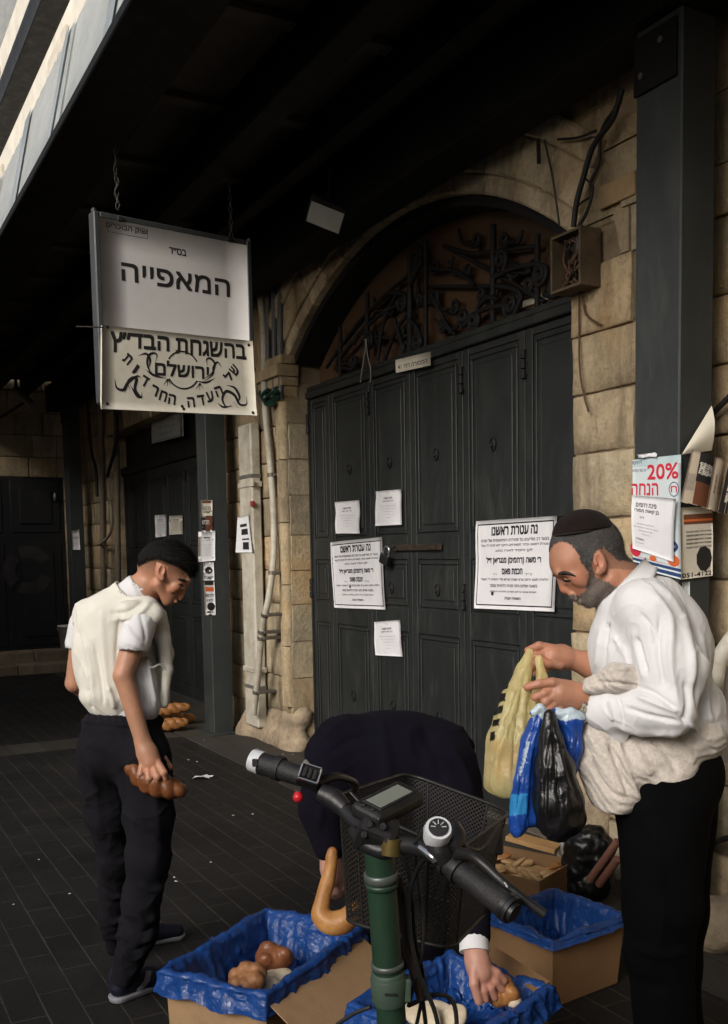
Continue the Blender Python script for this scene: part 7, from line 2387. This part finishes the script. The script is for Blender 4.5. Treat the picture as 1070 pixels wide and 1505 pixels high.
# handlebar
bar_pts = [(430, 1137, 1.53), (475, 1160, 1.50), (520, 1205, 1.44), (556, 1238, 1.375), (610, 1244, 1.335), (650, 1262, 1.30), (690, 1292, 1.265)]
T(bar_pts, 0.0115, M_BLK, 'handlebar', 16)
T([(381, 1121, 1.555), (400, 1127, 1.548), (445, 1142, 1.525)], [0.0168, 0.0172, 0.015], M_RUBG, 'grip', 18)
T([(405, 1128, 1.546), (414, 1131, 1.542)], [0.0195, 0.0195], M_RUBG, 'grip_ring', 18)
T([(371, 1117, 1.560), (385, 1122, 1.553)], [0.0178, 0.0186], M_SILV, 'throttle_cap', 18)
MB().box(P(375, 1121, 1.538), (0.009, 0.004, 0.012), Matrix((CR, CF, CU)).transposed(), 0.001).build('throttle_mark', M_BLK, bike)
T([(655, 1266, 1.292), (700, 1299, 1.262), (752, 1338, 1.222)], [0.0150, 0.0158, 0.0160], M_RUBG, 'grip', 18)
for t_ in (0.03, 0.2, 0.93, 0.99):
    a, b = P(655, 1266, 1.292), P(752, 1338, 1.222)
    q = a.lerp(b, t_); d_ = (b - a).normalized()
    MB().tube([q - d_ * 0.003, q + d_ * 0.003], 0.0178, 18).build('grip_ring', M_BLK, bike)
T([(744, 1334, 1.225), (757, 1343, 1.217)], [0.0135, 0.0120], M_BLK, 'bar_end', 16)
# left switch box with a silver bezel, red horn button, brake lever
def panel(cx, cy, d, w_, h_, th, ang, nm, m, tilt=0.6, bev=0.003):
    a = rad(ang)
    e1 = CR * math.cos(a) + CU * math.sin(a)
    n_ = (CU * math.sin(tilt) - CF * math.cos(tilt))
    n_ = (n_ - e1 * n_.dot(e1)).normalized()
    e2 = n_.cross(e1)
    Rm = Matrix((e1, e2, n_)).transposed()
    return MB().box(P(cx, cy, d), (w_, h_, th), Rm, bev, seg=2), Rm
mb, Rm = panel(455, 1141, 1.485, 0.034, 0.030, 0.020, -18, 'x', None)
sw = mb.build('switch_box', M_BLK, bike)
e1, e2, n_ = Rm.col[0], Rm.col[1], Rm.col[2]
c0 = P(455, 1138, 1.475) + n_ * 0.004
mb = MB()
for s in (-1, 1):
    mb.box(c0 + e2 * 0.0125 * s, (0.030, 0.0026, 0.004), Rm, 0.0008); mb.box(c0 + e1 * 0.0145 * s, (0.0026, 0.0224, 0.004), Rm, 0.0008)
mb.build('bezel', M_CHR, sw)
for s in (-1, 0, 1):
    MB().box(c0 + e1 * 0.0075 * s, (0.0055, 0.016, 0.004), Rm, 0.001).build('button', M_RUBG, sw)
MB().tube([P(438, 1165, 1.475), P(438, 1178, 1.47)], [0.006, 0.004], 10).ball(P(438, 1172, 1.462), 0.0078).build('horn_button', mat('red_button', (0.42, 0.012, 0.02), 0.3), bike)
T([(452, 1124, 1.485), (447, 1120, 1.483)], [0.004, 0.005], M_CHR, 'bell_lever', 10)
T([(462, 1152, 1.49), (492, 1142, 1.52), (520, 1150, 1.58), (522, 1162, 1.62)], [0.010, 0.007, 0.006, 0.005], M_BLK, 'brake_lever', 10)
T([(470, 1165, 1.48), (490, 1175, 1.475), (508, 1190, 1.46)], [0.015, 0.017, 0.012], M_BLK, 'brake_mount', 12)
# display
dl = (P(608, 1158, 1.43) - P(541, 1192, 1.355)).normalized()
ds_ = (P(566, 1192, 1.345) - P(545, 1178, 1.365)); ds_ = (ds_ - dl * ds_.dot(dl)).normalized()
dnm = dl.cross(ds_)
if dnm.dot(CO - P(570, 1175, 1.38)) < 0: dnm = -dnm
Rd = Matrix((dl, ds_, dnm)).transposed()
if Rd.determinant() < 0: Rd = Matrix((dl, -ds_, dnm)).transposed()
dc_ = P(572, 1173, 1.385)
Ld = (P(612, 1153, 1.43) - P(533, 1196, 1.35)).length * 0.92
disp = MB().box(dc_ - dnm * 0.010, (Ld, 0.052, 0.024), Rd, 0.011, seg=4).build('display', M_BLK, bike)
MB().box(dc_ + dnm * 0.0025, (Ld * 0.74, 0.034, 0.0015), Rd, 0.001).build('screen_frame', M_RUBG, disp)
MB().box(dc_ + dnm * 0.0036, (Ld * 0.66, 0.0265, 0.001), Rd, 0.0005).build('screen', mat('lcd_screen', (0.19, 0.205, 0.175), 0.22, 0.08, 12, spec=0.6), disp)
for k in range(2):
    MB().ball(dc_ - dl * (Ld * 0.43) + ds_ * (0.008 - 0.016 * k) + dnm * 0.002, (0.004, 0.004, 0.002), None, 8, 6).build('button', M_RUBG, disp)
# clamp, bolts, the shifter with its silver dial
mb, Rm = panel(553, 1226, 1.362, 0.052, 0.042, 0.05, -22, 'x', None, 0.9, 0.010)
cl = mb.build('bar_clamp', M_BLK, bike)
mb = MB()
for dx, dy in ((-18, 2), (16, 10), (-10, -14), (10, -10)):
    q = P(553 + dx, 1224 + dy, 1.335)
    mb = MB().tube([q + CF * 0.01, q - CF * 0.003], 0.0045, 8); mb.build('bolt', M_RUBG, cl)
T([(520, 1222, 1.40), (535, 1238, 1.365), (560, 1250, 1.35), (580, 1246, 1.345)], [0.009, 0.012, 0.012, 0.008], M_BLK, 'clamp_band', 12)
T([(576, 1232, 1.345), (574, 1256, 1.345)], [0.0145, 0.0145], mat('brass_band', (0.10, 0.07, 0.02), 0.5, metal=0.5), 'cable_tie', 14)
sh = P(644, 1219, 1.272)
ax_ = (-CF * 0.72 + CU * 0.62 + CR * 0.05).normalized()
shf = MB().tube([sh - ax_ * 0.022, sh - ax_ * 0.004, sh + ax_ * 0.004], [0.017, 0.0185, 0.0165], 24).build('shifter', M_SILV, bike)
MB().tube([sh + ax_ * 0.0038, sh + ax_ * 0.0058], 0.0128, 24).build('shifter_dial', M_BLK, shf)
mb = MB()
e_ = ax_.orthogonal().normalized(); g_ = ax_.cross(e_)
for k in range(5):
    a = 0.5 + k * 0.75
    mb.tube([sh + ax_ * 0.0062 + (e_ * math.cos(a) + g_ * math.sin(a)) * 0.004, sh + ax_ * 0.0062 + (e_ * math.cos(a) + g_ * math.sin(a)) * 0.010], 0.0007, 4)
mb.build('dial_marks', M_SILV, shf)
T([(640, 1232, 1.285), (646, 1250, 1.285), (652, 1262, 1.288)], [0.014, 0.016, 0.015], M_BLK, 'shifter_mount', 14)
T([(618, 1246, 1.30), (634, 1258, 1.28), (640, 1268, 1.275)], [0.0045, 0.006, 0.003], M_CHR, 'clamp_tab', 10)
T([(663, 1250, 1.28), (672, 1230, 1.30), (668, 1215, 1.33)], [0.009, 0.012, 0.009], M_BLK, 'lever_body', 12)
T([(668, 1252, 1.27), (700, 1262, 1.27), (745, 1302, 1.25), (800, 1344, 1.24)], [0.009, 0.0065, 0.006, 0.0065], M_BLK, 'brake_lever', 12)
MB().tube([P(741, 1297, 1.238), P(746, 1304, 1.236)], 0.0022, 6).build('adjuster', M_CHR, bike)
# cables
for pts, r_ in (([(470, 1160, 1.49), (500, 1185, 1.50), (540, 1240, 1.46), (590, 1300, 1.42), (600, 1380, 1.42), (618, 1450, 1.44), (630, 1540, 1.46)], 0.0032),
                ([(515, 1165, 1.5), (560, 1215, 1.47), (600, 1280, 1.43), (610, 1380, 1.43), (622, 1450, 1.46), (600, 1560, 1.45)], 0.0028),
                ([(650, 1255, 1.3), (618, 1270, 1.36), (600, 1330, 1.40), (612, 1420, 1.41), (640, 1490, 1.42), (650, 1560, 1.43)], 0.0034),
                ([(700, 1258, 1.27), (660, 1230, 1.34), (625, 1215, 1.40), (612, 1260, 1.43), (622, 1380, 1.43), (600, 1480, 1.42)], 0.0028),
                ([(610, 1240, 1.32), (640, 1205, 1.38), (700, 1250, 1.5), (735, 1210, 1.62)], 0.0026),
                ([(545, 1480, 1.40), (520, 1490, 1.41), (495, 1506, 1.42)], 0.0030), ([(600, 1478, 1.42), (640, 1462, 1.44), (668, 1478, 1.45), (672, 1560, 1.45)], 0.0034)):
    T(pts, r_, M_BLK, 'cable', 8)
T([(585, 1290, 1.42), (592, 1340, 1.425), (602, 1400, 1.43), (618, 1470, 1.43)], [0.006, 0.008, 0.008, 0.005], mat('brown_cable_wrap', (0.035, 0.018, 0.012), 0.7, 0.3, 20, 0.3), 'cable_wrap', 10)
# basket: wire mesh panels with real holes in the material, rim and ribs as wires
tb = NT('wire_mesh')
uvn = tb.n('ShaderNodeUVMap'); uvn.uv_map = 'metric'
mx = None
for ang in (0.9, -0.9):
    mp = tb.n('ShaderNodeMapping'); mp.inputs['Rotation'].default_value = (0, 0, ang)
    tb.l(uvn.outputs[0], mp.inputs['Vector'])
    wv = tb.n('ShaderNodeTexWave'); wv.wave_profile = 'SIN'; wv.inputs['Scale'].default_value = 50.0; wv.inputs['Distortion'].default_value = 0.0
    tb.l(mp.outputs[0], wv.inputs['Vector'])
    if mx is None: mx = wv.outputs['Fac']
    else:
        mm = tb.n('ShaderNodeMath', operation='MAXIMUM'); tb.l(mx, mm.inputs[0]); tb.l(wv.outputs['Fac'], mm.inputs[1]); mx = mm.outputs[0]
al = tb.n('ShaderNodeMath', operation='GREATER_THAN'); al.inputs[1].default_value = 0.70
tb.l(mx, al.inputs[0])
tb.set(base=(0.014, 0.012, 0.010), rough=0.6, metal=0.0, spec=0.3, alpha=al.outputs[0])
M_MESH = tb.m
M_BWIRE = mat('basket_wire', (0.012, 0.011, 0.010), 0.5)
bk_ = {'nl': P(487, 1172, 1.60), 'nr': P(672, 1252, 1.46), 'fr': P(752, 1193, 1.80), 'fl': P(598, 1136, 1.94)}
bb_ = {'nl': P(500, 1352, 1.62), 'nr': P(662, 1396, 1.50), 'fr': P(716, 1340, 1.80), 'fl': P(600, 1310, 1.92)}
order = ['nl', 'nr', 'fr', 'fl']
def rounded(Q, r, n=5):
    out = []
    for i in range(4):
        a, b, c_ = Q[(i - 1) % 4], Q[i], Q[(i + 1) % 4]
        p0 = b + (a - b).normalized() * r; p1 = b + (c_ - b).normalized() * r
        for k in range(n + 1):
            t = k / n
            out.append(p0 * (1 - t) ** 2 + b * 2 * t * (1 - t) + p1 * t * t)
    return out
RT, RB = rounded([bk_[k] for k in order], 0.05), rounded([bb_[k] for k in order], 0.045)
bas = MB().tube(RT + [RT[0]], 0.0035, 8, cap=False).build('basket_rim', M_BWIRE, bike)
MB().tube(RB + [RB[0]], 0.003, 8, cap=False).build('bottom_wire', M_BWIRE, bas)
for k in (0, 5, 6, 11, 12, 17, 18, 23, 8, 2):
    MB().tube([RT[k], RB[k]], 0.0022, 6).build('rib', M_BWIRE, bas)
NQ = len(RT); rows = 6
V, F, UV = [], [], []
acc = [0.0]
for i in range(NQ): acc.append(acc[-1] + (RT[(i + 1) % NQ] - RT[i]).length)
for i in range(NQ + 1):
    for j in range(rows + 1):
        p = RT[i % NQ].lerp(RB[i % NQ], j / rows)
        V.append(p); UV.append((acc[i] * 1.0, (RT[i % NQ] - RB[i % NQ]).length * j / rows))
for i in range(NQ):
    for j in range(rows):
        a = i * (rows + 1) + j
        F.append((a, a + rows + 1, a + rows + 2, a + 1))
nb0 = len(V)
cenb = sum(RB, Vector()) / NQ
e1b = (bb_['nr'] - bb_['nl']).normalized(); e2b = (bb_['fl'] - bb_['nl']).normalized()
for q in RB + [cenb]:
    V.append(q); UV.append(((q - cenb).dot(e1b), (q - cenb).dot(e2b)))
for i in range(NQ): F.append((nb0 + i, nb0 + (i + 1) % NQ, nb0 + NQ))
mo = mesh_obj('basket_mesh', V, F, M_MESH, bas, smooth=True)
uvl = mo.data.uv_layers.new(name='metric')
for lp in mo.data.loops: uvl.data[lp.index].uv = UV[lp.vertex_index]
# basket badge plate and mount
MB().tube([P(556, 1300, 1.40), P(556, 1300, 1.52)], 0.012, 10).build('basket_mount', M_BLK, bike)
MB().box(P(727, 1235, 1.75), (0.03, 0.01, 0.05), Matrix((CR, CF, CU)).transposed(), 0.003).build('reflector', M_BLK, bas)
# below the picture: fork, wheels, frame
fwd = Vector(((bk_['fl'] - bk_['nl']).x, (bk_['fl'] - bk_['nl']).y, 0)).normalized()
sd_ = fwd.cross(Vector((0, 0, 1)))
hub = Vector((st_end.x, st_end.y, 0.24)) + fwd * 0.10
for s in (-1, 1): MB().tube([st_end + sd_ * 0.05 * s, hub + sd_ * 0.05 * s], 0.012, 8).build('fork', M_GREEN, bike)
def wheel(c):
    o = MB().tube([c + fwd * (0.222 * math.cos(a)) + Vector((0, 0, 0.222 * math.sin(a))) for a in np.linspace(0, 2 * math.pi, 41)], 0.018, 8, cap=False).build('wheel', RUB, bike)
    MB().tube([c - sd_ * 0.05, c + sd_ * 0.05], 0.018, 10).build('hub', M_BLK, o)
    for k in range(10):
        a = k * math.pi / 5
        MB().tube([c, c + fwd * (0.21 * math.cos(a)) + Vector((0, 0, 0.21 * math.sin(a)))], 0.0015, 4).build('spoke', M_CHR, o)
wheel(hub)
rear = hub - fwd * 0.95
wheel(rear)
MB().tube(catmull([st_end, st_end - fwd * 0.3 - Vector((0, 0, 0.08)), rear + fwd * 0.25 + Vector((0, 0, 0.03)), rear], 6), 0.022, 10).build('main_tube', M_GREEN, bike)

# ------------------------------------------------------------------ odds and ends
M_PLAST = mat('cement_render', (0.34, 0.265, 0.18), 0.95, 0.3, 6, 0.6, 60, dirt=(0.10, 0.075, 0.05), ds=5, da=0.8)
def lump(name, boxes, label, cat, m, h=0.012, amp=0.02, k=0.05, seed=0, fs=9):
    lo = np.min([np.array(b[0]) - b[1] for b in boxes] + [np.array(b[2]) - b[3] for b in boxes], 0) - 0.06
    hi = np.max([np.array(b[0]) + b[1] for b in boxes] + [np.array(b[2]) + b[3] for b in boxes], 0) + 0.06
    S = Sdf(lo, hi, h)
    for a, ra, b, rb in boxes: S.cap(a, ra, b, rb, k)
    V, F = S.mesh(2); V = crumple(V, F, amp, fs, seed); V = crumple(V, F, amp * 0.35, fs * 3.5, seed + 2)
    V[:, 2] = np.maximum(V[:, 2], 0.001)
    o = mesh_obj(name, V, [tuple(int(i) for i in q) for q in F], m, None, smooth=True)
    return tag(o, label, cat)
xa, xb = onY(358, 1080, YW - 0.08).x, XL - 0.04
lump('cement_plinth', [((xa - 0.02, YW - 0.03, 0.03), 0.11, (xa + 0.04, YW - 0.02, 0.16), 0.075), ((xa, YW + 0.03, 0.04), 0.10, (xb + 0.02, YW + 0.03, 0.05), 0.11), ((xa + 0.1, YW + 0.06, 0.16), 0.09, (xb, YW + 0.07, 0.26), 0.09)], 'crumbling cement skirt round the foot of the pier and the downpipe', 'plinth', M_PLAST, seed=3, amp=0.016, k=0.10, fs=7)
q = onY(1052, 1400, YW - 0.22)
lump('rough_stone', [((q.x, q.y, 0.09), 0.11, (q.x + 0.12, q.y + 0.04, 0.16), 0.10)], 'rough pale stone lying by the wall at the right edge', 'stone', M_PLAST, seed=8)
q = onY(880, 1230, YW - 0.06)
lump('cement_plinth', [((q.x - 0.1, q.y, 0.05), 0.13, (q.x - 0.1, q.y + 0.05, 0.30), 0.10), ((q.x + 0.35, q.y, 0.05), 0.12, (q.x + 0.3, q.y + 0.05, 0.32), 0.09)], 'stained cement lump at the wall foot behind the man', 'plinth', M_PLAST, seed=12)
# plank, bottle, rusty pipes behind the flatbread box
a, b = P(748, 1228, 4.55), P(820, 1248, 4.45)
d_ = (b - a).normalized(); e_ = d_.cross(Vector((0, 0, 1))).normalized()
MBp = MB().box((a + b) / 2, ((b - a).length, 0.10, 0.022), Matrix((d_, e_, d_.cross(e_) * -1)).transposed(), 0.002)
tag(MBp.build('wood_plank', mat_bread('fresh_plank', (0.50, 0.31, 0.13), (0.36, 0.2, 0.08), 5, 0.7)), 'light wooden plank lying behind the box of flatbread', 'plank')
bt = onZ(836, 1290, 0.0)
bo_ = thing('trash_bag', bt + Vector((-.1, .45, 0)), 'clear crumpled plastic bag beside the plank', 'plastic bag')
q = P(836, 1246, 4.5)
roll(q, (0.06, 0.05, 0.05), None, name='film', m=mat_plastic('clear_film', (0.35, 0.36, 0.37), 0.2, 0.2, 0.45, 1.5), seed=6, parent=bo_)
q = P(862, 1250, 4.35)
lump('black_sack', [((q.x, q.y, 0.12), 0.11, (q.x + .02, q.y, 0.26), 0.10)], 'black rubbish sack standing against the wall behind the bags', 'sack', BLK2, h=0.01, amp=0.025, seed=5, fs=14)
M_RPIPE = mat('reddish_pipe', (0.17, 0.075, 0.05), 0.6, 0.3, 12)
for k, (x0_, y0_, x1_, y1_, lb) in enumerate(((908, 1236, 866, 1294, 'reddish pipe slanting to the wall behind the low box, the upper of two'), (908, 1262, 880, 1300, 'reddish pipe slanting to the wall behind the low box, the lower of two'))):
    tag(MB().tube([P(x0_, y0_, 3.95), P(x1_, y1_, 4.05)], 0.016, 10).build('slanting_pipe', M_RPIPE), lb, 'pipe', 'reddish pipes behind the low box')
tag(MB().tube(catmull([onY(1112, 900, YW + 0.02), P(1098, 915, 3.55), P(1072, 945, 3.5), P(1056, 975, 3.5), P(1050, 1015, 3.52), onY(1049, 1050, YW + 0.02)], 6), 0.030, 12).build('pale_pipe', M_PVC), 'thick pale pipe bending behind the man at the right edge', 'pipe')
tag(MB().tube(catmull([P(1080, 985, 3.6), P(1066, 1020, 3.6), P(1058, 1080, 3.6), P(1064, 1120, 3.6)], 6), [0.05, 0.07, 0.06, 0.03], 12).build('hanging_rag', mat_cloth('grey_rag', (0.28, 0.25, 0.21))), 'grey rag hanging below the thick pale pipe', 'rag')
for pts, lb in (([(1040, 1268), (1050, 1240), (1075, 1230)], 'black cable low on the wall at the right edge'), ([(1046, 610), (1060, 595), (1085, 570)], 'black cable crossing the stones at the right edge above the flyers')):
    cable(pts, 0.012, YW - 0.05, lb)
# litter
M_LIT = PAPER
def scrap(px_, py_, w_, m, label, seed, group=None, z=0.012, cr=0.35):
    random.seed(seed)
    g = onZ(px_, py_, 0.0)
    if g.y > 2.63: g.z = 0.012
    n = 9
    V = []
    for i in range(n):
        a = 2 * math.pi * i / n
        r_ = w_ * random.uniform(0.45, 1.0)
        V.append(g + Vector((r_ * math.cos(a), r_ * math.sin(a), 0.002 + w_ * cr * random.random())))
    V.append(g + Vector((0, 0, 0.004 + w_ * cr * 0.7)))
    o = mesh_obj('litter_scrap', V, [(i, (i + 1) % n, n) for i in range(n)], m)
    return tag(o, label, 'litter', group)
scrap(296, 1145, 0.075, M_LIT, 'crumpled white tissue on the dark paving, largest of the litter', 1)
scrap(306, 1143, 0.045, M_LIT, 'white tissue scrap touching the largest one', 2)
scrap(404, 1094, 0.08, mat('red_wrapper', (0.25, 0.07, 0.06), 0.5, 0.5, 30), 'reddish wrapper on the pavement at the foot of the pier', 3)
bits = [(277, 1117), (290, 1120), (371, 1197), (343, 1199), (259, 1296), (103, 1314), (300, 1090), (379, 1103), (416, 1111), (372, 1108), (57, 1264), (310, 1268), (38, 1010), (430, 1112), (256, 1290), (20, 1330)]
for k, (x, y) in enumerate(bits):
    scrap(x, y, 0.011 if k < 6 else 0.0075, M_LIT if k % 3 else PAPER_OLD, 'tiny pale crumb of litter on the dark paving', 40 + k, 'tiny crumbs of litter on the paving', cr=0.2)
q = onZ(351, 1062, 0.0) + Vector((0, 0.1, 0))
lump('rubbish_heap', [((q.x, q.y, 0.06), 0.06, (q.x - .02, q.y + .02, 0.16), 0.05)], 'grey rubbish bundle wedged between the middle post and the downpipe', 'rubbish', mat_plastic('grey_film', (0.16, 0.17, 0.18), 0.3, 0.1), h=0.008, amp=0.02, seed=4, fs=18)
